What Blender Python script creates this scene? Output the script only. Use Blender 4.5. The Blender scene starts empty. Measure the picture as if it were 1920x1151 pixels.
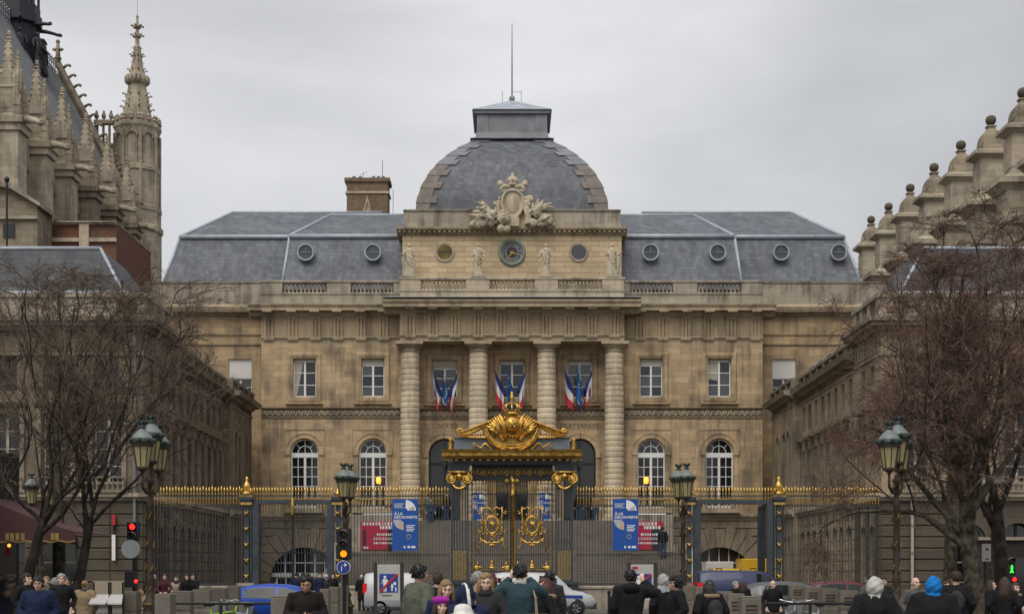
import bpy, math, random
import numpy as np
from mathutils import Vector, Matrix, noise as mnoise
random.seed(7); RNG = np.random.default_rng(11)
S = bpy.context.scene; COL = S.collection; R = math.radians; PI = math.pi

# ------------------------------------------------------------------ camera, sky, sun, exposure
F = 2650.0; HZ = 1068.0; CZ = 1.68           # focal length and horizon of the photograph in its pixels, eye height in metres
cam = bpy.data.cameras.new('camera'); camo = bpy.data.objects.new('camera', cam); COL.objects.link(camo)
camo.location = (0, 0, CZ); camo.rotation_euler = (R(90), 0, 0)
cam.sensor_width = 36; cam.lens = 36*F/1920; cam.shift_y = (HZ-575.5)/1920
cam.clip_start = .5; cam.clip_end = 4000
S.camera = camo
SUN_EL, SUN_AZ = 56, 200                      # high, behind the photographer and a little to the left
wd = bpy.data.worlds.new('World'); S.world = wd; wd.use_nodes = True
nt = wd.node_tree; nt.nodes.clear()
def N(t, kind, **k):
    n = t.nodes.new(kind)
    for a, b in k.items():
        if a in ('ins',):
            for i, v in b.items(): n.inputs[i].default_value = v
        else: setattr(n, a, b)
    return n
def L(t, a, b): t.links.new(a, b)
sky = N(nt, 'ShaderNodeTexSky', sky_type='NISHITA'); sky.sun_disc = False
sky.sun_elevation = R(SUN_EL); sky.sun_rotation = R(SUN_AZ); sky.dust_density = 4
tc = N(nt, 'ShaderNodeTexCoord'); mp = N(nt, 'ShaderNodeMapping'); mp.inputs['Scale'].default_value = (1, 1, 2.2); mp.inputs['Location'].default_value = (.32, .1, .15)
L(nt, tc.outputs['Generated'], mp.inputs['Vector'])
nz = N(nt, 'ShaderNodeTexNoise', ins={'Scale': 1.9, 'Detail': 6.0, 'Roughness': .48, 'Distortion': .3}); L(nt, mp.outputs[0], nz.inputs['Vector'])
rp = N(nt, 'ShaderNodeValToRGB'); rp.color_ramp.elements[0].position = .3; rp.color_ramp.elements[1].position = .72
rp.color_ramp.elements[0].color = (.38, .385, .395, 1); rp.color_ramp.elements[1].color = (.93, .93, .935, 1)
L(nt, nz.outputs['Fac'], rp.inputs['Fac'])
SKYGAIN = 3.8
gn = N(nt, 'ShaderNodeVectorMath', operation='SCALE'); gn.inputs['Scale'].default_value = SKYGAIN; L(nt, rp.outputs['Color'], gn.inputs[0])
mx = N(nt, 'ShaderNodeMixRGB', ins={'Fac': .95}); L(nt, sky.outputs[0], mx.inputs[1]); L(nt, gn.outputs[0], mx.inputs[2])
bg = N(nt, 'ShaderNodeBackground', ins={'Strength': .15}); L(nt, mx.outputs[0], bg.inputs['Color'])
ow = N(nt, 'ShaderNodeOutputWorld'); L(nt, bg.outputs[0], ow.inputs['Surface'])
sl = bpy.data.lights.new('sun', 'SUN'); so = bpy.data.objects.new('sun', sl); COL.objects.link(so)
sl.energy = 1.15; sl.angle = R(45); sl.color = (1, .955, .88)
so.rotation_euler = (R(90-SUN_EL), 0, R(180-SUN_AZ)+PI)
_d = Vector((math.sin(R(SUN_AZ)), math.cos(R(SUN_AZ)), 0))*math.cos(R(SUN_EL))+Vector((0, 0, math.sin(R(SUN_EL))))
so.rotation_euler = (-_d).to_track_quat('-Z', 'Y').to_euler()
vs = S.view_settings; vs.view_transform = 'Standard'; vs.look = 'None'; vs.gamma = 1; vs.exposure = .84; vs.use_curve_mapping = False

# ------------------------------------------------------------------ pixel -> place helpers (a pixel at a known distance)
def X(px, D): return (px-960)*D/F
def Z(py, D): return CZ+(HZ-py)*D/F
def P(px, py, D): return (X(px, D), D, Z(py, D))

# ------------------------------------------------------------------ materials
M = {}
def _m(name):
    m = bpy.data.materials.new(name); m.use_nodes = True; M[name] = m
    t = m.node_tree; return m, t, t.nodes['Principled BSDF']
def spec(b, v):
    b.inputs['Specular IOR Level'].default_value = v
def mat(name, col, rough=.7, metal=0, var=.18, scale=2.5, bump=0, bscale=25, emit=None, es=1, sp=.4, coat=0, rnd=0, var2=None):
    m, t, b = _m(name); c = tuple(col)+(1,)
    b.inputs['Roughness'].default_value = rough; b.inputs['Metallic'].default_value = metal; spec(b, sp); b.inputs['Coat Weight'].default_value = coat
    tcn = N(t, 'ShaderNodeTexCoord')
    src = None
    if var:
        n = N(t, 'ShaderNodeTexNoise', ins={'Scale': scale, 'Detail': 5.0, 'Roughness': .6}); L(t, tcn.outputs['Object'], n.inputs['Vector'])
        mr = N(t, 'ShaderNodeMapRange', ins={1: .3, 2: .7, 3: 1-var, 4: 1+var}); L(t, n.outputs['Fac'], mr.inputs[0])
        vm = N(t, 'ShaderNodeVectorMath', operation='SCALE'); vm.inputs[0].default_value = col; L(t, mr.outputs[0], vm.inputs['Scale']); src = vm.outputs[0]
        if rnd:
            oi = N(t, 'ShaderNodeObjectInfo'); m2 = N(t, 'ShaderNodeMapRange', ins={1: 0, 2: 1, 3: 1-rnd, 4: 1+rnd}); L(t, oi.outputs['Random'], m2.inputs[0])
            v2 = N(t, 'ShaderNodeVectorMath', operation='SCALE'); L(t, src, v2.inputs[0]); L(t, m2.outputs[0], v2.inputs['Scale']); src = v2.outputs[0]
        L(t, src, b.inputs['Base Color'])
        rr = N(t, 'ShaderNodeMapRange', ins={1: .3, 2: .7, 3: max(0, rough-.1), 4: min(1, rough+.1)}); L(t, n.outputs['Fac'], rr.inputs[0]); L(t, rr.outputs[0], b.inputs['Roughness'])
    else: b.inputs['Base Color'].default_value = c
    if bump:
        n2 = N(t, 'ShaderNodeTexNoise', ins={'Scale': bscale, 'Detail': 4.0}); L(t, tcn.outputs['Object'], n2.inputs['Vector'])
        bp = N(t, 'ShaderNodeBump', ins={'Strength': bump, 'Distance': .02}); L(t, n2.outputs['Fac'], bp.inputs['Height']); L(t, bp.outputs[0], b.inputs['Normal'])
    if emit:
        b.inputs['Emission Color'].default_value = tuple(emit)+(1,); b.inputs['Emission Strength'].default_value = es
    return m
def stone(name, col, row=.33, length=.95, joint=.35, stain=.45, varb=.14, hs=1.0, rnd=0, grime=(.10, .085, .07)):
    """weathered ashlar: courses in world space (x+y, z), block to block tint, vertical soot streaks, pitting"""
    m, t, b = _m(name); spec(b, .2); b.inputs['Roughness'].default_value = .88
    g = N(t, 'ShaderNodeNewGeometry'); sx = N(t, 'ShaderNodeSeparateXYZ'); L(t, g.outputs['Position'], sx.inputs[0])
    ad = N(t, 'ShaderNodeMath', operation='ADD'); L(t, sx.outputs[0], ad.inputs[0]); L(t, sx.outputs[1], ad.inputs[1])
    cb = N(t, 'ShaderNodeCombineXYZ'); L(t, ad.outputs[0], cb.inputs[0]); L(t, sx.outputs[2], cb.inputs[1])
    bt = N(t, 'ShaderNodeTexBrick', ins={'Scale': 1.0, 'Mortar Size': .008, 'Mortar Smooth': .3, 'Bias': 0.0, 'Brick Width': length, 'Row Height': row})
    bt.offset = .5
    bt.inputs['Color1'].default_value = (1-varb,)*3+(1,); bt.inputs['Color2'].default_value = (1+varb, 1+varb*.9, 1+varb*.75, 1); bt.inputs['Mortar'].default_value = (1-joint,)*3+(1,)
    L(t, cb.outputs[0], bt.inputs['Vector'])
    n1 = N(t, 'ShaderNodeTexNoise', ins={'Scale': .55, 'Detail': 7.0, 'Roughness': .62}); L(t, g.outputs['Position'], n1.inputs['Vector'])
    mpn = N(t, 'ShaderNodeMapping'); mpn.inputs['Scale'].default_value = (1.6, 1.6, .16); L(t, g.outputs['Position'], mpn.inputs['Vector'])
    n2 = N(t, 'ShaderNodeTexNoise', ins={'Scale': 1.3, 'Detail': 6.0, 'Roughness': .65}); L(t, mpn.outputs[0], n2.inputs['Vector'])
    mu = N(t, 'ShaderNodeMath', operation='MULTIPLY'); L(t, n1.outputs['Fac'], mu.inputs[0]); L(t, n2.outputs['Fac'], mu.inputs[1])
    mr = N(t, 'ShaderNodeMapRange', ins={1: .22, 2: .36, 3: 0, 4: stain}); L(t, mu.outputs[0], mr.inputs[0])
    n3 = N(t, 'ShaderNodeTexNoise', ins={'Scale': 9.0, 'Detail': 5.0, 'Roughness': .7}); L(t, g.outputs['Position'], n3.inputs['Vector'])
    m3 = N(t, 'ShaderNodeMapRange', ins={1: .3, 2: .7, 3: .84, 4: 1.14}); L(t, n3.outputs['Fac'], m3.inputs[0])
    v1 = N(t, 'ShaderNodeVectorMath', operation='MULTIPLY'); v1.inputs[0].default_value = col; L(t, bt.outputs['Color'], v1.inputs[1])
    v2 = N(t, 'ShaderNodeVectorMath', operation='SCALE'); L(t, v1.outputs[0], v2.inputs[0]); L(t, m3.outputs[0], v2.inputs['Scale'])
    src = v2.outputs[0]
    if rnd:
        oi = N(t, 'ShaderNodeObjectInfo'); m2 = N(t, 'ShaderNodeMapRange', ins={1: 0, 2: 1, 3: 1-rnd, 4: 1+rnd}); L(t, oi.outputs['Random'], m2.inputs[0])
        v3 = N(t, 'ShaderNodeVectorMath', operation='SCALE'); L(t, src, v3.inputs[0]); L(t, m2.outputs[0], v3.inputs['Scale']); src = v3.outputs[0]
    mxn = N(t, 'ShaderNodeMixRGB'); L(t, mr.outputs[0], mxn.inputs['Fac']); L(t, src, mxn.inputs[1]); mxn.inputs[2].default_value = tuple(grime)+(1,)
    L(t, mxn.outputs[0], b.inputs['Base Color'])
    hh = N(t, 'ShaderNodeMath', operation='MULTIPLY_ADD', ins={1: .25}); L(t, n3.outputs['Fac'], hh.inputs[0])
    iv = N(t, 'ShaderNodeMath', operation='SUBTRACT', ins={0: 1.0}); L(t, bt.outputs['Fac'], iv.inputs[1]); L(t, iv.outputs[0], hh.inputs[2])
    bp = N(t, 'ShaderNodeBump', ins={'Strength': .5*hs, 'Distance': .03}); L(t, hh.outputs[0], bp.inputs['Height']); L(t, bp.outputs[0], b.inputs['Normal'])
    return m
def slate(name, col, row=.24, width=.4, flip=False, rough=.62):
    m, t, b = _m(name); spec(b, .35)
    g = N(t, 'ShaderNodeNewGeometry'); sx = N(t, 'ShaderNodeSeparateXYZ'); L(t, g.outputs['Position'], sx.inputs[0])
    cb = N(t, 'ShaderNodeCombineXYZ')
    ad = N(t, 'ShaderNodeMath', operation='ADD'); L(t, sx.outputs[0], ad.inputs[0]); L(t, sx.outputs[1], ad.inputs[1])
    L(t, ad.outputs[0], cb.inputs[0]); L(t, sx.outputs[2], cb.inputs[1])
    bt = N(t, 'ShaderNodeTexBrick', ins={'Scale': 1.0, 'Mortar Size': .012, 'Mortar Smooth': .2, 'Bias': 0.0, 'Brick Width': width, 'Row Height': row})
    bt.inputs['Color1'].default_value = (.8, .82, .86, 1); bt.inputs['Color2'].default_value = (1.18, 1.17, 1.14, 1); bt.inputs['Mortar'].default_value = (.6, .6, .6, 1)
    L(t, cb.outputs[0], bt.inputs['Vector'])
    n1 = N(t, 'ShaderNodeTexNoise', ins={'Scale': .5, 'Detail': 8.0, 'Roughness': .65}); L(t, g.outputs['Position'], n1.inputs['Vector'])
    m1 = N(t, 'ShaderNodeMapRange', ins={1: .3, 2: .7, 3: .8, 4: 1.18}); L(t, n1.outputs['Fac'], m1.inputs[0])
    mpn = N(t, 'ShaderNodeMapping'); mpn.inputs['Scale'].default_value = (2.2, 2.2, .12); L(t, g.outputs['Position'], mpn.inputs['Vector'])
    n2 = N(t, 'ShaderNodeTexNoise', ins={'Scale': 1.2, 'Detail': 5.0}); L(t, mpn.outputs[0], n2.inputs['Vector'])
    m2 = N(t, 'ShaderNodeMapRange', ins={1: .35, 2: .68, 3: .82, 4: 1.16}); L(t, n2.outputs['Fac'], m2.inputs[0])
    mm = N(t, 'ShaderNodeMath', operation='MULTIPLY'); L(t, m1.outputs[0], mm.inputs[0]); L(t, m2.outputs[0], mm.inputs[1])
    v1 = N(t, 'ShaderNodeVectorMath', operation='MULTIPLY'); v1.inputs[0].default_value = col; L(t, bt.outputs['Color'], v1.inputs[1])
    v2 = N(t, 'ShaderNodeVectorMath', operation='SCALE'); L(t, v1.outputs[0], v2.inputs[0]); L(t, mm.outputs[0], v2.inputs['Scale'])
    L(t, v2.outputs[0], b.inputs['Base Color']); b.inputs['Roughness'].default_value = rough
    iv = N(t, 'ShaderNodeMath', operation='SUBTRACT', ins={0: 1.0}); L(t, bt.outputs['Fac'], iv.inputs[1])
    bp = N(t, 'ShaderNodeBump', ins={'Strength': .3, 'Distance': .015}); L(t, iv.outputs[0], bp.inputs['Height']); L(t, bp.outputs[0], b.inputs['Normal'])
    return m
stone('stone_wall', (.45, .335, .208), row=.36, length=1.1, joint=.2, stain=.68, varb=.17)
stone('stone_attic', (.56, .44, .285), row=3, length=9, joint=0, stain=.12, varb=.03, rnd=.13)
stone('stone_trim', (.40, .325, .22), row=.9, length=1.6, joint=.25, stain=.62, varb=.08)
stone('stone_column', (.60, .505, .365), row=9, length=9, joint=0, stain=.45, varb=.02, rnd=.13)
stone('stone_pale', (.47, .40, .30), row=.8, length=1.5, joint=.2, stain=.6, varb=.1)
stone('stone_grey', (.37, .325, .26), row=.6, length=1.3, joint=.25, stain=.75, varb=.1)
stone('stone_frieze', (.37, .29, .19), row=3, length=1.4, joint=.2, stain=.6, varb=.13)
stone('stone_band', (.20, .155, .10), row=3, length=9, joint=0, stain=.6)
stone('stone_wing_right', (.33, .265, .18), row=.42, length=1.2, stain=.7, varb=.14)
stone('stone_dark_shade', (.105, .086, .064), row=.5, length=1.5, stain=.8, varb=.16)  # street-level shade of the pavilion bases put into the colour; also finial balls
stone('stone_wing', (.195, .155, .11), row=.42, length=1.2, stain=.75, varb=.14)  # left wing stone, base colour darkened to carry the shade of the court
stone('stone_wing_trim', (.25, .212, .16), row=1, length=1.6, joint=.2, stain=.8, varb=.1)
stone('stone_base', (.25, .205, .145), row=9, length=9, joint=0, stain=.6, varb=.03, rnd=.12)
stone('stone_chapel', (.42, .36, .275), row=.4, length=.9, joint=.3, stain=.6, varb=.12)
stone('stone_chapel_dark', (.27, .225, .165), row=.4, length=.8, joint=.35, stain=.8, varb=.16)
stone('stone_statue', (.50, .43, .32), row=9, length=9, joint=0, stain=.55, varb=.02)
stone('stone_step', (.165, .145, .12), row=9, length=1.7, joint=.3, stain=.6, varb=.1)
stone('brick_red', (.165, .08, .055), row=.075, length=.23, joint=-.25, stain=.5, varb=.2)
stone('brick_brown', (.22, .16, .105), row=.08, length=.24, joint=.35, stain=.5, varb=.2)
slate('slate', (.132, .143, .163)); slate('slate_dome', (.122, .13, .147), row=.22, width=.36); slate('slate_dark', (.065, .068, .074))
mat('zinc', (.36, .40, .45), .45, .25, var=.22, scale=1.5)
mat('zinc_pale', (.36, .40, .45), .5, .15, var=.15, scale=2)
mat('lead', (.19, .20, .215), .55, .2, var=.25, scale=1.2)
mat('lead_roof', (.20, .215, .225), .5, .25, var=.3, scale=.8)
mat('iron_dark', (.022, .024, .028), .5, .3, var=.3, scale=6)
mat('iron_blue', (.042, .052, .062), .5, .2, var=.25, scale=4)
mat('gold', (.60, .37, .095), .4, 1, var=.55, scale=7, bump=.5, bscale=22)
mat('gold_dull', (.33, .215, .06), .48, .8, var=.35, scale=12)
mat('copper_green', (.20, .25, .21), .65, 0, var=.25, scale=3)
mat('glass_dark', (.012, .013, .016), .06, 0, var=0, sp=.6)
mat('glass_grey', (.05, .056, .062), .08, 0, var=0, sp=.7)
mat('glass_brown', (.06, .035, .02), .1, 0, var=0, sp=.5)
mat('white_paint', (.72, .72, .70), .5, 0, var=.06, scale=3)
mat('cream_blind', (.40, .37, .30), .8, 0, var=.1)
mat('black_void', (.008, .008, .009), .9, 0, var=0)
mat('white_cloth', (.68, .67, .64), .85, 0, var=.06)

# ------------------------------------------------------------------ mesh helpers
ORG = {}
def vadd(a, b): return (a[0]+b[0], a[1]+b[1], a[2]+b[2])
class MB:
    def __init__(s): s.v = []; s.f = []
    def add(s, vs, fs):
        o = len(s.v); s.v += [tuple(map(float, v)) for v in vs]; s.f += [tuple(i+o for i in f) for f in fs]; return s
    def box(s, x0, x1, y0, y1, z0, z1):
        return s.add([(x0, y0, z0), (x1, y0, z0), (x1, y1, z0), (x0, y1, z0), (x0, y0, z1), (x1, y0, z1), (x1, y1, z1), (x0, y1, z1)],
                     [(0, 3, 2, 1), (4, 5, 6, 7), (0, 1, 5, 4), (1, 2, 6, 5), (2, 3, 7, 6), (3, 0, 4, 7)])
    def frus(s, cx, cy, z0, z1, a0, b0, a1, b1):
        """rectangular frustum: half sizes a (x), b (y) at the bottom and top"""
        return s.add([(cx-a0, cy-b0, z0), (cx+a0, cy-b0, z0), (cx+a0, cy+b0, z0), (cx-a0, cy+b0, z0), (cx-a1, cy-b1, z1), (cx+a1, cy-b1, z1), (cx+a1, cy+b1, z1), (cx-a1, cy+b1, z1)],
                     [(0, 3, 2, 1), (4, 5, 6, 7), (0, 1, 5, 4), (1, 2, 6, 5), (2, 3, 7, 6), (3, 0, 4, 7)])
    def bbox(s, x0, x1, y0, y1, z0, z1, b=.02):
        """box with chamfered front (y0) edges"""
        v = [(x0, y1, z0), (x1, y1, z0), (x1, y1, z1), (x0, y1, z1), (x0, y0+b, z0), (x1, y0+b, z0), (x1, y0+b, z1), (x0, y0+b, z1), (x0+b, y0, z0+b), (x1-b, y0, z0+b), (x1-b, y0, z1-b), (x0+b, y0, z1-b)]
        return s.add(v, [(0, 3, 2, 1), (0, 1, 5, 4), (1, 2, 6, 5), (2, 3, 7, 6), (3, 0, 4, 7), (4, 5, 9, 8), (5, 6, 10, 9), (6, 7, 11, 10), (7, 4, 8, 11), (8, 9, 10, 11)])
    def lathe(s, prof, n=12, c=(0, 0, 0), a0=0, sx=1, sy=1, caps=True):
        vs = []; fs = []; k = len(prof)
        for i in range(n):
            a = a0+2*PI*i/n; ca, sa = math.cos(a)*sx, math.sin(a)*sy
            for r, z in prof: vs.append((c[0]+r*ca, c[1]+r*sa, c[2]+z))
        for i in range(n):
            j = (i+1) % n
            for q in range(k-1): fs.append((i*k+q, j*k+q, j*k+q+1, i*k+q+1))
        if caps and prof[0][0] > 1e-4: fs.append(tuple(i*k for i in reversed(range(n))))
        if caps and prof[-1][0] > 1e-4: fs.append(tuple(i*k+k-1 for i in range(n)))
        return s.add(vs, fs)
    def prism(s, poly, y0, y1):
        """polygon in (x, z), counter-clockwise seen from -y, extruded in y"""
        n = len(poly); vs = [(p[0], y0, p[1]) for p in poly]+[(p[0], y1, p[1]) for p in poly]
        fs = [tuple(range(n)), tuple(reversed(range(n, 2*n)))]+[(i, i+n, (i+1) % n+n, (i+1) % n) for i in range(n)]
        return s.add(vs, fs)
    def tube(s, pts, rad, n=6, caps=True, flat=1.0):
        pts = [Vector(p) for p in pts]; k = len(pts)
        if not hasattr(rad, '__len__'): rad = [rad]*k
        up = None; vs = []; fs = []
        for i, p in enumerate(pts):
            d = (pts[min(i+1, k-1)]-pts[max(i-1, 0)])
            d = d.normalized() if d.length > 1e-9 else Vector((0, 0, 1))
            if up is None: up = d.orthogonal().normalized()
            else:
                up = up-d*up.dot(d); up = up.normalized() if up.length > 1e-6 else d.orthogonal().normalized()
            w = d.cross(up)
            for j in range(n):
                a = 2*PI*j/n; vs.append(p+(up*math.cos(a)+w*math.sin(a)*flat)*rad[i])
        for i in range(k-1):
            for j in range(n):
                q = (j+1) % n; fs.append((i*n+j, i*n+q, (i+1)*n+q, (i+1)*n+j))
        if caps: fs += [tuple(reversed(range(n))), tuple(range((k-1)*n, k*n))]
        return s.add(vs, fs)
    def ball(s, c, r, n=10, m=7):
        if not hasattr(r, '__len__'): r = (r, r, r)
        prof = [(max(1e-5, math.sin(PI*i/m)), -math.cos(PI*i/m)) for i in range(m+1)]
        o = MB().lathe(prof, n); return s.add([(c[0]+v[0]*r[0], c[1]+v[1]*r[1], c[2]+v[2]*r[2]) for v in o.v], o.f)
    def ring(s, c, R0, R1, y0, y1, n=24, a0=0, a1=2*PI):
        """flat ring in the xz plane between radii, depth y0..y1"""
        vs = []; full = abs(a1-a0-2*PI) < 1e-6; k = n if full else n+1
        for i in range(k):
            a = a0+(a1-a0)*i/n; ca, sa = math.cos(a), math.sin(a)
            for r, y in ((R0, y0), (R1, y0), (R1, y1), (R0, y1)): vs.append((c[0]+r*ca, c[1]+y, c[2]+r*sa))
        fs = []
        for i in range(n):
            a, b = i*4, ((i+1) % k)*4
            for q in range(4): fs.append((a+q, a+(q+1) % 4, b+(q+1) % 4, b+q))
        if not full: fs += [(0, 3, 2, 1), ((k-1)*4, (k-1)*4+1, (k-1)*4+2, (k-1)*4+3)]
        return s.add(vs, fs)
    def disc(s, c, r, y, n=24):
        return s.add([(c[0]+r*math.cos(2*PI*i/n), c[1]+y, c[2]+r*math.sin(2*PI*i/n)) for i in range(n)], [tuple(range(n))])
    def merge(s, o, mtx=None):
        return s.add([mtx @ Vector(v) for v in o.v] if mtx is not None else o.v, o.f)
    def mirx(s):
        o = MB(); o.v = [(-a, b, c) for a, b, c in s.v]; o.f = [tuple(reversed(f)) for f in s.f]; return o
    def mesh(s, name, m, smooth=False, off=(0, 0, 0)):
        me = bpy.data.meshes.new(name)
        me.from_pydata([(a-off[0], b-off[1], c-off[2]) for a, b, c in s.v], [], s.f)
        if m is not None: me.materials.append(M[m] if isinstance(m, str) else m)
        if smooth: me.polygons.foreach_set('use_smooth', [True]*len(me.polygons))
        me.update(); return me
    def build(s, name, m, parent=None, smooth=False):
        off = ORG.get(parent.name, (0, 0, 0)) if parent else (0, 0, 0)
        o = bpy.data.objects.new(name, s.mesh(name, m, smooth, off)); COL.objects.link(o)
        if parent: o.parent = parent; ORG[o.name] = off
        return o
def fixn(o):
    """outward normals on a closed mesh"""
    import bmesh
    bm = bmesh.new(); bm.from_mesh(o.data); bmesh.ops.recalc_face_normals(bm, faces=bm.faces); bm.to_mesh(o.data); bm.free(); return o
def tag(o, label, cat, group=None):
    o['label'] = label; o['category'] = cat
    if group: o['group'] = group
    return o
def thing(name, label, cat, loc=(0, 0, 0), rz=0, group=None, world=True):
    o = bpy.data.objects.new(name, None); COL.objects.link(o); o.location = loc; o.rotation_euler = (0, 0, rz); o.empty_display_size = .2
    tag(o, label, cat, group)
    if world: ORG[o.name] = tuple(loc)
    return o
def put(me, name, parent, loc=(0, 0, 0), rot=(0, 0, 0), sc=None, m=None):
    """a part that shares mesh data; loc in the parent's build space"""
    o = bpy.data.objects.new(name, me); COL.objects.link(o)
    off = ORG.get(parent.name, (0, 0, 0)) if parent else (0, 0, 0)
    o.location = (loc[0]-off[0], loc[1]-off[1], loc[2]-off[2]); o.rotation_euler = rot
    if sc is not None: o.scale = sc
    if parent: o.parent = parent
    ORG[o.name] = (0, 0, 0)
    if m:
        o.material_slots[0].link = 'OBJECT'; o.material_slots[0].material = M[m] if isinstance(m, str) else m
    return o
def copy_tree(o, parent=None):
    c = o.copy(); COL.objects.link(c)
    if parent: c.parent = parent
    for ch in o.children: copy_tree(ch, c)
    return c
def struct(name, mb, m, smooth=False):
    o = mb.build(name, m, None, smooth); o['kind'] = 'structure'; return o
def text_mb(body, size, ext=.01, align='CENTER', bold=0):
    """lettering as geometry in the xz plane, facing -y, baseline at z = 0"""
    cu = bpy.data.curves.new('lettering', 'FONT'); cu.body = body; cu.size = size; cu.extrude = ext; cu.align_x = align; cu.resolution_u = 2; cu.offset = bold
    ob = bpy.data.objects.new('lettering', cu); COL.objects.link(ob)
    me = bpy.data.meshes.new_from_object(ob.evaluated_get(bpy.context.evaluated_depsgraph_get()))
    mb = MB().add([(v.co.x, -v.co.z, v.co.y) for v in me.vertices], [tuple(p.vertices) for p in me.polygons])
    bpy.data.objects.remove(ob); bpy.data.meshes.remove(me); bpy.data.curves.remove(cu); return mb
def shift(mb, d): mb.v = [vadd(v, d) for v in mb.v]; return mb
def wall(mb, x0, x1, z0, z1, y, t, holes):
    """front face at y with openings (xa, xb, za, zb, arch) and reveals of depth t; arch: zb is the springing line"""
    rects = [(a, b, c, d+((b-a)/2 if ar else 0)) for a, b, c, d, ar in holes]
    xs = sorted({x0, x1, *[r[0] for r in rects], *[r[1] for r in rects]}); zs = sorted({z0, z1, *[r[2] for r in rects], *[r[3] for r in rects]})
    xs = [v for v in xs if x0-1e-6 <= v <= x1+1e-6]; zs = [v for v in zs if z0-1e-6 <= v <= z1+1e-6]
    for i in range(len(xs)-1):
        for j in range(len(zs)-1):
            cx, cz = (xs[i]+xs[i+1])/2, (zs[j]+zs[j+1])/2
            if any(r[0] < cx < r[1] and r[2] < cz < r[3] for r in rects): continue
            mb.add([(xs[i], y, zs[j]), (xs[i+1], y, zs[j]), (xs[i+1], y, zs[j+1]), (xs[i], y, zs[j+1])], [(0, 1, 2, 3)])
    for a, b, c, d, ar in holes:
        per = [(a, c), (a, d)]
        if ar:
            r = (b-a)/2; cx = (a+b)/2; n = 16
            arc = [(cx-r*math.cos(PI*i/n), d+r*math.sin(PI*i/n)) for i in range(n+1)]
            for i in range(n):
                p, q = arc[i], arc[i+1]
                mb.add([(p[0], y, p[1]), (q[0], y, q[1]), (q[0], y, d+r), (p[0], y, d+r)], [(0, 1, 2, 3)])
            per += arc[1:]
        else: per += [(b, d)]
        per += [(b, c)]
        for i in range(len(per)):
            p, q = per[i], per[(i+1) % len(per)]
            mb.add([(p[0], y, p[1]), (q[0], y, q[1]), (q[0], y+t, q[1]), (p[0], y+t, p[1])], [(0, 1, 2, 3)])
    return mb
def profile_x(mb, x0, x1, prof, ends=True):
    """moulding: (y, z) profile swept along x"""
    n = len(prof); vs = [(x0, p[0], p[1]) for p in prof]+[(x1, p[0], p[1]) for p in prof]
    fs = [(i, i+n, (i+1) % n+n, (i+1) % n) for i in range(n)]
    if ends: fs += [tuple(range(n)), tuple(reversed(range(n, 2*n)))]
    return mb.add(vs, fs)
# ================================================================== the palace facade at the end of the court
YS, YP, YB, YO = 88.0, 87.0, 88.6, 91.0       # side bays, portico entablature, wall behind the columns, set-back outer wings
palace = thing('courthouse', 'domed neoclassical courthouse with four banded columns above the wide steps', 'building', (0, YS, 0))
ZA0, ZA1, ZF1, ZC1, ZB0, ZB1, ZR1 = 15.75, 16.17, 17.45, 18.12, 18.92, 19.52, 19.68
LAND = 4.66
PANE = MB().box(-.5, .5, -.5, .5, -.5, .5)
ME_PANE = {k: PANE.mesh('pane', k) for k in ('glass_dark', 'glass_grey', 'glass_brown')}
GL = ['glass_dark']*5+['glass_grey']*3
def rect_window(root, cx, z0, z1, w, y, blind=0, kinds=None, cols=2, rows=3, fr='white_paint', bar=.045):
    f = MB(); x0, x1 = cx-w/2, cx+w/2; zt = z1-blind
    for a, b, c, d in ((x0, x0+.07, z0, zt), (x1-.07, x1, z0, zt), (x0, x1, z0-.0, z0+.08), (x0, x1, zt-.07, zt)): f.box(a, b, y-.02, y+.06, c, d)
    for i in range(1, cols):
        xx = x0+w*i/cols; h = .06 if i*2 == cols else bar/2; f.box(xx-h, xx+h, y-.03, y+.05, z0+.08, zt-.07)
    for j in range(1, rows):
        zz = z0+(zt-z0)*j/rows; f.box(x0+.07, x1-.07, y-.015, y+.04, zz-bar/2, zz+bar/2)
    o = f.build('window', fr, root)
    for i in range(cols):
        for j in range(rows):
            k = kinds or random.choice(GL); pw, ph = w/cols, (zt-z0)/rows
            put(ME_PANE[k], 'pane', o, (x0+pw*(i+.5), y+.045, z0+ph*(j+.5)), (R(random.uniform(-.6, .6)), 0, R(random.uniform(-.6, .6))), (pw-.02, .012, ph-.02))
    if blind:
        b = MB().box(x0, x1, y-.05, y+.06, zt, z1)
        b.build('blind', 'cream_blind', o)
    return o
def surround(root, x0, x1, z0, z1, y, b=.22, d=.10, m='stone_trim', sill=True):
    f = MB(); prof = [(b, 0), (b*.75, -d), (b*.35, -d), (b*.3, -d*.55), (0.002, -d*.5), (0, 0.05)]
    cs = [(x0, z0), (x1, z0), (x1, z1), (x0, z1)]; dr = [(-1, -1), (1, -1), (1, 1), (-1, 1)]; vs = []
    for (px, pz), (sx, sz) in zip(cs, dr):
        for off, dy in prof: vs.append((px+sx*off, y+dy, pz+sz*off))
    n = len(prof); fs = []
    for i in range(4):
        j = (i+1) % 4
        for q in range(n-1): fs.append((i*n+q, i*n+q+1, j*n+q+1, j*n+q))
    f.add(vs, fs)
    if sill:
        f.bbox(x0-b-.08, x1+b+.08, y-d-.10, y+.02, z0-b-.12, z0-b+.0, .02); f.box(x0-.06, x1+.06, y-d*.45-.06, y+.1, z0-.14, z0-.004)
    return f.build('window_surround', m, root)
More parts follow.
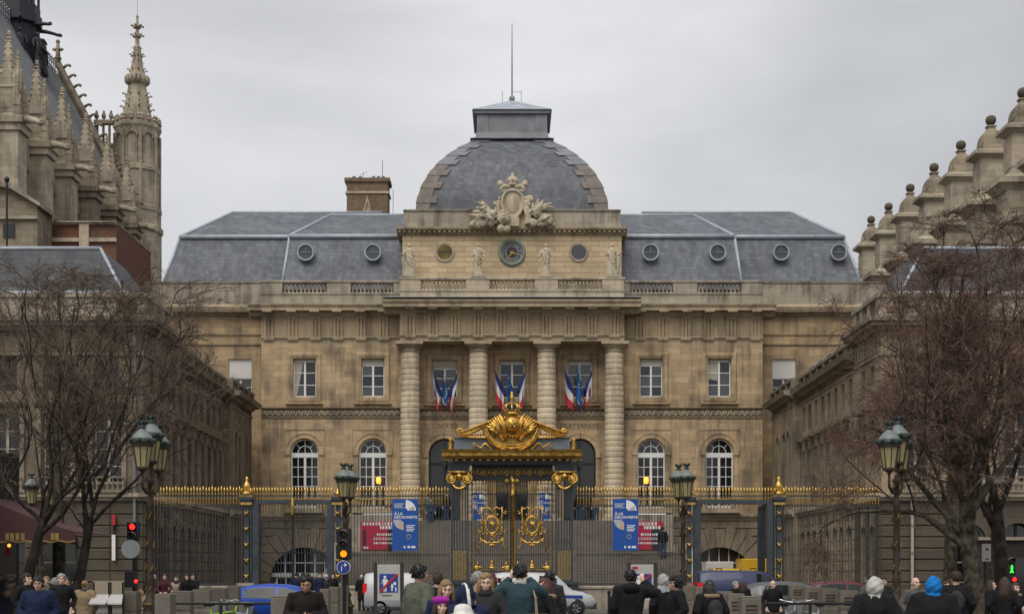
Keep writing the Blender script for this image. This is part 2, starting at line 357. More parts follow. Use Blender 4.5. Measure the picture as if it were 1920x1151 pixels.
def arch_window(root, cx, z0, zs, w, y, glow=None, fr='white_paint', glass='glass_dark'):
    r = w/2; f = MB(); x0, x1 = cx-r, cx+r
    f.box(x0, x0+.075, y-.02, y+.06, z0, zs-.1); f.box(x1-.075, x1, y-.02, y+.06, z0, zs-.1); f.box(cx-.075, cx+.075, y-.03, y+.06, z0, zs-.16)
    f.box(x0, x1, y-.05, y+.07, zs-.28, zs-.02); f.box(x0, x1, y-.02, y+.06, z0, z0+.18)
    for i in (1, 3):
        xx = x0+w*i/4; f.box(xx-.02, xx+.02, y-.015, y+.04, z0+.18, zs-.28)
    rows = 5; h = zs-.28-z0-.18
    for j in range(1, rows):
        zz = z0+.18+h*j/rows; f.box(x0+.07, x1-.07, y-.012, y+.04, zz-.02, zz+.02)
    f.ring((cx, y, zs), r-.075, r, -.02, .06, 16, 0, PI); f.ring((cx, y, zs), r*.48, r*.48+.045, -.015, .04, 12, 0, PI)
    for a in (45, 90, 135):
        ca, sa = math.cos(R(a)), math.sin(R(a)); q = r*.48 if a != 90 else 0
        f.tube([(cx+ca*q, y+.01, zs+sa*q), (cx+ca*(r-.03), y+.01, zs+sa*(r-.03))], .026, 4)
    o = f.build('window', fr, root)
    for i in range(4):
        for j in range(rows):
            pw, ph = w/4, h/rows
            put(ME_PANE[glass], 'pane', o, (x0+pw*(i+.5), y+.045, z0+.18+ph*(j+.5)), (R(random.uniform(-.5, .5)), 0, R(random.uniform(-.5, .5))), (pw-.02, .012, ph-.02))
    fan = MB(); fan.add([(cx+(r-.02)*math.cos(PI*i/16), y+.045, zs+(r-.02)*math.sin(PI*i/16)) for i in range(17)], [tuple(range(17))]); fan.build('fanlight_pane', glass, o)
    if glow:
        g = MB(); g.lathe([(.02, -.22), (.13, -.18), (.16, 0), (.14, .16), (.04, .22)], 10, (cx+glow[0], y-.28, z0+glow[1]))
        lo = g.build('lamp_shade', 'lamp_glow', o, True); MB().tube([(cx+glow[0], y-.28, z0+glow[1]+.28), (cx+glow[0], y-.1, z0+glow[1]+.5), (cx+glow[0], y+.0, z0+glow[1]+.5)], .02, 5).build('lamp_arm', 'iron_dark', o)
    return o
mat('lamp_glow', (.8, .45, .1), .5, 0, var=0, emit=(1, .42, .04), es=1.0)
WX = [-12.92, -8.67]; DX = [-4.22, 0.0, 4.25]
# walls of the two pairs of side bays
for sgn in (-1, 1):
    cxs = [sgn*12.92, sgn*8.67]; x0, x1 = (-15.6, -6.9) if sgn < 0 else (6.9, 15.6)
    holes = []
    for c in cxs: holes += [(c-.72, c+.72, 12.45, 14.83, 0), (c-.86, c+.86, 5.5, 8.98, 1)]
    w = MB(); wall(w, x0, x1, 5.2, ZA0, YS, .32, holes)
    w.add([(x0 if sgn < 0 else x1, YS, 0), (x0 if sgn < 0 else x1, YO+.2, 0), (x0 if sgn < 0 else x1, YO+.2, 19), (x0 if sgn < 0 else x1, YS, 19)], [(0, 1, 2, 3)])
    w.build('side_wall', 'stone_wall', palace)
    for i, c in enumerate(cxs):
        rect_window(palace, c, 12.45, 14.83, 1.44, YS+.26, blind=.38 if i == 1 else 0.12)
        if i == 0: fixn(MB().prism([(c-.66, 12.55), (c-.5, 12.6), (c-.34, 13.4), (c-.12, 14.68), (c-.66, 14.68)] if sgn < 0 else [(c-.66, 13.6), (c-.1, 13.5), (c-.05, 14.68), (c-.66, 14.68)], YS+.275, YS+.285).build('curtain', 'cream_blind', palace))
        surround(palace, c-.74, c+.74, 12.43, 14.85, YS, b=.34, d=.1, m='stone_wall')
        arch_window(palace, c, 5.5, 8.98, 1.72, YS+.26, glow=(.16*(1 if sgn < 0 else -1)+(.2 if sgn < 0 else -.16), 1.75) if i == 1 else None)
        a = MB(); a.ring((c, YS, 8.98), .90, 1.16, -.07, .02, 20, 0, PI); a.ring((c, YS, 8.98), 1.16, 1.22, -.11, .02, 20, 0, PI)
        for q in (-1, 1):
            a.bbox(c+q*1.04-.16, c+q*1.04+.16, YS-.12, YS+.02, 8.80, 8.975, .02); a.box(c+q*1.03-.13, c+q*1.03+.13, YS-.05, YS+.02, 5.5, 8.79)
        a.build('arch_surround', 'stone_wall', palace)
        p = MB()                                                    # sunk panel edge around the arch
        for xa, xb, za, zb in ((c-1.28, c+1.28, 10.38, 10.43), (c-1.30, c-1.26, 8.8, 10.38), (c+1.26, c+1.30, 8.8, 10.38)): p.box(xa, xb, YS-.035, YS+.02, za, zb)
        p.build('panel_edge', 'stone_trim', palace)
        s = MB(); s.box(c-1.2, c+1.2, YS-.55, YS, 5.32, 5.5); s.box(c-1.25, c+1.25, YS-.6, YS, 5.22, 5.32)
        s.bbox(c-1.1, c+1.1, YS-.5, YS-.32, 6.02, 6.12, .02); s.box(c-1.1, c-.95, YS-.5, YS-.32, 5.5, 6.02); s.box(c+.95, c+1.1, YS-.5, YS-.32, 5.5, 6.02)
        bal = s.build('balcony', 'stone_trim', palace)
        bm_ = MB().lathe([(.03, 0), (.05, .03), (.03, .09), (.065, .2), (.035, .34), (.03, .42), (.05, .48), (.05, .52)], 8)
        me = bm_.mesh('baluster', 'stone_pale', True)
        for k in range(9): put(me, 'baluster', bal, (c-.8+k*.2, YS-.41, 5.5))
    # ground floor: rusticated courses round a wide arch
    ac = sgn*12.95; ra = 2.15; sp_ = .95
    gx0, gx1 = (-15.6, -9.6) if sgn < 0 else (9.6, 15.6)
    rus = MB().box(gx0, gx1, YS+.0, YS+.3, .0, .3).build('plinth', 'stone_base', palace)
    base = MB(); wall(base, gx0, gx1, .3, 5.2, YS+.05, .5, [(ac-ra, ac+ra, .3, sp_, 1)]); bo = base.build('rusticated_wall', 'stone_base', palace)
    rows = 9; rh = (4.75-.3)/rows
    def inarch(x, z, m=0): return abs(x-ac) < ra+m if z < sp_ else (x-ac)**2+(z-sp_)**2 < (ra+m)**2
    for j in range(rows):
        z0 = .3+j*rh+.025; z1 = z0+rh-.05; zm = (z0+z1)/2
        RV = 1.35
        hw = ra+.55 if zm < sp_ else (math.sqrt(max(0, (ra+RV)**2-(zm-sp_)**2)) if zm-sp_ < ra+RV else 0)
        if zm < sp_: hw = ra+.02
        for a, b in ((gx0, ac-hw), (ac+hw, gx1)):
            x = a+(0 if j % 2 else -.5)
            while x < b-.02:
                xa, xb = max(x, a), min(x+1.0, b)
                if xb-xa > .08: MB().bbox(xa+.008, xb-.008, YS-.02, YS+.06, z0, z1, .03).build('stone_block', 'stone_base', bo)
                x += 1.0
    nv = 15
    for i in range(nv):
        a0, a1 = PI*i/nv+.012, PI*(i+1)/nv-.012; am = (a0+a1)/2
        ro = ra+1.3 if i % 2 == 0 else ra+1.15
        pts = []
        for a, rr in ((a0, ra), (a1, ra), (a1, ro), (a0, ro)):
            zq = min(sp_+math.sin(a)*rr, 4.72); pts.append((min(max(ac-math.cos(a)*rr, gx0), gx1), zq))
        MB().prism(pts, YS-.03, YS+.06).build('voussoir', 'stone_base', bo)
    rect_window(palace, ac, .3, 1.25, 2*ra-.7, YS+.5, cols=6, rows=1)
    f = MB(); f.box(ac-ra, ac+ra, YS+.42, YS+.54, 1.25, 1.5)
    for q in range(-2, 3): f.box(ac+q*.62-.03, ac+q*.62+.03, YS+.44, YS+.5, 1.5, sp_+math.sqrt(ra*ra-(q*.62)**2)-.0)
    f.box(ac-ra, ac+ra, YS+.44, YS+.5, 2.1, 2.16)
    fo = f.build('window', 'white_paint', palace)
    g = MB(); g.add([(ac+ra*math.cos(PI*i/16), YS+.5, sp_+ra*math.sin(PI*i/16)) for i in range(17)], [tuple(range(17))]); g.build('pane', 'glass_brown' if sgn > 0 else 'glass_dark', fo)
    led = MB(); profile_x(led, gx0-.02, gx1+.3*(1 if sgn < 0 else 0), [(YS+.1, 4.74), (YS-.06, 4.76), (YS-.10, 4.86), (YS-.22, 4.98), (YS-.24, 5.12), (YS+.1, 5.2)])
    led.build('string_course', 'stone_trim', palace)
# back wall behind the columns
holes = []
for c in DX: holes += [(c-.78, c+.78, 12.45, 14.83, 0), (c-1.0, c+1.0, LAND, 8.9, 1)]
w = MB(); wall(w, -6.95, 6.95, LAND, ZA0, YB, .4, holes)
for s in (-1, 1): w.add([(s*6.95, YS, LAND), (s*6.95, YB, LAND), (s*6.95, YB, ZA0), (s*6.95, YS, ZA0)], [(0, 1, 2, 3)])
w.build('portico_wall', 'stone_wall', palace)
for c, nm in zip(DX, ('LIBERTÉ', 'ÉGALITÉ', 'FRATERNITÉ')):
    rect_window(palace, c, 12.45, 14.83, 1.56, YB+.3, blind=.5 if c < 0 else .18, kinds=None)
    surround(palace, c-.8, c+.8, 12.43, 14.85, YB, b=.36, d=.1, m='stone_wall')
    a = MB(); a.ring((c, YB, 8.9), 1.02, 1.28, -.07, .02, 20, 0, PI); a.ring((c, YB, 8.9), 1.28, 1.34, -.1, .02, 20, 0, PI)
    for q in (-1, 1): a.bbox(c+q*1.17-.15, c+q*1.17+.15, YB-.12, YB+.02, 8.7, 8.88, .02); a.box(c+q*1.15-.13, c+q*1.15+.13, YB-.05, YB+.02, LAND, 8.69)
    a.build('arch_surround', 'stone_wall', palace)
    d = MB(); d.box(c-1, c-.9, YB+.3, YB+.38, LAND, 8.9); d.box(c+.9, c+1, YB+.3, YB+.38, LAND, 8.9); d.box(c-1, c+1, YB+.28, YB+.38, 8.25, 8.42); d.box(c-.05, c+.05, YB+.3, YB+.38, LAND, 8.25); d.box(c-1, c+1, YB+.3, YB+.38, LAND, LAND+.3)
    d.ring((c, YB+.3, 8.9), .92, 1.0, 0, .08, 16, 0, PI)
    do = d.build('glazed_door', 'iron_dark', palace)
    put(ME_PANE['glass_dark'], 'pane', do, (c, YB+.36, 8.66), (0, 0, 0), (1.9, .02, .5))
    for q in (-1, 1): put(ME_PANE['glass_dark'], 'pane', do, (c+q*.475, YB+.35, 6.5), (0, 0, R(q*.7)), (.93, .02, 3.8))
    g = MB(); g.add([(c+.95*math.cos(PI*i/16), YB+.36, 8.9+.95*math.sin(PI*i/16)) for i in range(17)], [tuple(range(17))]); g.build('fanlight_pane', 'glass_dark', do)
stone('stone_letter', (.20, .155, .105), row=9, length=9, joint=0, stain=.3, varb=.02)
for c, nm in zip(DX, ('LIBERTÉ', 'ÉGALITÉ', 'FRATERNITÉ')):
    shift(text_mb(nm, .44, .012), (c, YB-.012, 10.55)).build('carved_lettering', 'stone_letter', palace)
    lan = MB(); lan.lathe([(.02, .72), (.1, .66), (.16, .5), (.17, .48), (.11, 0), (.05, -.06)], 6, (c, YB-.9, 8.0)); lo = lan.build('hanging_lantern', 'glass_grey', palace)
    MB().tube([(c, YB-.9, 8.7), (c, YB-.9, 10.2)], .02, 5).build('lantern_chain', 'iron_dark', lo)
# running wave band
scr = MB()
def spiral(cx, cz, r0, turns, n, s=1):
    pts = []
    for i in range(n+1):
        t = i/n; a = R(200)-s*t*turns*2*PI; r = r0*(1-.8*t); pts.append((cx+r*math.cos(a), 0, cz+r*math.sin(a)))
    return pts
sp = spiral(.0, .02, .15, 1.25, 14)
scr.tube([(-.24, 0, -.15), (-.19, 0, -.12)]+sp, [.042]*2+[.042]*15, 5, flat=.8)
me_scr = scr.mesh('scroll', 'stone_pale', True)
for x0, x1, y in ((-15.6, -6.95, YS), (-6.4, 6.4, YB), (6.95, 15.6, YS)):
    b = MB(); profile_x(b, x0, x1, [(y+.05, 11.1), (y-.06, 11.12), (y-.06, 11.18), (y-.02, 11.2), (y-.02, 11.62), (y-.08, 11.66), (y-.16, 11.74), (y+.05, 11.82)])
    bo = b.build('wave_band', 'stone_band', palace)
    n = int((x1-x0)/.352)
    for i in range(n): put(me_scr, 'scroll', bo, (x0+.18+(x1-x0)/n*i, y-.05, 11.41))
# columns
drum = MB().lathe([(.565, 0), (.588, .02), (.60, .06), (.60, .285), (.588, .325), (.565, .343)], 20)
me_drum = drum.mesh('drum', 'stone_column', True)
for px in (769, 897, 1025, 1152):
    c = X(px, 87.55); y = 87.62
    b = MB(); b.box(c-.82, c+.82, y-.82, y+.82, LAND, LAND+.22); b.lathe([(.8, 0), (.82, .08), (.8, .16), (.68, .2), (.66, .3), (.6, .34)], 24, (c, y, LAND+.22))
    co = b.build('column', 'stone_pale', palace, False)
    z = LAND+.56; n = 29; h = (15.08-z)/n
    for i in range(n):
        s = (1.04-.09*(i/n)**1.3)*random.uniform(.992, 1.01); put(me_drum, 'drum', co, (c, y, z+i*h), (0, 0, i*1.3), (s, s, h/.343))
    k = MB(); k.lathe([(.55, 15.08), (.56, 15.12), (.60, 15.14), (.60, 15.2), (.57, 15.22), (.57, 15.34), (.62, 15.36), (.66, 15.42), (.76, 15.5), (.79, 15.56)], 24, (c, y, 0)); k.box(c-.84, c+.84, y-.84, y+.84, 15.56, ZA0-.004)
    k.build('capital', 'stone_trim', co)
# entablature: architrave, frieze with triglyphs, cornice with mutules
tri = MB()
for q in range(3):
    x = -.33+q*.22; tri.add([(x+.0, 0, 0), (x+.04, -.085, 0), (x+.18, -.085, 0), (x+.22, 0, 0), (x, 0, 1.12), (x+.04, -.085, 1.12), (x+.18, -.085, 1.12), (x+.22, 0, 1.12)], [(0, 1, 5, 4), (1, 2, 6, 5), (2, 3, 7, 6), (4, 5, 6, 7)])
tri.box(-.345, .345, -.10, 0, 1.12, 1.26); me_tri = tri.mesh('triglyph', 'stone_frieze')
mut = MB().bbox(-.3, .3, -.55, .0, 0, .15, .015); me_mut = mut.mesh('mutule', 'stone_trim')
reg = MB().box(-.33, .33, -.09, 0, -.075, 0)
for i in range(6): reg.frus(-.275+i*.11, -.05, -.15, -.075, .04, .035, .028, .028)
me_reg = reg.mesh('regula', 'stone_trim')
def entab(x0, x1, y, pj, tx, z_top=ZC1, dp=1.4):
    a = MB(); profile_x(a, x0, x1, [(y+dp, ZA0), (y, ZA0), (y, ZA0+.2), (y-.03, ZA0+.21), (y-.03, ZA1-.09), (y-.12, ZA1-.085), (y-.12, ZA1), (y+dp, ZA1)]); ao = a.build('architrave', 'stone_trim', palace)
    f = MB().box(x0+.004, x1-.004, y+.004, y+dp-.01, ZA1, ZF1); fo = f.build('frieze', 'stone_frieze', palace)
    c = MB(); e = pj
    profile_x(c, x0-pj, x1+pj, [(y+dp, ZF1), (y-.1, ZF1), (y-.14, ZF1+.1), (y-.2, ZF1+.16), (y-.22, ZF1+.3), (y-e+.16, ZF1+.31), (y-e+.14, ZF1+.27), (y-e+.1, ZF1+.27), (y-e+.1, ZF1+.48), (y-e+.04, ZF1+.52), (y-e, ZF1+.62), (y-e, z_top), (y+dp, z_top+.12)])
    oo = c.build('cornice', 'stone_trim', palace)
    for x in tx:
        put(me_tri, 'triglyph', fo, (x, y, ZA1+.003)); put(me_mut, 'mutule', oo, (x, y-.2, ZF1+.15)); put(me_reg, 'regula', ao, (x, y-.03, ZA1-.088))
TXC = [X(p, YP) for p in (769, 812, 854, 897, 939, 982, 1025, 1067, 1110, 1152)]
entab(-6.92, 6.92, YP, .95, TXC, z_top=ZC1+.03, dp=1.75)
TXL = [X(p, YS) for p in (504, 549, 592, 634, 677, 719)]
entab(-15.62, -6.94, YS, .72, TXL); entab(6.94, 15.62, YS, .72, [-t for t in TXL])
zc = MB(); zc.box(-7.9, 7.9, YP-.96, YP+1.2, ZC1+.155, ZC1+.175); zc.build('cornice_flashing', 'zinc', palace)
# parapets and balustrades
balu = MB().lathe([(.085, 0), (.1, .02), (.1, .07), (.06, .1), (.055, .14), (.1, .22), (.105, .28), (.06, .42), (.045, .5), (.07, .53), (.085, .56), (.085, .6)], 8); 
me_bal = {k: balu.mesh('baluster', k, True) for k in ('stone_pale', 'stone_grey')}
def parapet(x0, x1, y, gaps, step, m, mb_, t=.4, z0=ZC1):
    p = MB(); p.box(x0, x1, y, y+t, z0+.1, ZB0-.1); profile_x(p, x0-.05, x1+.05, [(y+t, ZB0-.1), (y-.06, ZB0-.1), (y-.06, ZB0-.03), (y, ZB0), (y+t, ZB0)])
    profile_x(p, x0-.06, x1+.06, [(y+t+.06, ZB1), (y-.04, ZB1), (y-.07, ZB1+.05), (y-.07, ZR1-.03), (y-.03, ZR1), (y+t+.06, ZR1)])
    xs = [x0]+[v for g in gaps for v in g]+[x1]
    for i in range(0, len(xs), 2): p.bbox(xs[i], xs[i+1], y-.02, y+t, ZB0+.002, ZB1-.002, .02)
    o = p.build('balustrade', m, palace)
    for a, b in gaps:
        n = max(2, round((b-a)/step))
        for k in range(n): put(me_bal[mb_], 'baluster', o, (a+(b-a)*(k+.5)/n, y+t/2, ZB0))
g1 = [(X(a, YS), X(b, YS)) for a, b in ((530, 613), (658, 738))]
parapet(-15.6, -6.95, YS-.05, g1, .245, 'stone_grey', 'stone_grey'); parapet(6.95, 15.6, YS-.05, [(-b, -a) for a, b in reversed(g1)], .245, 'stone_grey', 'stone_grey')
g2 = [(X(a, YP), X(b, YP)) for a, b in ((789, 874), (918, 1003), (1046, 1129))]
parapet(-6.9, 6.9, YP+.0, g2, .235, 'stone_pale', 'stone_pale', .45)
# attic
at0, at1, ay = -6.86, 6.86, 88.35
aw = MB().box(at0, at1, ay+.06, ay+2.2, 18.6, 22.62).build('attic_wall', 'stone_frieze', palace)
rows = 10; rh = (22.55-19.25)/rows
for j in range(rows):
    x = at0-(.55 if j % 2 else 0)
    while x < at1-.01:
        a, b = max(x, at0), min(x+1.12, at1)
        if b-a > .05: MB().bbox(a+.006, b-.006, ay-.0-random.uniform(0, .006), ay+.08, 19.25+j*rh+.006, 19.25+(j+1)*rh-.006, .012).build('stone_block', 'stone_attic', aw)
        x += 1.12
MB().box(at0+.002, at1-.002, ay+.002, ay+.1, 18.6, 19.248).build('attic_base', 'stone_pale', aw)
c = MB(); profile_x(c, at0-.32, at1+.32, [(ay+2.3, 22.58), (ay-.02, 22.58), (ay-.06, 22.66), (ay-.16, 22.70), (ay-.16, 22.8), (ay-.42, 22.84), (ay-.46, 22.92), (ay-.46, 23.0), (ay+2.3, 23.06)]); co = c.build('attic_cornice', 'stone_trim', palace)
md = MB().bbox(-.065, .065, -.2, 0, 0, .1, .01).mesh('dentil', 'stone_pale')
for i in range(46): put(md, 'dentil', co, (at0-.15+i*(at1-at0+.3)/45, ay-.165, 22.70))
b = MB(); b.box(at0+.12, at1-.12, ay+.1, ay+2.2, 23.06, 24.1); profile_x(b, at0+.05, at1-.05, [(ay+2.2, 24.1), (ay+.05, 24.1), (ay+.02, 24.14), (ay+.02, 24.2), (ay+2.2, 24.24)])
for k in range(3): b.box(at0+.1-k*.03, at1-.1+k*.03, ay+.08-k*.02, ay+.3, 23.06, 23.9-k*.25)
b.build('blocking_course', 'stone_grey', palace)
# bull's-eye openings and the clock
for px, gm in ((834, 'oculus_gold'), (1085, 'glass_grey')):
    cx = X(px, ay); cz = Z(473, ay); r = .47
    if gm not in M: mat('oculus_gold', (.22, .17, .05), .25, .6, var=.5, scale=1.5)
    o = MB(); o.ring((cx, ay, cz), r, r+.13, -.05, .05, 28); o.ring((cx, ay, cz), r+.08, r+.13, -.075, .05, 28); oo = o.build('round_window', 'stone_pale', palace)
    g = MB().disc((cx, ay, cz), r, -.012, 28); go = g.build('pane', gm, oo)
    if px < 900:
        bb = MB()
        for q in range(-3, 4): h = math.sqrt(r*r-(q*.125)**2); bb.box(cx+q*.125-.012, cx+q*.125+.012, ay-.03, ay-.013, cz-h, cz+h)
        bb.box(cx-r, cx+r, ay-.035, ay-.013, cz-.02, cz+.02); bb.build('glazing_bar', 'iron_dark', oo)
cx, cz = X(960, ay), Z(474, ay)
mat('clock_blue', (.19, .205, .235), .5, .1, var=.3, scale=3); mat('clock_dark', (.035, .04, .05), .5, 0, var=.2)
ck = MB(); ck.lathe([(.66, 0), (.84, 0), (.86, .05), (.80, .12), (.72, .15), (.68, .12), (.66, .05)], 36, caps=False); ck.v = [(cx+a, ay-.01-z, cz+b) for a, b, z in ck.v]
cko = ck.build('clock', 'copper_green', palace, True); fixn(cko)
MB().disc((cx, ay, cz), .69, -.04, 36).build('clock_face', 'clock_blue', cko); MB().disc((cx, ay, cz), .34, -.05, 30).build('clock_centre', 'clock_dark', cko)
MB().ring((cx, ay, cz), .35, .37, -.055, -.045, 30).ring((cx, ay, cz), .64, .66, -.055, -.045, 30).build('chapter_ring', 'gold_dull', cko)
mat('numeral_white', (.55, .55, .55), .6, 0, var=0)
for i, s in enumerate(('XII', 'I', 'II', 'III', 'IIII', 'V', 'VI', 'VII', 'VIII', 'IX', 'X', 'XI')):
    a = R(90-30*i); t = text_mb(s, .19, .004, bold=.004); t.v = [(x, y, z-.065) for x, y, z in t.v]
    mt = Matrix.Rotation(-(a-PI/2), 4, 'Y'); t.v = [tuple(mt @ Vector(v)) for v in t.v]
    shift(t, (cx+.505*math.cos(a), ay-.055, cz+.505*math.sin(a))).build('numeral', 'clock_dark', cko)
for ln, an, wd_ in ((.56, 90-6*36, .035), (.42, 90-30*3.6, .05)):
    ca, sa = math.cos(R(an)), math.sin(R(an)); h = MB()
    h.prism([(cx-sa*wd_-ca*.1, cz+ca*wd_-sa*.1), (cx+sa*wd_-ca*.1, cz-ca*wd_-sa*.1), (cx+ca*ln+sa*.012, cz+sa*ln-ca*.012), (cx+ca*ln-sa*.012, cz+sa*ln+ca*.012)], ay-.085, ay-.07); fixn(h.build('clock_hand', 'gold', cko))
# outer wings of the facade, set back
for s in (-1, 1):
    xa, xb = (-24.5, -15.3) if s < 0 else (15.3, 24.5)
    wc = s*(960-450)*YO/F; hole = [(wc-.75, wc+.75, 12.3, 15.25, 0)]
    w = MB(); wall(w, xa, xb, 0, 18.3, YO, .3, hole); w.build('outer_wall', 'stone_wall', palace)
    rect_window(palace, wc, 12.3, 14.0, 1.5, YO+.25)
    MB().box(wc-.75, wc+.75, YO+.12, YO+.2, 14.0, 15.25).build('window_shade', 'white_cloth', palace)
    c = MB(); profile_x(c, xa, xb, [(YO+.2, 18.0), (YO-.1, 18.0), (YO-.16, 18.14), (YO-.5, 18.18), (YO-.56, 18.34), (YO-.6, 18.5), (YO+.2, 18.9)]); c.build('cornice', 'stone_trim', palace)
    c = MB(); profile_x(c, xa, xb, [(YO+.2, 16.1), (YO-.06, 16.1), (YO-.1, 16.2), (YO+.2, 16.25)]); profile_x(c, xa, xb, [(YO+.2, 16.75), (YO-.05, 16.75), (YO-.08, 16.83), (YO+.2, 16.88)]); c.build('string_course', 'stone_trim', palace)
    p = MB().box(xa, xb, YO-.1, YO+.3, 18.7, 20.1); profile_x(p, xa, xb, [(YO+.4, 20.1), (YO-.16, 20.1), (YO-.18, 20.2), (YO+.4, 20.24)]); p.build('outer_parapet', 'stone_grey', palace)
# mansard roofs
def mansard(s, ye, yb, yr, pe, pb, pr, pin, ze, zb, zr, back):
    xe, xb, xr = X(pe, ye), X(pb, yb), X(pr, yr); xi = X(pin, ye)
    A = [(xe, ye, ze), (xi, ye, ze), (xi, yb, zb), (xb, yb, zb)]
    lo = MB(); q = MB(); bk = 2*yr-yb; be = 2*yr-ye
    lo.add(A, [(0, 1, 2, 3)]); lo.add([(xe, ye, ze), (xb, yb, zb), (xb, bk, zb), (xe, be, ze)], [(0, 1, 2, 3)]); lo.add([(xe, be, ze), (xb, bk, zb), (xi, bk, zb), (xi, be, ze)], [(0, 1, 2, 3)])
    q.add([(xb, yb, zb+.02), (xi, yb, zb+.02), (xi, yr, zr), (xr, yr, zr)], [(0, 1, 2, 3)]); q.add([(xb, yb, zb+.02), (xr, yr, zr), (xb, bk, zb+.02)], [(0, 1, 2)]); q.add([(xr, yr, zr), (xi, yr, zr), (xi, bk, zb+.02), (xb, bk, zb+.02)], [(0, 1, 2, 3)])
    z = MB(); z.tube([(xb-.0, yb-.08, zb), (xi, yb-.08, zb)], .15, 10); z.box(min(xb, xi), max(xb, xi), yb-.05, yb+.1, zb-.3, zb-.12); z.box(min(xb, xi), max(xb, xi), yb-.02, yb+.3, zb+.1, zb+.16)
    z.tube([(xb, yb, zb), (xb, bk, zb)], .15, 8)
    h = MB(); h.tube([(xe, ye, ze), (xb, yb, zb)], .1, 6); h.tube([(xb, yb, zb+.05), (xr, yr, zr)], .11, 6); h.tube([(xr, yr, zr), (xi, yr, zr)], .1, 6)
    if s > 0:
        for mb in (lo, q, z, h): m2 = mb.mirx(); mb.v, mb.f = m2.v, m2.f
    o = lo.build('mansard_slope', 'slate', palace); fixn(o)
    o = q.build('upper_roof', 'slate', palace); fixn(o)
    z.build('zinc_roll', 'zinc_pale', palace, True); h.build('ridge_flashing', 'zinc_pale', palace, True)
for s in (-1, 1):
    mansard(s, YS+.75, YS+2.1, 95.2, 527, 543, 620, 790, 19.2, 22.9, 25.55, 0)
    mansard(s, YO+.2, YO+1.6, 97.5, 300, 338, 437, 700, 19.6, 23.45, 26.3, 0)
dor = [(573, 0), (699, 0), (1220, 0), (1346, 0), (1465, 1), (1573, 1)]
for px, out in dor:
    D = (YO+.55) if out else YS+1.15; cx, cz = X(px, D), Z(473, D); r = .44
    o = MB(); o.ring((cx, D, cz), r, r+.07, 0, 1.0, 26); o.ring((cx, D, cz), r+.03, r+.09, -.04, .1, 26); oo = o.build('dormer_window', 'zinc_pale', palace)
    MB().disc((cx, D, cz), r, .1, 26).build('pane', 'glass_grey', oo); MB().box(cx-r, cx+r, D+.04, D+.09, cz-.025, cz+.025).box(cx-.02, cx+.02, D+.05, D+.09, cz, cz+r).build('glazing_bar', 'lead', oo)
# the square dome and its lantern
YC = 89.5+6.04
prof = []
for py, px in ((396, 781), (380, 783), (365, 786.5), (350, 792), (335, 800), (320, 810.5), (305, 824), (290, 842), (277, 862), (267, 883), (261.5, 894)):
    k = (960-px)/F; wv = k*YC/(1+k); prof.append((wv, Z(py, YC-wv)))
def prof_at(z):
    for (w0, z0), (w1, z1) in zip(prof, prof[1:]):
        if z <= z1: return w0+(w1-w0)*(z-z0)/(z1-z0)
    return prof[-1][0]
d = MB(); fine = [prof[0][1]+(prof[-1][1]-prof[0][1])*i/24 for i in range(25)]
vs = []; fs = []
for z in fine:
    w_ = prof_at(z); vs += [(-w_, YC-w_, z), (w_, YC-w_, z), (w_, YC+w_, z), (-w_, YC+w_, z)]
for i in range(24):
    for j in range(4): q = (j+1) % 4; fs.append((i*4+j, i*4+q, i*4+4+q, i*4+4+j))
d.add(vs, fs); dome = d.build('dome', 'slate_dome', palace)
zt, zb = prof[-1][1], prof[0][1]; cuts = [zb]
steps = [30, 30, 30, 28, 28, 26, 24, 24, 22, 22, 20, 20, 18, 18]
tot = sum(steps)
for st in steps: cuts.append(cuts[-1]+(zt-zb)*st/tot)
mat('quoin_brown', (.185, .16, .14), .8, 0, var=.3, scale=2)
for i in range(len(steps)):
    z0, z1 = cuts[i]+.012, cuts[i+1]-.012; w0, w1 = prof_at(z0), prof_at(z1); wd_ = (1.2 if i % 2 else .82)-.006*i; e = .10 if i % 2 else .07
    for s in (-1, 1):
        q = MB()
        def c4(w_, z): return [(s*(w_+e), YC-w_-e, z), (s*(w_-wd_), YC-w_-e, z), (s*(w_-wd_), YC-w_+wd_, z), (s*(w_+e), YC-w_+wd_, z)]
        q.add(c4(w0, z0)+c4(w1, z1), [(0, 3, 2, 1), (4, 5, 6, 7), (0, 1, 5, 4), (1, 2, 6, 5), (2, 3, 7, 6), (3, 0, 4, 7)])
        fixn(q.build('quoin_block', 'quoin_brown' if i < 7 else 'lead', dome))
lz = zt-.05
l = MB(); l.frus(0, YC, lz, lz+.12, 2.75, 2.75, 2.5, 2.5); l.frus(0, YC, lz+.12, lz+.5, 2.42, 2.42, 2.36, 2.36); l.box(-2.3, 2.3, YC-2.3, YC+2.3, lz+.5, lz+1.75)
for a in (-2.32, 1.55): l.box(a, a+.77, YC-2.35, YC+2.35, lz+.5, lz+1.75)
l.box(-2.5, 2.5, YC-2.5, YC+2.5, lz+1.72, lz+1.95); lan = l.build('lantern', 'lead', dome)
r_ = MB(); r_.add([(-2.62, YC-2.62, lz+1.95), (2.62, YC-2.62, lz+1.95), (2.62, YC+2.62, lz+1.95), (-2.62, YC+2.62, lz+1.95), (0, YC, lz+3.4)], [(0, 1, 4), (1, 2, 4), (2, 3, 4), (3, 0, 4), (3, 2, 1, 0)]); r_.build('lantern_roof', 'zinc', dome)
MB().ball((0, YC, lz+3.5), .2, 12, 8).build('finial_ball', 'copper_green', dome, True)
MB().tube([(0, YC, lz+3.5), (0, YC, Z(120, YC)), (0, YC, Z(45, YC))], [.055, .045, .02], 7).build('flagpole', 'lead', dome)
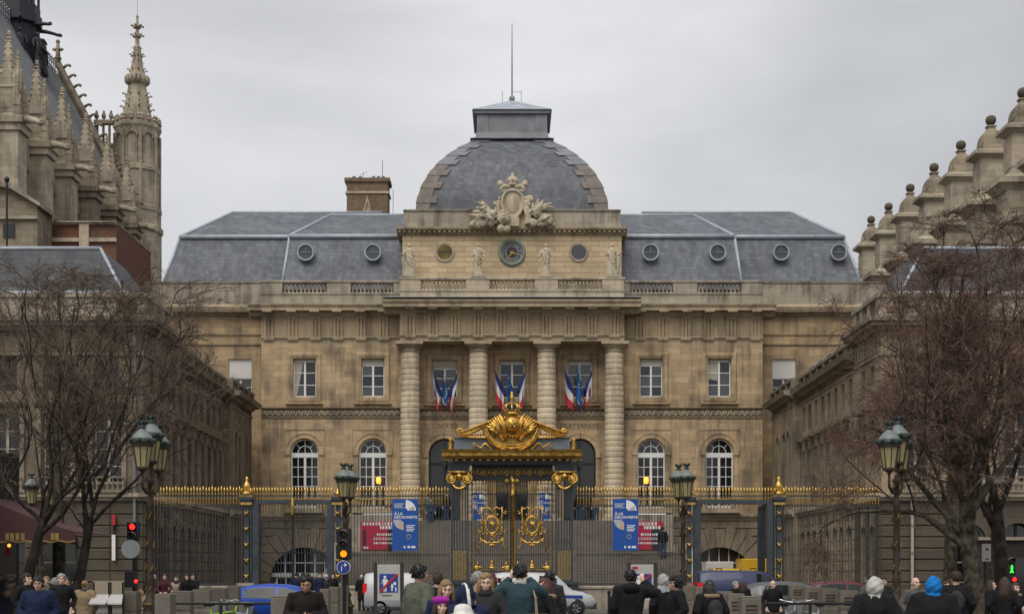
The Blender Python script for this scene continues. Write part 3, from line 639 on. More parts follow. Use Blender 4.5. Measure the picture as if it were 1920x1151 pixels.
MB().tube([(.62, YC-.3, lz+3.0), (.62, YC-.3, lz+3.95)], .018, 5).tube([(0, YC-.3, lz+3.85), (.62, YC-.3, lz+3.85)], .015, 5).tube([(-.65, YC-.3, lz+3.0), (-.65, YC-.3, lz+3.9)], .018, 5).build('antenna_rod', 'lead', dome)
for px, py in ((930, 276), (995, 276), (883, 312), (961, 312), (1042, 312)):
    z = Z(py, YC-4.6); w_ = prof_at(z); MB().ball((X(px, YC-w_), YC-w_-.03, z), .05, 6, 4).build('roof_hook', 'zinc_pale', dome)
# chimney behind the roof
D = 99.5
ch = MB(); ch.box(X(650, D), X(727, D), D, D+1.6, 24.6, Z(341, D)); ch.box(X(646, D), X(731, D), D-.12, D+1.72, Z(341, D), Z(334, D)); cho = ch.build('chimney', 'brick_brown', palace)
MB().box(X(647.5, D), X(729.5, D), D-.08, D+1.68, Z(363, D), Z(359, D)).build('chimney_band', 'stone_pale', cho)
pd = MB(); cxp = X(689, D)
pd.prism([(cxp-.75, 25.4), (cxp-.55, 25.4), (cxp, Z(379, D)), (cxp+.55, 25.4), (cxp+.75, 25.4), (cxp, Z(367, D))], D-.12, D+.02); pd.prism([(cxp-.56, 25.4), (cxp+.56, 25.4), (cxp, Z(378, D))], D-.05, D+.02); fixn(pd.build('chimney_gable', 'stone_pale', cho))
for px in (662, 674, 699, 708, 717): MB().lathe([(.13, 0), (.11, .25), (.13, .27)], 8, (X(px, D), D+.6, Z(334, D))).build('chimney_pot', 'lead', cho)
an = MB().tube([(X(716, D), D+.5, Z(332, D)), (X(716, D), D+.5, Z(297, D))], .025, 5).tube([(X(680, D), D+.5, Z(332, D)), (X(680, D), D+.5, Z(320, D))], .02, 5).tube([(X(673, D), D+.5, Z(325, D)), (X(687, D), D+.5, Z(318, D))], .015, 4).tube([(X(736, D), D+.5, 25), (X(736, D), D+.5, Z(352, D))], .02, 5)
an.build('antenna', 'lead', cho)
# grand stairs
stairs = thing('grand_staircase', 'wide stone staircase rising to the courthouse columns', 'staircase', (0, 74, 0))
nr = 17; rz = 2.7/nr; tr = .32; w0 = 9.55
for i in range(nr): MB().bbox(-w0, w0, 74+i*tr, 74+nr*tr+.3, i*rz+.002, (i+1)*rz, .015).build('step', 'stone_step', stairs)
yl = 74+nr*tr; nr2 = 12; rz2 = (LAND-2.7)/nr2; w1 = 6.9
for i in range(nr2): MB().bbox(-w1, w1, 81.4+i*.33, 86.2, 2.7+i*rz2+.002, 2.7+(i+1)*rz2, .015).build('step', 'stone_step', stairs)
ld = MB().box(-w0, w0, yl+.3, 88, 0, 2.7); ld.build('landing', 'stone_step', stairs)
pod = MB(); pod.box(-w0, -w1-.002, 83.6, 88.02, 2.7, LAND+.3); pod.box(w1+.002, w0, 83.6, 88.02, 2.7, LAND+.3); pod.box(-w1, w1, 86.2, 88.7, 2.7, LAND); pod.build('podium', 'stone_grey', stairs)
for s in (-1, 1):
    ck = MB(); ck.add([(s*w0, 73.8, 0), (s*w0, 73.8, .5), (s*w0, yl, 3.2), (s*w0, yl, 0), (s*(w0+.5), 73.8, 0), (s*(w0+.5), 73.8, .5), (s*(w0+.5), yl, 3.2), (s*(w0+.5), yl, 0)], [(0, 1, 2, 3), (4, 7, 6, 5), (1, 5, 6, 2), (0, 4, 5, 1), (3, 2, 6, 7)])
    ck.box(min(s*w0, s*(w0+.5)), max(s*w0, s*(w0+.5)), yl, 87.9, 0, 3.2); fixn(ck.build('cheek_wall', 'stone_grey', stairs))
# ================================================================== ground
mat('asphalt', (.05, .05, .052), .85, 0, var=.25, scale=1.5, bump=.4, bscale=60)
mat('paving', (.12, .11, .095), .85, 0, var=.2, scale=1.2, bump=.3, bscale=30)
mat('kerb_stone', (.2, .185, .165), .8, 0, var=.2, scale=2)
mat('road_white', (.6, .6, .58), .7, 0, var=.2, scale=4)
struct('ground', MB().add([(-2500, -200, -.15), (2500, -200, -.15), (2500, 3000, -.15), (-2500, 3000, -.15)], [(0, 1, 2, 3)]), 'asphalt')
struct('plaza_pavement', MB().box(-60, 60, -30, 43.0, -.14, -.004), 'paving')
struct('road', MB().box(-120, 120, 43.4, 59.0, -.146, -.13), 'asphalt')
struct('far_pavement', MB().box(-60, 60, 59.3, 62.3, -.14, .0), 'paving')
struct('court_pavement', MB().box(-40, 40, 62.3, 140, -.14, -.004), 'paving')
struct('near_kerb', MB().box(-60, 60, 43.0, 43.3, -.14, .004), 'kerb_stone')
struct('far_kerb', MB().box(-60, 60, 59.0, 59.3, -.14, .006), 'kerb_stone')
mk = MB()
for i in range(-14, 15): mk.box(i*4-1, i*4+1, 51.0, 51.14, -.128, -.124)
struct('road_marking', mk, 'road_white')
# ================================================================== the two court wings and their corner pavilions
SL = -.0133; TH = math.atan2(1, SL)
def wingX(D): return -16.32+SL*(D-67)
me_wbal = balu.mesh('baluster', 'stone_wing_trim', True)
def make_wing(s):
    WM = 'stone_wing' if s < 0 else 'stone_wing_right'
    D0, D1 = 67.0, 87.9; Ln = (D1-D0)/math.sin(TH)
    if s < 0: loc, rz = (wingX(D0), D0, 0), TH
    else: loc, rz = (-wingX(D1), D1, 0), -TH
    root = thing('court_wing', ('left-hand dark stone wing beside the court, below the chapel' if s < 0 else 'right-hand stone wing beside the court with dormers above its parapet'), 'building', loc, rz, 'wings flanking the court', world=False)
    ORG[root.name] = (0, 0, 0)
    u = (lambda a: a) if s < 0 else (lambda a: Ln-a)
    def rng(a, b): a, b = u(a), u(b); return (min(a, b), max(a, b))
    nb = 8; pitch = 1.66; s0 = .35; sp0 = s0+nb*pitch              # far pavilion starts here
    holes = []; cs = [u(s0+pitch*(i+.5)) for i in range(nb)]
    for c in cs: holes += [(c-.5, c+.5, .3, 3.3, 1), (c-.44, c+.44, 5.55, 8.35, 0), (c-.36, c+.36, 9.5, 10.85, 0)]
    a, b = rng(0, sp0)
    w = MB(); wall(w, a, b, 0, 11.6, 0, .45, holes); w.build('court_wall', WM, root)
    a2, b2 = rng(sp0, Ln); pj = -.4
    hp = []; cp = [u(sp0+1.7), u(sp0+3.0), u(sp0+5.2)]
    for c in cp: hp += [(c-.38, c+.38, 5.6, 9.3, 1), (c-.45, c+.45, .3, 3.2, 1)]
    w = MB(); wall(w, a2, b2, 0, 11.6, pj, .4, hp)
    xe = a2 if s < 0 else b2; w.add([(xe, pj, 0), (xe, .3, 0), (xe, .3, 11.6), (xe, pj, 11.6)], [(0, 1, 2, 3)]); w.build('end_pavilion_wall', WM, root)
    for c in cs:
        rect_window(root, c, 9.5, 10.85, .72, .38, fr='iron_dark', kinds='glass_dark', rows=2)
        rect_window(root, c, 5.55, 8.35, .88, .38, fr='iron_dark', kinds='glass_dark', rows=4)
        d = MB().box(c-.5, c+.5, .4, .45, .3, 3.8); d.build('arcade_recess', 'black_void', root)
        h = MB(); profile_x(h, c-.68, c+.68, [(.05, 8.72), (-.12, 8.74), (-.2, 8.84), (-.36, 8.88), (-.38, 9.0), (.05, 9.06)])
        for q in (-1, 1): h.box(c+q*.56-.07, c+q*.56+.07, -.2, .02, 8.3, 8.73); h.box(c+q*.53-.06, c+q*.53+.06, -.07, .02, 5.5, 8.3)
        h.build('window_hood', 'stone_wing_trim', root)
        k = MB(); k.ring((c, 0, 3.3), .52, .7, -.08, .02, 10, 0, PI); k.build('arch_ring', WM, root)
    for c in cp:
        f = MB(); f.box(c-.38, c+.38, pj+.3, pj+.34, 5.6, 9.7); f.build('pane', 'glass_dark', root)
        f = MB(); f.box(c-.03, c+.03, pj+.26, pj+.3, 5.6, 9.6)
        for z in (6.5, 7.4, 8.3, 9.2): f.box(c-.38, c+.38, pj+.27, pj+.3, z-.02, z+.02)
        f.build('window', 'iron_dark', root)
        f = MB(); f.ring((c, pj, 9.3), .42, .58, -.07, .02, 12, 0, PI); f.box(c-.56, c-.42, pj-.06, pj+.02, 5.55, 9.25); f.box(c+.42, c+.56, pj-.06, pj+.02, 5.55, 9.25); f.build('window_surround', 'stone_wing_trim', root)
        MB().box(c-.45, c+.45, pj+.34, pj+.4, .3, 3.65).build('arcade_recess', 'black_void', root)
    for i in range(nb+1):                                           # rusticated ground-floor piers and upper pilaster strips
        c = u(s0+pitch*i)
        for j in range(9): MB().bbox(c-.29, c+.29, -.10, .02, .12+j*.5, .12+j*.5+.46, .03).build('pier_block', WM, root)
        p = MB().box(c-.16, c+.16, -.07, .02, 5.2, 8.6); p.build('pilaster_strip', 'stone_wing_trim', root)
    for xa, xb, yy in ((a, b, 0), (a2, b2, pj)):
        l = MB(); profile_x(l, xa, xb, [(yy+.1, 4.72), (yy-.12, 4.74), (yy-.16, 4.85), (yy-.34, 4.9), (yy-.36, 5.08), (yy+.1, 5.2)]); l.build('string_course', 'stone_pale', root)
        l = MB(); profile_x(l, xa-.0, xb+.0, [(yy+.4, 11.05), (yy-.05, 11.05), (yy-.08, 11.15), (yy+.0, 11.18), (yy, 11.48), (yy-.15, 11.52), (yy-.22, 11.62), (yy-.55, 11.66), (yy-.6, 11.8), (yy-.66, 11.92), (yy+.4, 11.98)]); l.build('cornice', 'stone_wing_trim', root)
        p = MB(); p.box(xa, xb, yy-.15, yy+.25, 11.95, 12.12); p.box(xa, xb, yy-.2, yy+.3, 12.48, 12.62); n = max(2, round((xb-xa)/1.66))
        po = p.build('balustrade', 'stone_wing_trim', root)
        for i in range(n+1):
            x = xa+(xb-xa)*i/n; x = min(max(x, xa+.16), xb-.16); MB().box(x-.16, x+.16, yy-.17, yy+.27, 12.121, 12.479).build('parapet_pier', 'stone_wing_trim', po)
            if i < n:
                for q in range(1, 6): put(me_wbal, 'baluster', po, (xa+(xb-xa)*(i+q/6)/n, yy+.05, 12.12), sc=(.8, .8, .6))
    bk = MB().box(min(a, a2)+.01, max(b, b2)-.01, .5, 8, 0, 11.9); bk.build('body', WM, root)
    r = MB(); r.add([(0, .3, 12.0), (Ln, .3, 12.0), (Ln, 2.2, 13.3), (0, 2.2, 13.3), (0, 8, 12), (Ln, 8, 12)], [(0, 1, 2, 3), (3, 2, 5, 4)]); r.build('roof', 'slate_dark', root)
    if s > 0:
        for i in range(6):
            c = u(2.0+i*2.3); d = MB(); d.box(c-.45, c+.45, .75, 2.2, 12.2, 13.05); d.prism([(c-.6, 13.05), (c+.6, 13.05), (c+.45, 13.2), (c-.45, 13.2)], .6, 2.3)
            do = d.build('dormer', 'lead', root); MB().box(c-.3, c+.3, .72, .75, 12.3, 12.98).build('dormer_pane', 'glass_dark', do); MB().box(c-.62, c+.62, .56, 2.3, 13.2, 13.26).build('dormer_cap', 'zinc_pale', do)
    return root
wingL = make_wing(-1); wingR = make_wing(1)

def make_pavilion(s):
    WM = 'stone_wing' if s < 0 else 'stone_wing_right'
    D0, D1 = 62.5, 67.0; xc = -16.3; xo = -30.0            # built on the left, mirrored for the right
    m = (lambda mb: mb) if s < 0 else (lambda mb: mb.mirx())
    root = thing('corner_pavilion', ('tall stone corner pavilion with slate roof behind the bare left-hand trees' if s < 0 else 'tall stone corner pavilion with slate roof behind the reddish right-hand trees'), 'building', (s*-xc*1.0 if s > 0 else xc, D0, 0), 0, 'corner pavilions on the street')
    B = lambda mb, nm, mt, par=None, sm=False: fixn(m(mb).build(nm, mt, par or root, sm))
    # street front
    wins = [-17.9, -20.15, -22.4, -24.65]
    holes = []
    for i, c in enumerate(wins):
        holes += [(c-.62, c+.62, 5.5, 8.6, 0), (c-.5, c+.5, 9.6, 11.1, 0)]
        if i in (1, 2): holes += [(c-.85, c+.85, .25, 2.9, 1)]
    w = MB(); wall(w, xo, xc, 4.8, 12.3, D0, .4, [h for h in holes if h[2] > 1]); m(w).build('front_wall', WM, root)
    w = MB(); wall(w, xo, xc, 0, 4.8, D0, .4, [h for h in holes if h[2] < 1]); m(w).build('base_wall', 'stone_dark_shade', root)
    for i, c in enumerate(wins):
        cc = c if s < 0 else -c
        rect_window(root, cc, 5.5, 8.6, 1.24, D0+.3, kinds='glass_dark', rows=4, fr='cream_blind', bar=.05); rect_window(root, cc, 9.6, 11.1, 1.0, D0+.3, kinds='glass_dark', rows=2, fr='iron_dark')
        h = MB(); profile_x(h, c-.95, c+.95, [(D0+.05, 8.85), (D0-.15, 8.88), (D0-.3, 9.0), (D0-.34, 9.1), (D0+.05, 9.16)])
        for q in (-1, 1): h.box(c+q*.76-.1, c+q*.76+.1, D0-.1, D0+.02, 5.3, 8.85)
        B(h, 'window_hood', 'stone_wing_trim')
        bl = MB(); bl.box(c-1, c+1, D0-.45, D0, 5.08, 5.22); bl.box(c-.95, c+.95, D0-.4, D0-.25, 5.72, 5.8)
        bo = B(bl, 'balcony', 'stone_wing_trim')
        for k in range(8): put(me_wbal, 'baluster', bo, (cc-.8+k*.228, D0-.33, 5.22), sc=(.7, .7, .84))
        if i in (1, 2):
            rect_window(root, cc, .25, 2.9, 1.7, D0+.34, kinds='glass_dark', rows=3, fr='cream_blind' if i == 1 else 'iron_dark', bar=.05)
            f = MB(); f.ring((c, D0+.34, 2.9), .78, .86, -.02, .06, 14, 0, PI); f.box(c-.05, c+.05, D0+.32, D0+.38, 2.9, 3.7); fo = B(f, 'arched_light', 'cream_blind' if i == 1 else 'iron_dark')
            g = MB().add([(c+.84*math.cos(PI*q/12), D0+.39, 2.9+.84*math.sin(PI*q/12)) for q in range(13)], [tuple(range(13))]); B(g, 'pane', 'glass_dark', fo)
    z = .15
    for j in range(9):                                              # banded courses of the base
        for a, b in ((-26, -23.3), (-21.5, -21.05), (-19.25, xc)):
            x = a
            while x < b-.05: xb_ = min(x+1.5, b); B(MB().bbox(x+.008, xb_-.008, D0-.07, D0+.02, z, z+.46, .035), 'stone_block', 'stone_dark_shade'); x += 1.5
        z += .5
    l = MB(); profile_x(l, xo, xc+.3, [(D0+.1, 4.72), (D0-.12, 4.74), (D0-.18, 4.85), (D0-.34, 4.9), (D0-.36, 5.06), (D0+.1, 5.1)]); l.box(xc-.1, xc+.33, D0, D1, 4.76, 5.09); B(l, 'string_course', 'stone_pale')
    # court side
    ys = [64.0, 65.6]
    sw = MB(); wall(sw, D0, D1, 0, 12.3, 0, .4, [(y-.45, y+.45, 5.5, 8.4, 0) for y in ys]+[(y-.4, y+.4, 9.6, 10.9, 0) for y in ys]+[(y-.5, y+.5, .3, 3.2, 1) for y in ys])
    sw.v = [(xc-y, x, z) for x, y, z in sw.v]; B(sw, 'court_wall', WM)
    for y in ys:
        for z0, z1, h in ((5.5, 8.4, .45), (9.6, 10.9, .4), (.3, 3.7, .5)):
            B(MB().box(xc-.42, xc-.38, y-h, y+h, z0, z1), 'pane', 'glass_dark')
            if z0 > 1: B(MB().box(xc-.37, xc-.33, y-.03, y+.03, z0, z1).box(xc-.37, xc-.33, y-h, y+h, (z0+z1)/2-.02, (z0+z1)/2+.02), 'window', 'iron_dark')
        h = MB().box(xc-.02, xc+.34, y-.65, y+.65, 8.85, 9.05); B(h, 'window_hood', 'stone_wing_trim')
    for j in range(9):
        for a, b in ((D0, 63.45), (64.55, 65.05), (66.15, D1)): B(MB().box(xc-.02, xc+.06, a+.01, b-.01, .17+j*.5, .17+j*.5+.43), 'stone_block', 'stone_dark_shade')
    n = 9
    for i in range(n): y = D0+.3+i*(D1-D0-.6)/(n-1); B(MB().box(xc-.02, xc+.09, y-.13, y+.13, 11.35, 12.2), 'triglyph', 'stone_wing_trim')
    c = MB()
    for zz0, zz1, e in ((11.15, 11.28, .1), (12.25, 12.42, .22), (12.42, 12.6, .52), (12.6, 12.78, .64)): c.box(xo, xc+e, D0-e, D1+e*.6, zz0, zz1)
    B(c, 'cornice', 'stone_wing_trim')
    p = MB(); p.box(xo, xc+.1, D0-.1, D1+.1, 12.77, 13.0); p.box(xc-.3, xc+.18, D0-.14, D1+.15, 13.72, 13.9); p.box(xo, xc-.3, D0-.14, D0+.3, 13.72, 13.9); p.box(xo, xc-1.2, D0-.04, D0+.3, 13.0, 13.72)
    for y in (D0+.25, D0+1.75, D0+3.2, D1-.2): p.box(xc-.28, xc+.1, y-.25, y+.25, 13.0, 13.72)
    po = B(p, 'parapet', 'stone_grey')
    for y in (D0+1, D0+2.48, D0+3.7):
        for q in (-.3, 0, .3): put(me_wbal, 'baluster', po, ((xc-.05)*(1 if s < 0 else -1), y+q, 13.0), sc=(1, 1, 1.2))
    B(MB().box(xo, xc-.5, D0+.42, D1+6, 0, 12.7), 'body', WM)
    r = MB(); x1, x2 = xc-1.0, xc-2.6
    r.add([(xo, D0+.6, 13.9), (x1, D0+.6, 13.9), (x2, D0+2.4, 16.4), (xo, D0+2.4, 16.4), (x1, D1+4, 13.9), (x2, D1+2, 16.4), (xo, D1+2, 16.4)], [(0, 1, 2, 3), (1, 4, 5, 2), (3, 2, 5, 6)]); m(r).build('roof', 'slate_dark', root)
    B(MB().tube([(xo, D0+.55, 13.98), (x1+.1, D0+.55, 13.98), (x1+.1, D1+3.5, 13.98)], .14, 8).tube([(xo, D0+2.4, 16.42), (x2, D0+2.4, 16.42)], .1, 6).tube([(x1, D0+.6, 13.95), (x2, D0+2.4, 16.42)], .08, 6), 'zinc_roll', 'zinc_pale', None, True)
    if s < 0:
        a = MB(); cx = -20.15
        for i in range(7):                                          # round-headed awning over the doorway
            t0, t1 = PI/2*i/7, PI/2*(i+1)/7
            for k in range(10):
                p0, p1 = PI*k/10, PI*(k+1)/10
                f = lambda t, p: (cx-1.0*math.cos(p)*math.cos(t*0+0), D0-.1-1.1*math.sin(t)*max(.05, math.sin(p)), 2.75+(1.0*math.cos(t)+.15)*math.sin(p))
                a.add([f(t0, p0), f(t0, p1), f(t1, p1), f(t1, p0)], [(0, 1, 2, 3)])
        mat('awning_maroon', (.045, .018, .02), .8, 0, var=.2)
        m(a).build('door_awning', 'awning_maroon', root, True)
    return root
pavL = make_pavilion(-1); pavR = make_pavilion(1)
# red and white banner strip and a drain pipe on the left corner are street signs on the wall
mat('red_paint', (.42, .02, .03), .55, 0, var=.1); mat('blue_paint', (.015, .05, .28), .5, 0, var=.1); mat('grey_paint', (.30, .31, .32), .5, 0, var=.1)
t = thing('street_flag_sign', 'tall narrow red and white strip sign on the left pavilion base', 'sign', P(213, 1068, 62.3))
MB().box(X(210.5, 62.3), X(217, 62.3), 62.22, 62.3, Z(984, 62.3), Z(964, 62.3)).build('red_strip', 'red_paint', t); MB().box(X(210.5, 62.3), X(217, 62.3), 62.22, 62.3, Z(1050, 62.3), Z(1002, 62.3)).build('white_strip', 'white_paint', t)
MB().box(X(212, 62.3), X(215, 62.3), 62.3, 62.42, Z(1050, 62.3), Z(964, 62.3)).build('sign_bracket', 'iron_dark', t)
for i, (px, s) in enumerate(((1711, 1), (252, -1))):
    t = thing('drain_pipe', ('pale metal drain pipe on the right pavilion corner' if s > 0 else 'dark metal drain pipe on the left pavilion corner'), 'pipe', P(px, 1110, 62.25))
    MB().tube([(X(px, 62.25), 62.28, 0.05), (X(px, 62.25), 62.28, 5.0 if s > 0 else 12)], .07, 8).build('pipe', 'cream_blind' if s > 0 else 'lead', t)
    for z in (1.2, 2.4, 3.6): MB().tube([(X(px, 62.25), 62.28, z), (X(px, 62.25), 62.28, z+.08)], .095, 8).build('pipe_clip', 'lead', t)
# ================================================================== chapel on the left
def figure_mb(h=1.0, seed=0, arms=((.5, -.2), (-.3, .1)), lean=0, hip=.02):
    """a draped standing figure (height h): folds cut into the robe, shoulders, neck, head with hair, two arms"""
    rg = random.Random(seed); mb = MB(); n = 22; rings = []
    lev = [(0, .135, .12), (.06, .128, .115), (.2, .118, .10), (.35, .112, .095), (.48, .118, .095), (.56, .108, .085), (.62, .098, .078), (.7, .115, .082), (.77, .128, .08), (.815, .115, .07), (.84, .06, .05), (.855, .036, .036), (.88, .034, .036)]
    ph = [rg.uniform(0, 6.3) for _ in range(4)]
    for z, rx, ry in lev:
        amp = .16*max(0, 1-z/.62)+.05*(z < .8); ring = []
        ox = hip*math.sin(z*3.1)+lean*z
        for i in range(n):
            a = 2*PI*i/n; k = 1+amp*(.6*math.sin(7*a+ph[0]+z*3)+.5*math.sin(11*a+ph[1]-z*5)+.35*math.sin(4*a+ph[2]))
            ring.append((ox+rx*k*math.cos(a), ry*k*math.sin(a), z))
        rings.append(ring)
    vs = [v for r in rings for v in r]; fs = []
    for q in range(len(rings)-1):
        for i in range(n): j = (i+1) % n; fs.append((q*n+i, q*n+j, q*n+n+j, q*n+n+i))
    fs.append(tuple(reversed(range(n)))); mb.add(vs, fs)
    hx = hip*math.sin(2.8)+lean*.92
    mb.ball((hx, -.005, .925), (.048, .056, .068), 12, 9); mb.ball((hx, .012, .945), (.054, .058, .058), 12, 8); mb.ball((hx, -.058, .918), (.012, .016, .016), 6, 4); mb.ball((hx, .055, .925), (.035, .03, .03), 8, 6)
    for s, (ex, ey) in zip((-1, 1), arms):
        sh = Vector((s*.115+lean*.78, 0, .775)); el = sh+Vector((s*.055, .01-.03*abs(ex), -.15)); wr = el+Vector((s*.07*ex+.02*s, -.09+.02*ey, -.05+.14*ey)); hd = wr+(wr-el).normalized()*.045
        mb.tube([sh+Vector((-s*.02, 0, .01)), sh, (sh+el)/2+Vector((s*.01, 0, 0)), el, (el+wr)/2, wr], [.03, .047, .043, .038, .033, .024], 9); mb.tube([wr, (wr+hd)/2, hd], [.02, .025, .012], 7, flat=.6)
    for i in range(3):                                              # thrown drapery across the body
        t = i/3; mb.tube([(-.12+hip, -.05, .74-.05*t), (-.03, -.085-.012*i, .6-.1*i), (.08, -.085, .5-.12*i), (.12, -.02, .48-.1*i)], [.014, .024, .02, .01], 6)
    mb.v = [(x*h, y*h, z*h) for x, y, z in mb.v]; return mb
chapel = thing('gothic_chapel', 'pale gothic chapel with pinnacled buttresses, steep lead roof and spired stair turret', 'church', (-36, 110, 0))
XE, XR, ZE, ZRG = -34.9, -40.9, 34.6, 46.2
nv = MB().box(-46.5, XE, 94, 126, 0, 32.6).build('nave_wall', 'stone_chapel', chapel)
rf = MB(); rf.add([(XE+.2, 94, ZE), (XR, 94, ZRG), (XR, 127, ZRG), (XE+.2, 127, ZE), (2*XR-XE, 94, ZE), (2*XR-XE, 127, ZE)], [(0, 3, 2, 1), (1, 2, 5, 4)]); ro = rf.build('roof', 'lead_roof', chapel)
sm = MB(); k = 94.0
while k < 127:
    sm.tube([(XE+.22, k, ZE), (XR, k, ZRG+.03)], .05, 4); k += .62
sm.build('roof_seam', 'lead', ro)
cr = MB(); k = 94.5
while k < 127: cr.box(XR-.04, XR+.04, k-.04, k+.04, ZRG, ZRG+.9); cr.ball((XR, k, ZRG+1.0), .12, 6, 4); k += .5
cr.box(XR-.03, XR+.03, 94, 127, ZRG+.1, ZRG+.2); cr.box(XR-.03, XR+.03, 94, 127, ZRG+.6, ZRG+.68); cr.build('ridge_cresting', 'lead', ro)
bl = MB().box(XE-.2, XE+.35, 94, 126, 32.6, 32.9); bl.box(XE+.05, XE+.3, 94, 126, 33.9, 34.05); k = 94.3
while k < 126: bl.box(XE+.1, XE+.25, k-.07, k+.07, 32.9, 33.9); k += .55
bl.build('eaves_balustrade', 'stone_chapel', chapel)
# far gable with crockets
ga = MB(); ga.add([(XR, 127.2, ZRG+.9), (XE+.9, 127.2, ZE-.6), (XE+.9, 128, ZE-.6), (XR, 128, ZRG+.9), (XR, 127.2, ZRG-1), (XE-.7, 127.2, ZE-.9)], [(0, 4, 5, 1), (0, 1, 2, 3)])
ga.tube([(XR, 127.3, ZRG+1.0), (XE+1.0, 127.3, ZE-.7)], .33, 8)
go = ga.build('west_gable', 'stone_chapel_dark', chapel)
ckt = MB().tube([(0, 0, 0), (.16, 0, .2), (.36, 0, .3), (.46, 0, .2)], [.12, .1, .1, .06], 6).ball((.44, 0, .24), .12, 6, 5)
me_ck = {k_: ckt.mesh('crocket', k_, True) for k_ in ('stone_chapel', 'stone_chapel_dark')}
for i in range(15):
    t = (i+.6)/15; put(me_ck['stone_chapel_dark'], 'crocket', go, (XR+(XE+1-XR)*t+.25, 127.3, ZRG+1+(ZE-1.7-ZRG)*t+.2), (0, R(12), 0), (1.15,)*3)
for i in range(13):
    t = (i+.8)/14; put(me_ck['stone_chapel_dark'], 'crocket', go, (XR+(XE+1-XR)*t-.35, 127.1, ZRG+.6+(ZE-1.7-ZRG)*t-.35), (0, R(150), 0), (.9,)*3)
fn = MB().tube([(XR, 127.3, ZRG+.8), (XR, 127.3, ZRG+3.1)], [.3, .12], 8).ball((XR, 127.3, ZRG+1.5), (.36, .36, .14), 8, 5).ball((XR, 127.3, ZRG+2.3), (.55, .2, .18), 8, 5).ball((XR, 127.3, ZRG+3.0), .2, 8, 5); fn.build('gable_finial', 'stone_chapel_dark', chapel, True)
# buttresses with pinnacles and gargoyles
def pinnacle(h, w):
    p = MB(); b = h*.34; p.box(-w, w, -w, w, 0, b); p.box(-w*1.18, w*1.18, -w*1.18, w*1.18, b-.12, b+.02)
    for ax in range(4):
        g = MB().prism([(-w*.95, b), (w*.95, b), (0, b+w*2.2)], -w*1.1, -w*.6); m_ = Matrix.Rotation(ax*PI/2, 4, 'Z'); p.merge(g, m_); g = MB().box(-w*.55, w*.55, -w*1.03, -w*.9, b*.25, b*.85); p.merge(g, m_)
        p.merge(MB().box(-w*1.1, -w*.8, -w*1.1, -w*.8, b*.1, b+w*.9).frus(-w*.95, -w*.95, b+w*.9, b+w*1.9, w*.17, w*.17, .01, .01), m_)
    p.frus(0, 0, b, h-.25, w*.85, w*.85, .09, .09)
    for i in range(7):
        t = (i+1.0)/8; z = b+(h-.3-b)*t; r = w*.85*(1-t)+.09*t
        for ax in range(4):
            a = PI/4+ax*PI/2; p.ball((math.cos(a)*r*1.38, math.sin(a)*r*1.38, z), (.11, .11, .1), 5, 4)
    p.ball((0, 0, h-.55), (.26, .26, .1), 8, 4); p.tube([(0, 0, h-.6), (0, 0, h)], [.12, .06], 6); p.ball((0, 0, h-.12), .15, 6, 5); p.ball((0, 0, h-.3), (.22, .22, .08), 8, 4)
    return p
me_pin = pinnacle(5.9, .6).mesh('pinnacle', 'stone_chapel'); me_pin2 = pinnacle(3.2, .4).mesh('pinnacle', 'stone_chapel')
garg = MB().tube([(0, 0, 0), (.6, 0, .06), (1.2, 0, .02), (1.7, 0, -.1), (2.0, 0, -.12)], [.3, .26, .22, .2, .1], 7).ball((1.75, 0, .05), (.25, .17, .17), 7, 5); me_gar = garg.mesh('gargoyle', 'stone_chapel', True)
for i, D in enumerate((95.0, 100.6, 106.3, 112.3, 118.2, 124.3)):
    b = MB(); b.box(-36.5, -33.2, D, D+1.7, 0, 31.2); b.box(-36.5, -33.0, D-.15, D+1.85, 31.2, 31.7); b.box(-36.6, -32.85, D-.3, D+2.0, 31.7, 32.15); b.frus(-35, D+.85, 32.15, 32.45, 1.9, 1.1, 1.4, .7)
    for z in (12, 20, 26): b.box(-36.5, -33.05, D-.1, D+1.8, z, z+.3)
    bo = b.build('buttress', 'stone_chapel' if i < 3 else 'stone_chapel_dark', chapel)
    put(me_pin, 'pinnacle', bo, (-34.1, D+.85, 32.3)); put(me_pin2, 'pinnacle', bo, (-33.3, D+.1, 32.1), sc=(.55, .55, .8)); put(me_pin2, 'pinnacle', bo, (-33.3, D+1.6, 32.1), sc=(.55, .55, .8)); put(me_gar, 'gargoyle', bo, (-33.1, D+.4, 32.0), (0, R(10), R(-25)))
    if i < 5:
        g = MB(); yc = D+3.7; pr = [(yc-1.9, 30.0), (yc+1.9, 30.0), (yc, 35.2)]; g.add([(XE+.5, a_, c_) for a_, c_ in pr]+[(XE+.05, a_, c_) for a_, c_ in pr], [(0, 1, 2), (3, 5, 4), (0, 2, 5, 3), (1, 4, 5, 2)]); gg = g.build('window_gable', 'stone_chapel', chapel); fixn(gg)
        q = MB().tube([(XE+.5, yc-2, 29.9), (XE+.5, yc, 35.3), (XE+.5, yc+2, 29.9)], .16, 6); q.build('gable_coping', 'stone_chapel', chapel)
        wv = MB().box(XE+.0, XE+.06, yc-1.5, yc+1.5, 14, 28); wo = wv.build('window', 'glass_dark', chapel)
        tr = MB()
        for q_ in (-1.5, -.75, 0, .75, 1.5): tr.box(XE+.05, XE+.2, yc+q_-.08, yc+q_+.08, 14, 30)
        tr.build('window_tracery', 'stone_chapel', wo); put(me_pin2, 'pinnacle', chapel, (XE+.4, yc, 34.7), (0, 0, 0), (.6, .6, 1))
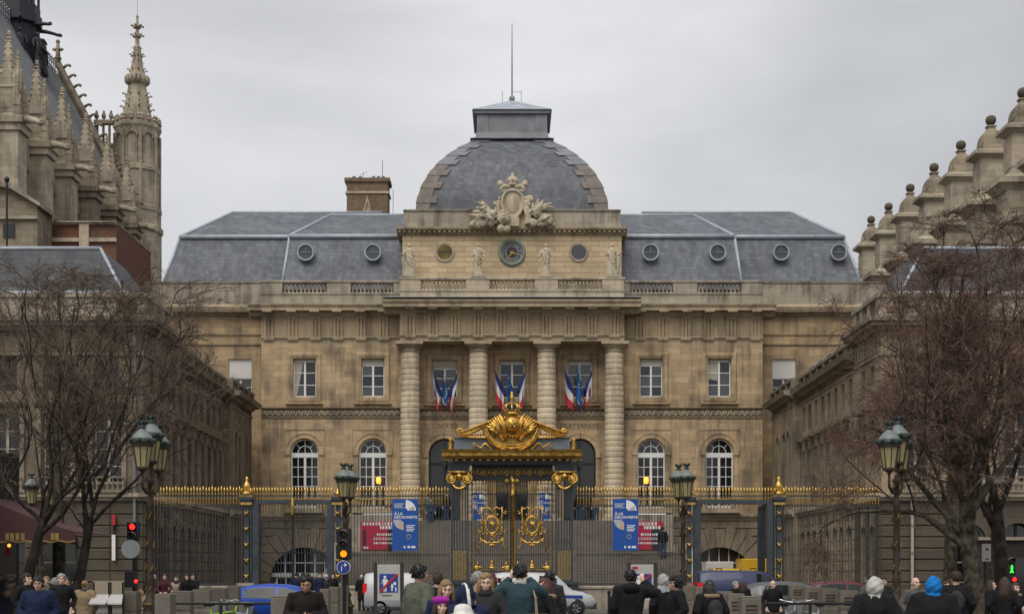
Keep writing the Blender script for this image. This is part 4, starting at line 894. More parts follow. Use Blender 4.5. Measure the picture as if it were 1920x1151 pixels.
# stair turret
TXc, TY = X(257.5, 130), 130.0
zt_ = lambda py: Z(py, TY)
oc = lambda r: r
t = MB(); A0 = PI/8
t.lathe([(2.2, 0), (2.2, zt_(440)), (2.35, zt_(438)), (2.35, zt_(428)), (2.12, zt_(425)), (2.12, zt_(402)), (2.22, zt_(400)), (2.22, zt_(392)), (2.02, zt_(389)), (2.02, zt_(328)), (2.14, zt_(326)), (2.14, zt_(319)), (1.95, zt_(316)), (1.95, zt_(262)), (2.05, zt_(250)), (2.2, zt_(244)), (2.2, zt_(238)), (2.08, zt_(236)), (2.1, zt_(228)), (1.6, zt_(227))], 8, (TXc, TY, 0), A0)
to = t.build('stair_turret', 'stone_chapel', chapel)
for k in range(8):
    a = A0+k*PI/4; ca, sa = math.cos(a), math.sin(a)
    MB().tube([(TXc+2.03*ca, TY+2.03*sa, zt_(440)), (TXc+2.05*ca, TY+2.05*sa, zt_(255))], .14, 6).build('corner_shaft', 'stone_chapel', to)
    a2 = a+PI/8; r0 = 1.95*math.cos(PI/8)
    g = MB().ring((0, 0, 0), .42, .58, -.16, .05, 10, 0, PI); g.prism([(-.62, .15), (-.5, .15), (0, 1.0), (.5, .15), (.62, .15), (0, 1.25)], -.14, .02)
    g.box(-.5, -.42, -.08, .02, -3, 0); g.box(.42, .5, -.08, .02, -3, 0)
    g.merge(MB().box(-.52, .52, -.09, .0, zt_(385)-zt_(262)+.0, zt_(335)-zt_(262)))
    mt = Matrix.Translation((TXc, TY, zt_(262)-.2)) @ Matrix.Rotation(a2+PI/2, 4, 'Z') @ Matrix.Translation((0, -r0, 0))
    MB().merge(g, mt).build('blind_arch', 'stone_chapel', to)
    for q in (-.4, 0, .4):
        b = MB().lathe([(.12, 0), (.22, .15), (.12, .35), (.2, .45), (.02, .7)], 6, (TXc+2.0*math.cos(a2+q*.8), TY+2.0*math.sin(a2+q*.8), zt_(236))); b.build('crown_finial', 'stone_chapel', to)
sp = MB(); core = [(1.42, 230), (1.28, 215), (1.1, 195), (.95, 178), (.8, 162), (.78, 143), (.62, 134), (.48, 118), (.36, 100), (.32, 90), (.2, 84), (.19, 70), (.13, 52), (.09, 36), (.13, 32), (.02, 27)]
sp.lathe([(r, zt_(py)) for r, py in core], 8, (TXc, TY, 0), A0); spo = sp.build('turret_spire', 'stone_chapel', chapel)
for py, r, nb, sz in ((205, 1.18, 8, .75), (193, 1.1, 8, .5), (180, .98, 8, .7), (133, .62, 8, .6), (105, .42, 8, .6), (90, .33, 8, .3), (69, .2, 6, .8), (52, .14, 6, .85), (117, .5, 8, .25)):
    for k in range(nb):
        a = A0+2*PI*k/nb; put(me_ck['stone_chapel'], 'crocket', spo, (TXc+r*math.cos(a), TY+r*math.sin(a), zt_(py)-.1), (0, 0, a), (sz,)*3)
cw = MB()
for k in range(16):
    a = 2*PI*k/16; cw.ball((TXc+.98*math.cos(a), TY+.98*math.sin(a), zt_(151)), (.2, .2, .38), 6, 5)
cw.lathe([(.8, zt_(161)), (1.0, zt_(158)), (.85, zt_(151)), (1.0, zt_(145)), (.78, zt_(142))], 16, (TXc, TY, 0)); cw.build('spire_crown', 'stone_chapel', spo)
MB().tube([(TXc, TY, zt_(30)), (TXc, TY, zt_(0))], .02, 4).build('lightning_rod', 'lead', spo)
GX = -37.7
gb = MB().box(GX, -36.0, 127.3, 127.9, zt_(249), zt_(242)); gb.box(GX, -36.0, 127.3, 127.9, zt_(300), zt_(285))
for q in range(3): gb.box(GX+.2+q*.55, GX+.32+q*.55, 127.4, 127.8, zt_(300), zt_(249))
for q in range(3): gb.ball((GX+.2+q*.65, 127.6, zt_(234)), (.22, .2, .3), 7, 5); gb.ball((GX+.2+q*.65, 127.6, zt_(228)), (.13, .13, .25), 6, 5)
gb.build('gallery_bridge', 'stone_chapel_dark', chapel)
mat('fleche_lead', (.03, .032, .038), .55, .2, var=.3, scale=2)
# dark fleche base with statues on the ridge
FX, FY = X(34, 116.8), 116.8
fl = MB(); fl.lathe([(1.5, 38), (1.55, Z(52, FY)), (1.9, Z(48, FY)), (1.9, Z(30, FY)), (1.75, Z(28, FY)), (1.75, Z(14, FY)), (1.2, Z(12, FY))], 8, (FX, FY, 0), A0)
for k in range(8):
    a = A0+k*PI/4; ca, sa = math.cos(a), math.sin(a); fl.tube([(FX+1.6*ca, FY+1.6*sa, 39), (FX+1.6*ca, FY+1.6*sa, Z(-60, FY))], .12, 6)
fl.lathe([(1.0, Z(14, FY)), (1.0, Z(-70, FY)), (.1, Z(-420, FY))], 8, (FX, FY, 0), A0)
flo = fl.build('fleche', 'fleche_lead', chapel)

me_fs = figure_mb(3.1, 5).mesh('fleche_statue', 'fleche_lead', True)
for k in range(8):
    a = A0+k*PI/4; put(me_fs, 'fleche_statue', flo, (FX+2.0*math.cos(a), FY+2.0*math.sin(a), Z(137, FY)), (0, 0, a+PI/2))
    put(me_gar, 'gargoyle', flo, (FX+1.7*math.cos(a), FY+1.7*math.sin(a), Z(53, FY)), (0, R(4), a), (.9, .6, .6), 'fleche_lead')
# ------------------------------------------------------------------ buildings between the chapel and the left pavilion
bh = thing('brick_house', 'red brick house with pale stone bands between chapel and left pavilion', 'building', (-27, 84, 0))
MB().box(X(-80, 84), X(218, 84), 84, 92, 0, Z(419, 84)).build('brick_wall', 'brick_red', bh)
for py, h in ((419, 3), (447, 7)): MB().box(X(-80, 84), X(219, 84), 83.85, 84, Z(py+h, 84), Z(py, 84)).build('stone_band', 'stone_pale', bh)
MB().box(X(150, 84), X(168, 84), 83.8, 84, 0, Z(420, 84)).build('stone_quoin', 'stone_pale', bh); MB().box(X(-80, 84), X(219, 84), 83.7, 92, Z(419, 84), Z(416.5, 84)).build('coping', 'stone_grey', bh)
gh = thing('gabled_stone_house', 'weathered stone house with raking cornice in front of the chapel', 'building', (-30, 81, 0))
MB().box(X(-160, 81), X(70, 81), 81, 83.6, 0, Z(375, 81)).build('wall', 'stone_chapel_dark', gh)
c = MB(); a, b = X(-60, 81), X(79, 81); c.add([(a, 80.6, Z(333, 81)), (X(22, 81), 80.6, Z(347, 81)), (b, 80.6, Z(384, 81)), (b, 80.6, Z(390, 81)), (X(22, 81), 80.6, Z(356, 81)), (a, 80.6, Z(342, 81))], [(0, 5, 4, 1), (1, 4, 3, 2)])
c.add([(v[0], 83.6, v[2]) for v in c.v], [(0, 1, 4, 5), (1, 2, 3, 4)]); c.f += [(0, 1, 7, 6), (1, 2, 8, 7), (2, 3, 9, 8), (3, 4, 10, 9), (4, 5, 11, 10)]; fixn(c.build('raking_cornice', 'stone_grey', gh))
MB().prism([(X(-160, 81), Z(376, 81)), (X(70, 81), Z(376, 81)), (X(22, 81), Z(350, 81)), (X(-160, 81), Z(336, 81))], 81.02, 83.5).build('gable', 'stone_chapel_dark', gh)
MB().box(X(-160, 81), X(72, 81), 80.8, 81, Z(412, 81), Z(406, 81)).build('string_course', 'stone_grey', gh)
MB().box(X(6, 81), X(28, 81), 80.95, 81.05, Z(446, 81), Z(420, 81)).build('window', 'glass_dark', gh)
MB().tube([(X(13, 80), 80, 0), (X(13, 80), 80, Z(332, 80))], .06, 8).ball((X(13, 80), 80, Z(337, 80)), .16, 8, 6).build('vent_pipe', 'iron_dark', gh)
# ------------------------------------------------------------------ long building with pinnacled chimney buttresses on the right
lb = thing('buttressed_hall', 'long stone hall with a row of ball-topped chimney buttresses, behind right pavilion', 'building', (28, 90, 0))
MB().box(29.0, 40, 66, 115, 0, 21.5).build('hall_wall', 'stone_chapel_dark', lb)
hr = MB(); hr.add([(29, 66, 21.5), (29, 115, 21.5), (33, 112, 25), (33, 69, 25), (40, 115, 21.5), (40, 66, 21.5)], [(0, 3, 2, 1), (2, 3, 5, 4), (0, 5, 3), (1, 2, 4)]); fixn(hr.build('roof', 'slate_dark', lb))
tw = MB()
def sq(z0, z1, a0, a1=None, b0=None, cx=0): a1 = a0 if a1 is None else a1; tw.frus(cx, 0, z0, z1, a0, a0*.8, a1, a1*.8)
sq(0, 21.8, .98, cx=-.15); sq(20.9, 21.6, 1.1, 1.1, cx=-.15); sq(21.8, 22.7, 1.0, 1.12, cx=-.1); sq(22.7, 23.1, 1.12, 1.42, cx=-.2); sq(23.1, 23.4, 1.5, cx=-.2); sq(23.4, 23.7, 1.38, .92, cx=-.1)
sq(23.7, 26.0, .8); sq(24.1, 25.7, .835); sq(23.7, 23.95, .9); sq(26.0, 26.18, .86, 1.12); sq(26.18, 26.38, 1.22); sq(26.38, 26.5, 1.1, .95)
me_tw = tw.mesh('chimney_buttress', 'stone_chapel')
cp = MB(); pr = [(.95, 26.5), (.93, 26.62), (.74, 26.68), (.66, 26.9), (.62, 27.2), (.55, 27.45), (.4, 27.65), (.26, 27.78), (.2, 27.92), (.28, 27.98), (.28, 28.04), (.15, 28.1)]
for (a0, z0), (a1, z1) in zip(pr, pr[1:]): cp.frus(0, 0, z0, z1, a0, a0*.8, a1, a1*.8)
for q in (-1, 1): cp.tube([(q*.84, -.66, 26.6), (q*.82, -.66, 26.8), (q*.68, -.62, 26.95)], [.14, .12, .06], 6)
me_cp = cp.mesh('chimney_cap', 'stone_chapel_dark'); me_cb = MB().lathe([(.12, 28.08), (.15, 28.14), (.25, 28.2), (.31, 28.35), (.31, 28.45), (.25, 28.6), (.1, 28.68), (.001, 28.7)], 12).mesh('ball_finial', 'stone_dark_shade', True)
for i, D in enumerate((110, 104.9, 99.2, 93.6, 88, 82.5, 77.3, 72.4)):
    z = [.5, .2, .05, -.1, -.3, -.5, -.65, -.7][i]
    o = put(me_tw, 'chimney_buttress', lb, (27.95, D, z*.0)); o.scale = (1, 1, 1+z/28); put(me_cp, 'chimney_cap', o); put(me_cb, 'ball_finial', o)
    if i < 7: MB().box(28.2, 29.0, D-4.4, D-1.0, 21.5, 22.2).build('parapet', 'stone_grey', lb)
# ================================================================== statues, crest, flags on the facade
def remesh(mb, vox, it=2):
    me = mb.mesh('form', None); o = bpy.data.objects.new('form', me); COL.objects.link(o)
    r = o.modifiers.new('r', 'REMESH'); r.mode = 'VOXEL'; r.voxel_size = vox; r.use_smooth_shade = True
    s = o.modifiers.new('s', 'SMOOTH'); s.iterations = it; s.factor = .5
    out = bpy.data.meshes.new_from_object(o.evaluated_get(bpy.context.evaluated_depsgraph_get())); bpy.data.objects.remove(o); bpy.data.meshes.remove(me)
    out.polygons.foreach_set('use_smooth', [True]*len(out.polygons)); return out
def wrinkle(me, amp, sc, seed=0):
    me.update(); nr = [v.normal.copy() for v in me.vertices]
    for v, n in zip(me.vertices, nr):
        p = v.co; k = mnoise.noise(Vector((p.x*sc*1.6+seed, p.y*sc*1.6, p.z*sc*.9+p.x*sc*.5)))+.5*mnoise.noise(Vector((p.x*sc*3+seed, p.y*sc*3, p.z*sc*3))); v.co = p+n*(k*amp)
    me.update()
def carved(mb, name, m, parent, vox, amp, sc, seed=0):
    """weathered carving: the rough forms fused into one surface and chiselled with noise"""
    off = ORG.get(parent.name, (0, 0, 0)); shift(mb, (-off[0], -off[1], -off[2])); me = remesh(mb, vox, 1); wrinkle(me, amp, sc, seed); me.name = name
    me.materials.clear(); me.materials.append(M[m]); o = bpy.data.objects.new(name, me); COL.objects.link(o); o.parent = parent; ORG[o.name] = off; return o
poses = [(((.9, .5), (.2, .3)), .03, 'leftmost draped stone statue on the balustrade, beside the round gilded window'), (((.2, .1), (.3, -.3)), -.02, 'draped stone statue standing just left of the clock'),
         (((1.2, -.6), (.1, .2)), .02, 'draped stone statue just right of the clock, arm held out'), (((.6, .4), (1.1, .9)), -.03, 'rightmost draped stone statue on the balustrade, cloak billowing')]
for i, (px, (arms, hip, lab)) in enumerate(zip((767, 897, 1023, 1149), poses)):
    x = X(px, 87.2)
    st = thing('statue', lab, 'statue', (x, 87.2, ZR1), 0, 'statues on the attic balustrade', world=False)
    MB().box(-.42, .42, -.3, .3, 0, .14).build('statue_plinth', 'stone_pale', st)
    f = figure_mb(2.0, 20+i, arms, 0, hip)
    if i in (0, 3):                                                 # billowing cloak and attribute beside the outer figures
        s = -1 if i == 0 else 1
        f.tube([(s*.2, .05, 1.5), (s*.36, .06, 1.1), (s*.3, .05, .6), (s*.24, .04, .1)], [.1, .16, .14, .1], 8); f.tube([(-s*.3, 0, .05), (-s*.3, -.02, .9)], [.1, .07], 8)
    shift(f, (0, 0, .14)); carved(f, 'statue_figure', 'stone_statue', st, .028, .016, 9, i)
cr = thing('carved_crest', 'carved stone royal crest with crown and two supporting figures, below dome', 'sculpture', (0, 88.2, 23.1), 0, None)
def C(px, py): return X(px, 88.2), Z(py, 88.2)
sh = MB(); cx, cz = C(961, 388); pts = []
for i in range(25):
    t = i/24*2*PI; x = math.cos(t); z = math.sin(t); w = .66*(1-.36*max(0, -z)**1.3)+.16*max(0, z)**2; pts.append((cx+x*w, cz+z*.92))
sh.prism(pts, 87.72, 88.3); fixn(sh.build('shield', 'stone_statue', cr))
rm = MB().tube([(a, 87.7, b) for a, b in pts], .1, 8, caps=False); rm.build('shield_rim', 'stone_statue', cr, True)
ov = MB().ball((cx, 87.72, cz+.02), (.42, .08, .55), 16, 10); ov.build('shield_boss', 'stone_pale', cr, True)
cw = MB(); kx, kz = C(961, 349); cw.lathe([(.3, -.1), (.34, 0), (.3, .08), (.36, .2), (.3, .42), (.12, .52), (.1, .56), (.13, .64), (.03, .76)], 12, (kx, 87.9, kz)); 
for k in range(8): a = k*PI/4; cw.ball((kx+.36*math.cos(a), 87.9+.36*math.sin(a), kz+.22), .08, 6, 4)
for s in (-1, 1):
    cw.tube([(kx+s*.15, 87.75, kz-.2), (kx+s*.5, 87.72, kz-.12), (kx+s*.72, 87.72, kz-.28), (kx+s*.62, 87.7, kz-.5), (kx+s*.45, 87.7, kz-.38)], [.12, .13, .14, .12, .07], 8)
    cw.ball((kx+s*.75, 87.8, kz+.0), (.22, .2, .2), 10, 7); cw.ball((kx+s*.8, 87.75, kz+.12), (.14, .12, .12), 8, 6)
cw.build('crown', 'stone_statue', cr, True)
rg = random.Random(4)
for s in (-1, 1):
    f = figure_mb(1.75, 40+s, ((1.2, .9), (1.0, .8))); m_ = Matrix.Translation((s*1.02, 87.75, C(0, 424)[1])) @ Matrix.Rotation(R(s*-8), 4, 'Y') @ Matrix.Rotation(R(-s*25), 4, 'Z')
    carved(MB().merge(f, m_), 'supporting_figure', 'stone_statue', cr, .032, .02, 8, s)
    d = MB()                                                        # trophies, wings and drapery heaped outwards
    for k in range(26):
        t = rg.random()**.8; x = s*(1.0+1.45*t); top = C(0, 372+45*t if s > 0 else 385+36*t)[1]; z = rg.uniform(C(0, 426)[1], top); d.ball((x, 87.75+rg.uniform(-.15, .25), z), (rg.uniform(.16, .34), rg.uniform(.15, .25), rg.uniform(.14, .28)), 8, 6)
    for k in range(15):
        a = R(rg.uniform(8, 95)); l = rg.uniform(.5, 1.1); p = Vector((s*rg.uniform(1.0, 1.8), 87.6+rg.uniform(-.1, .2), C(0, rg.uniform(396, 424))[1])); q = p+Vector((s*math.cos(a)*l, -.05, math.sin(a)*l*.75)); mid = (p+q)/2+Vector((0, -.08, rg.uniform(-.15, .15)))
        d.tube([p, mid, q], [.08, .11, .04], 7)
    for k in range(4 if s > 0 else 3): a = R(15+k*19+rg.uniform(-6, 6)); d.tube([(s*1.35, 87.65, C(0, 398)[1]), (s*(1.35+.55*math.cos(a)), 87.58, C(0, 398)[1]+.5*math.sin(a)), (s*(1.35+.95*math.cos(a)), 87.62, C(0, 398)[1]+.8*math.sin(a))], [.07, .1, .05], 6, flat=.6)
    carved(d, 'trophy_heap', 'stone_statue', cr, .038, .05, 5, s*3)
hd = MB(); hx, hz = C(944, 415); hd.ball((hx, 87.5, hz), (.36, .3, .4), 14, 10); hd.ball((hx, 87.25, hz-.05), (.09, .1, .1), 8, 6); hd.ball((hx-.15, 87.42, hz-.66), (.26, .22, .26), 10, 8); hd.ball((hx+.22, 87.42, hz-.68), (.24, .22, .24), 10, 8)
for k in range(10): a = 2*PI*k/10; hd.ball((hx+.34*math.cos(a), 87.42, hz+.1+.34*math.sin(a)), (.13, .12, .12), 7, 5)
carved(hd, 'lion_head', 'stone_statue', cr, .035, .03, 7)
MB().box(-1.5, 1.5, 87.95, 88.5, C(0, 428)[1], C(0, 400)[1]).box(-.45, .45, 87.6, 88.0, C(0, 428)[1], C(0, 412)[1]).build('crest_base', 'stone_pale', cr)
# flags and shields
mat('flag_blue', (.02, .045, .22), .85, 0, var=.15, scale=6); mat('flag_white', (.62, .61, .60), .85, 0, var=.1, scale=6); mat('flag_red', (.50, .025, .045), .85, 0, var=.15, scale=6); mat('flag_eu', (.01, .10, .32), .85, 0, var=.15, scale=6); mat('star_yellow', (.8, .6, .05), .7, 0, var=0)
def flag(base, tip, ln, kind, lab, seed, flare):
    """staff from base to tip; the cloth hangs from the upper staff in folds"""
    rg = random.Random(seed); b, t = Vector(base), Vector(tip)
    f = thing('flag', lab, 'flag', base, 0, 'flags at the portico windows'); MB().tube([b, t], .022, 6).build('flagstaff', 'gold_dull', f)
    hf = rg.uniform(.5, .78); fa = rg.uniform(.04, .09); nu, nv = 14, 22; vs = []; mb = MB(); ph = rg.uniform(0, 6); rf = rg.uniform(6, 12)
    d = (t-b)
    for j in range(nv+1):
        for i in range(nu+1):
            u, v = i/nu, j/nv; p = t-d*(hf*u); k = 1-.75*v**.6*(1-flare)
            cxm = (t-d*hf*.5); x = cxm.x+(p.x-cxm.x)*k; y = cxm.y+(p.y-cxm.y)*k
            fold = fa*min(1, v*3)*math.sin(u*rf+ph+v*1.5); side = flare*.25*v*math.sin(u*4+ph)
            if kind == 'eu': x += (u-.5)*(.42-.1*v)
            mb.v.append((x+side+.02*math.sin(v*5+u*7), y+fold, p.z-v*ln*(.8+.2*(1-u)+.05*math.sin(u*8+ph))))
    fs = [[], [], []]
    for j in range(nv):
        for i in range(nu): fs[min(2, int((j+.5)/nv*3))].append((j*(nu+1)+i, j*(nu+1)+i+1, (j+1)*(nu+1)+i+1, (j+1)*(nu+1)+i))
    if kind == 'eu': mb.f = fs[0]+fs[1]+fs[2]; c = mb.build('cloth', 'flag_eu', f, True)
    else:
        mb.f = fs[0]+fs[1]+fs[2]; c = mb.build('cloth', 'flag_blue', f, True); c.data.materials.append(M['flag_white']); c.data.materials.append(M['flag_red'])
        idx = [0]*len(fs[0])+[1]*len(fs[1])+[2]*len(fs[2]); c.data.polygons.foreach_set('material_index', idx)
    if kind == 'eu':
        for q in range(5):
            i, j = rg.randint(3, nu-3), 4+q*3; v = mb.v[j*(nu+1)+i]; s = MB(); s.prism([(v[0]+.05*(1 if k % 2 == 0 else .42)*math.sin(k*PI/5), v[2]+.05*(1 if k % 2 == 0 else .42)*math.cos(k*PI/5)) for k in range(9, -1, -1)], v[1]-.05, v[1]-.035); s.build('star', 'star_yellow', f)
FY_ = 87.6
side = {0: 'left-hand', 1: 'middle', 2: 'right-hand'}
for g, (cx, items) in enumerate(((834, ((812, 690, 745, 'fr', .15), (835, 706, 752, 'eu', .0), (857, 694, 755, 'fr', .0))), (958, ((929, 690, 754, 'fr', .25), (957, 688, 758, 'eu', .05), (984, 690, 756, 'fr', .0))), (1086, ((1060, 690, 750, 'fr', .5), (1087, 686, 750, 'eu', .1), (1109, 690, 748, 'fr', .3))))):
    base = P(cx, 752, YB-.15)
    for k, (tx, ty, by, kind, fl_) in enumerate(items):
        tip = P(tx+(tx-cx)*.12, ty, FY_-.25); pos = ('leaning left', 'upright in the middle', 'leaning right')[k]
        flag(base, tip, (by-ty)*.0328-.2, kind, (('blue, white and red flag ' if kind == 'fr' else 'blue flag with yellow stars ')+pos+' at the '+side[g]+' portico window'), g*5+k, fl_)
mat('shield_blue', (.03, .06, .18), .5, 0, var=.1)
for g, px in ((0, 835), (2, 1088)):
    x, y, z = P(px, 751, YB-.35)
    s = thing('oval_shield', 'small oval tricolour shield under the flags of the '+side[g]+' portico window', 'shield', (x, y, z), 0, 'oval shields under the flags', world=False)
    for nm, m_, a, dy in (('shield_field', 'shield_blue', 1.0, 0), ('shield_ring', 'flag_white', .72, -.02), ('shield_emblem', 'gold_dull', .5, -.035)):
        o = MB().ball((0, dy, 0), (.28*a, .05, .42*a), 18, 10)
        if nm == 'shield_field':
            o2 = MB(); o2.v = o.v; o2.f = o.f; ob = o2.build(nm, 'shield_blue', s, True); ob.data.materials.append(M['flag_red']); ob.data.polygons.foreach_set('material_index', [1 if ob.data.vertices[p.vertices[0]].co.x+ob.data.vertices[p.vertices[1]].co.x > 0 else 0 for p in ob.data.polygons])
        else: o.build(nm, m_, s, True)
    MB().tube([(0, -.075, -.16), (0, -.085, 0), (0, -.075, .16)], [.03, .05, .03], 6).tube([(-.09, -.07, -.05), (0, -.085, .03), (.09, -.07, -.05)], .022, 5).build('shield_device', 'iron_dark', s)
# banners on the portico pedestals and the podium
mat('banner_blue', (.012, .075, .32), .7, 0, var=.06, scale=2); mat('banner_red', (.45, .015, .05), .7, 0, var=.1); mat('banner_dark', (.02, .02, .035), .7, 0, var=.1); mat('print_white', (.75, .75, .75), .7, 0, var=.05); mat('print_grey', (.40, .40, .42), .7, 0, var=.35, scale=8); mat('print_skin', (.55, .36, .27), .7, 0, var=.3, scale=10)
def glyph_row(x, z, h, w, y, seed=0, gap=.22):
    """a line of print too small to read: uneven upright strokes"""
    rg = random.Random(seed); mb = MB(); u = x
    while u < x+w-h*.3:
        g = h*rg.uniform(.35, .75); mb.box(u, min(u+g, x+w), y-.004, y, z, z+h*rg.uniform(.85, 1)); u += g+h*gap
    return mb
def arcband(cx, cz, r0, r1, a0, a1, y0, y1): return MB().ring((cx, 0, cz), r0, r1, y0, y1, 12, R(a0), R(a1))
def blue_banner(loc, w, h, lab, full=True):
    t = thing('blue_banner', lab, 'banner', loc, 0, 'blue exhibition banners', world=False)
    MB().box(-w/2, w/2, -.012, .012, 0, h).build('banner_cloth', 'banner_blue', t)
    e = -.022; k = h/2.22
    arcband(.02*k, 1.72*k, .09*k, .45*k, 0, 88, e, -.013).build('printed_arc', 'print_white', t); MB().ring((.02*k, 0, 1.72*k), .16*k, .40*k, e-.003, -.013, 8, R(2), R(30)).build('printed_photo', 'print_grey', t)
    arcband(-.06*k, 1.33*k, .10*k, .44*k, 180, 270, e, -.013).build('printed_arc', 'print_grey', t); MB().ring((-.06*k, 0, 1.33*k), .14*k, .42*k, e-.003, -.013, 8, R(235), R(266)).build('printed_photo', 'print_skin', t)
    for body, sz, x, z in (('À LA', .17, -.46, 1.53), ('DÉCOUVERTE', .158, -.47, 1.38)): shift(text_mb(body, sz*k, .002, 'LEFT', .0035), (x*k, e, z*k)).build('printed_lettering', 'print_white', t)
    for q, z in enumerate((2.0, 1.945, 1.89, 1.835)): glyph_row(-.46*k, z*k, .028*k, (.42-.05*(q % 3))*k, e+.004, q).build('printed_line', 'print_white', t)
    for q in range(4): MB().box(.06*k, (.42-.06*(q % 2))*k, e, -.013, (1.06-q*.075)*k, (1.06-q*.075+.035)*k).build('printed_line', 'print_white', t)
    MB().ring((.16*k, 0, .6*k), .07*k, .085*k, e, -.013, 8).ring((.16*k, 0, .6*k), .11*k, .12*k, e, -.013, 6).build('printed_emblem', 'print_grey', t)
    for x0, x1 in ((-.05, .02), (.11, .22), (.27, .45)): MB().box(x0*k, x1*k, e, -.013, .11*k, .2*k).build('printed_logo', 'print_white', t)
    return t
for px, s in ((897, 'left'), (1021, 'right')): blue_banner((X(px, 86.55), 86.55, Z(978, 86.55)), .66, 1.8, 'narrow blue banner by the %s inner column, seen through the gate' % s)
for px0, px1, s in ((677, 748, 'left'), (1172, 1243, 'right')):
    D = 83.52; x0, x1 = X(px0, D), X(px1, D); z0, z1 = Z(1030, D), Z(977, D); w = x1-x0; h = z1-z0
    t = thing('red_banner', 'red and black printed banner on the podium at the %s of the stairs' % s, 'banner', (x0, D, z0), 0, 'red banners beside the stairs', world=False)
    MB().box(0, w, -.01, .02, 0, h).build('banner_cloth', 'banner_red', t); MB().box(w*.7, w-.002, -.016, -.011, 0.002, h*.75).build('dark_panel', 'banner_dark', t); MB().box(.1, .28, -.016, -.011, .1, h*.7).build('dark_panel', 'banner_dark', t)
    for q, (sz, x, z, ww) in enumerate(((.2, .1, h*.86, w*.84), (.2, w*.5, h*.73, w*.45), (.14, w*.42, h*.5, w*.5), (.05, w*.3, h*.4, w*.62), (.05, w*.3, h*.35, w*.62), (.12, w*.34, h*.2, w*.5), (.14, .12, .06, .3))): glyph_row(x, z, sz, ww, -.017, q, .3).build('printed_line', 'print_white', t)
# ================================================================== railings and the gilded gate
GD = 61.0; K = GD/F
gx = lambda px: (px-960)*K
gz = lambda py: CZ+(HZ-py)*K
mat('gate_blue', (.05, .061, .072), .45, .1, var=.2, scale=3)
fence_pl = {}
mat('gold_spear', (.80, .52, .14), .36, .9, var=.3, scale=8)
mat('attic_blue', (.115, .145, .18), .5, .1, var=.15, scale=2)
spear = MB().lathe([(.012, 0), (.02, .04), (.035, .06), (.02, .09), (.016, .14), (.042, .2), (.03, .28), (.001, .40)], 6); me_spear = spear.mesh('spearhead', 'gold_spear', True)
knob = MB().lathe([(.014, 0), (.036, .03), (.036, .09), (.02, .13), (.034, .2), (.03, .32), (.012, .36)], 6); me_knob = knob.mesh('bar_knob', 'gold_dull', True)
bar = MB().box(-.0125, .0125, -.0125, .0125, 0, 1); me_bar = bar.mesh('bar', 'iron_blue')
ZB_, ZT1, ZT2 = 1.02, gz(947), gz(929)
def railing(x0, x1, lab, y=GD, gap=None, low=True):
    r = thing('iron_railing', lab, 'railing', ((x0+x1)/2, y, 0), 0, 'gilded railings of the court')
    p = MB(); p.box(x0, x1, y-.3, y+.35, 0, .86); p.bbox(x0, x1, y-.36, y+.4, .86, 1.0, .03); p.build('stone_plinth', 'stone_grey', r)
    q = MB()
    for z, h in ((ZT1, .05), (ZT2, .045), (ZB_+.08, .05), (gz(1039), .03)): q.box(x0, x1, y-.022, y+.022, z-h, z)
    q.build('rail', 'iron_blue', r)
    n = max(2, round((x1-x0)/.13))
    for i in range(n):
        x = x0+(x1-x0)*(i+.5)/n
        b = put(me_bar, 'bar', r, (x, y, ZB_-.02), sc=(1, 1, ZT2+.02-ZB_)); h = put(me_spear, 'spearhead', r, (x, y, ZT2-.0), sc=(1, 1, 1 if i % 3 else 1.12)); put(me_knob, 'bar_knob', r, (x, y, ZT1-.005), sc=(1, 1, 1.05))
    return r
def fence_post(px, lab, fin):
    x = gx(px); t = thing('fence_post', lab, 'post', (x, GD, 0), 0, 'gilded posts of the railing', world=False)
    b = MB(); b.box(-.33, .33, -.42, .42, 0, 1.0); b.box(-.37, .37, -.46, .46, 1.0, 1.12); b.build('stone_base', 'stone_grey', t)
    top = gz(942); s = MB()
    for dx in (-.2, .2): s.box(dx-.025, dx+.025, -.14, .14, 1.12, top)
    s.box(-.1, .1, -.1, .1, 1.12, top); s.box(-.24, .24, -.2, .2, top, top+.12); s.box(-.29, .29, -.26, .26, top+.12, top+.34); s.build('pilaster', 'gate_blue', t)
    for k in range(5):
        z = 1.4+k*(top-1.6)/4.4; o = MB()
        for a in (45, 135): o.tube([(-.13*math.cos(R(a)), -.16, z-.13*math.sin(R(a))), (.13*math.cos(R(a)), -.16, z+.13*math.sin(R(a)))], .026, 5)
        o.ball((0, -.17, z), .05, 6, 5); o.build('gold_cross', 'gold', t, True)
    g = MB(); g.box(-.25, .25, -.21, .21, top-.1, top-.002); g.box(-.3, .3, -.27, .27, top+.26, top+.3); g.build('gold_band', 'gold', t)
    f = MB()
    if fin:
        f.lathe([(.26, 0), (.3, .04), (.2, .1), (.24, .16), (.16, .3), (.2, .36), (.12, .5), (.05, .62), (.08, .68), (.05, .76), (.001, .8)], 10, (0, 0, top+.34))
        for k in range(4): a = k*PI/2+PI/4; f.tube([(.16*math.cos(a), .16*math.sin(a), top+.36), (.3*math.cos(a), .3*math.sin(a), top+.46), (.26*math.cos(a), .26*math.sin(a), top+.6), (.14*math.cos(a), .14*math.sin(a), top+.56)], [.06, .06, .05, .03], 6)
    else: f.lathe([(.16, 0), (.2, .05), (.1, .12), (.06, .25), (.001, .4)], 8, (0, 0, top+.34))
    f.build('gold_finial', 'gold', t, True)
    return t
for px, l, fin in ((463, 'left outer blue iron post with gilded finial and crosses', 1), (634, 'blue iron post with gilded crosses behind the left twin lantern', 0), (1292, 'blue iron post with gilded crosses behind the right twin lantern', 0), (1460, 'right outer blue iron post with gilded finial and crosses', 1)): fence_post(px, l, fin)
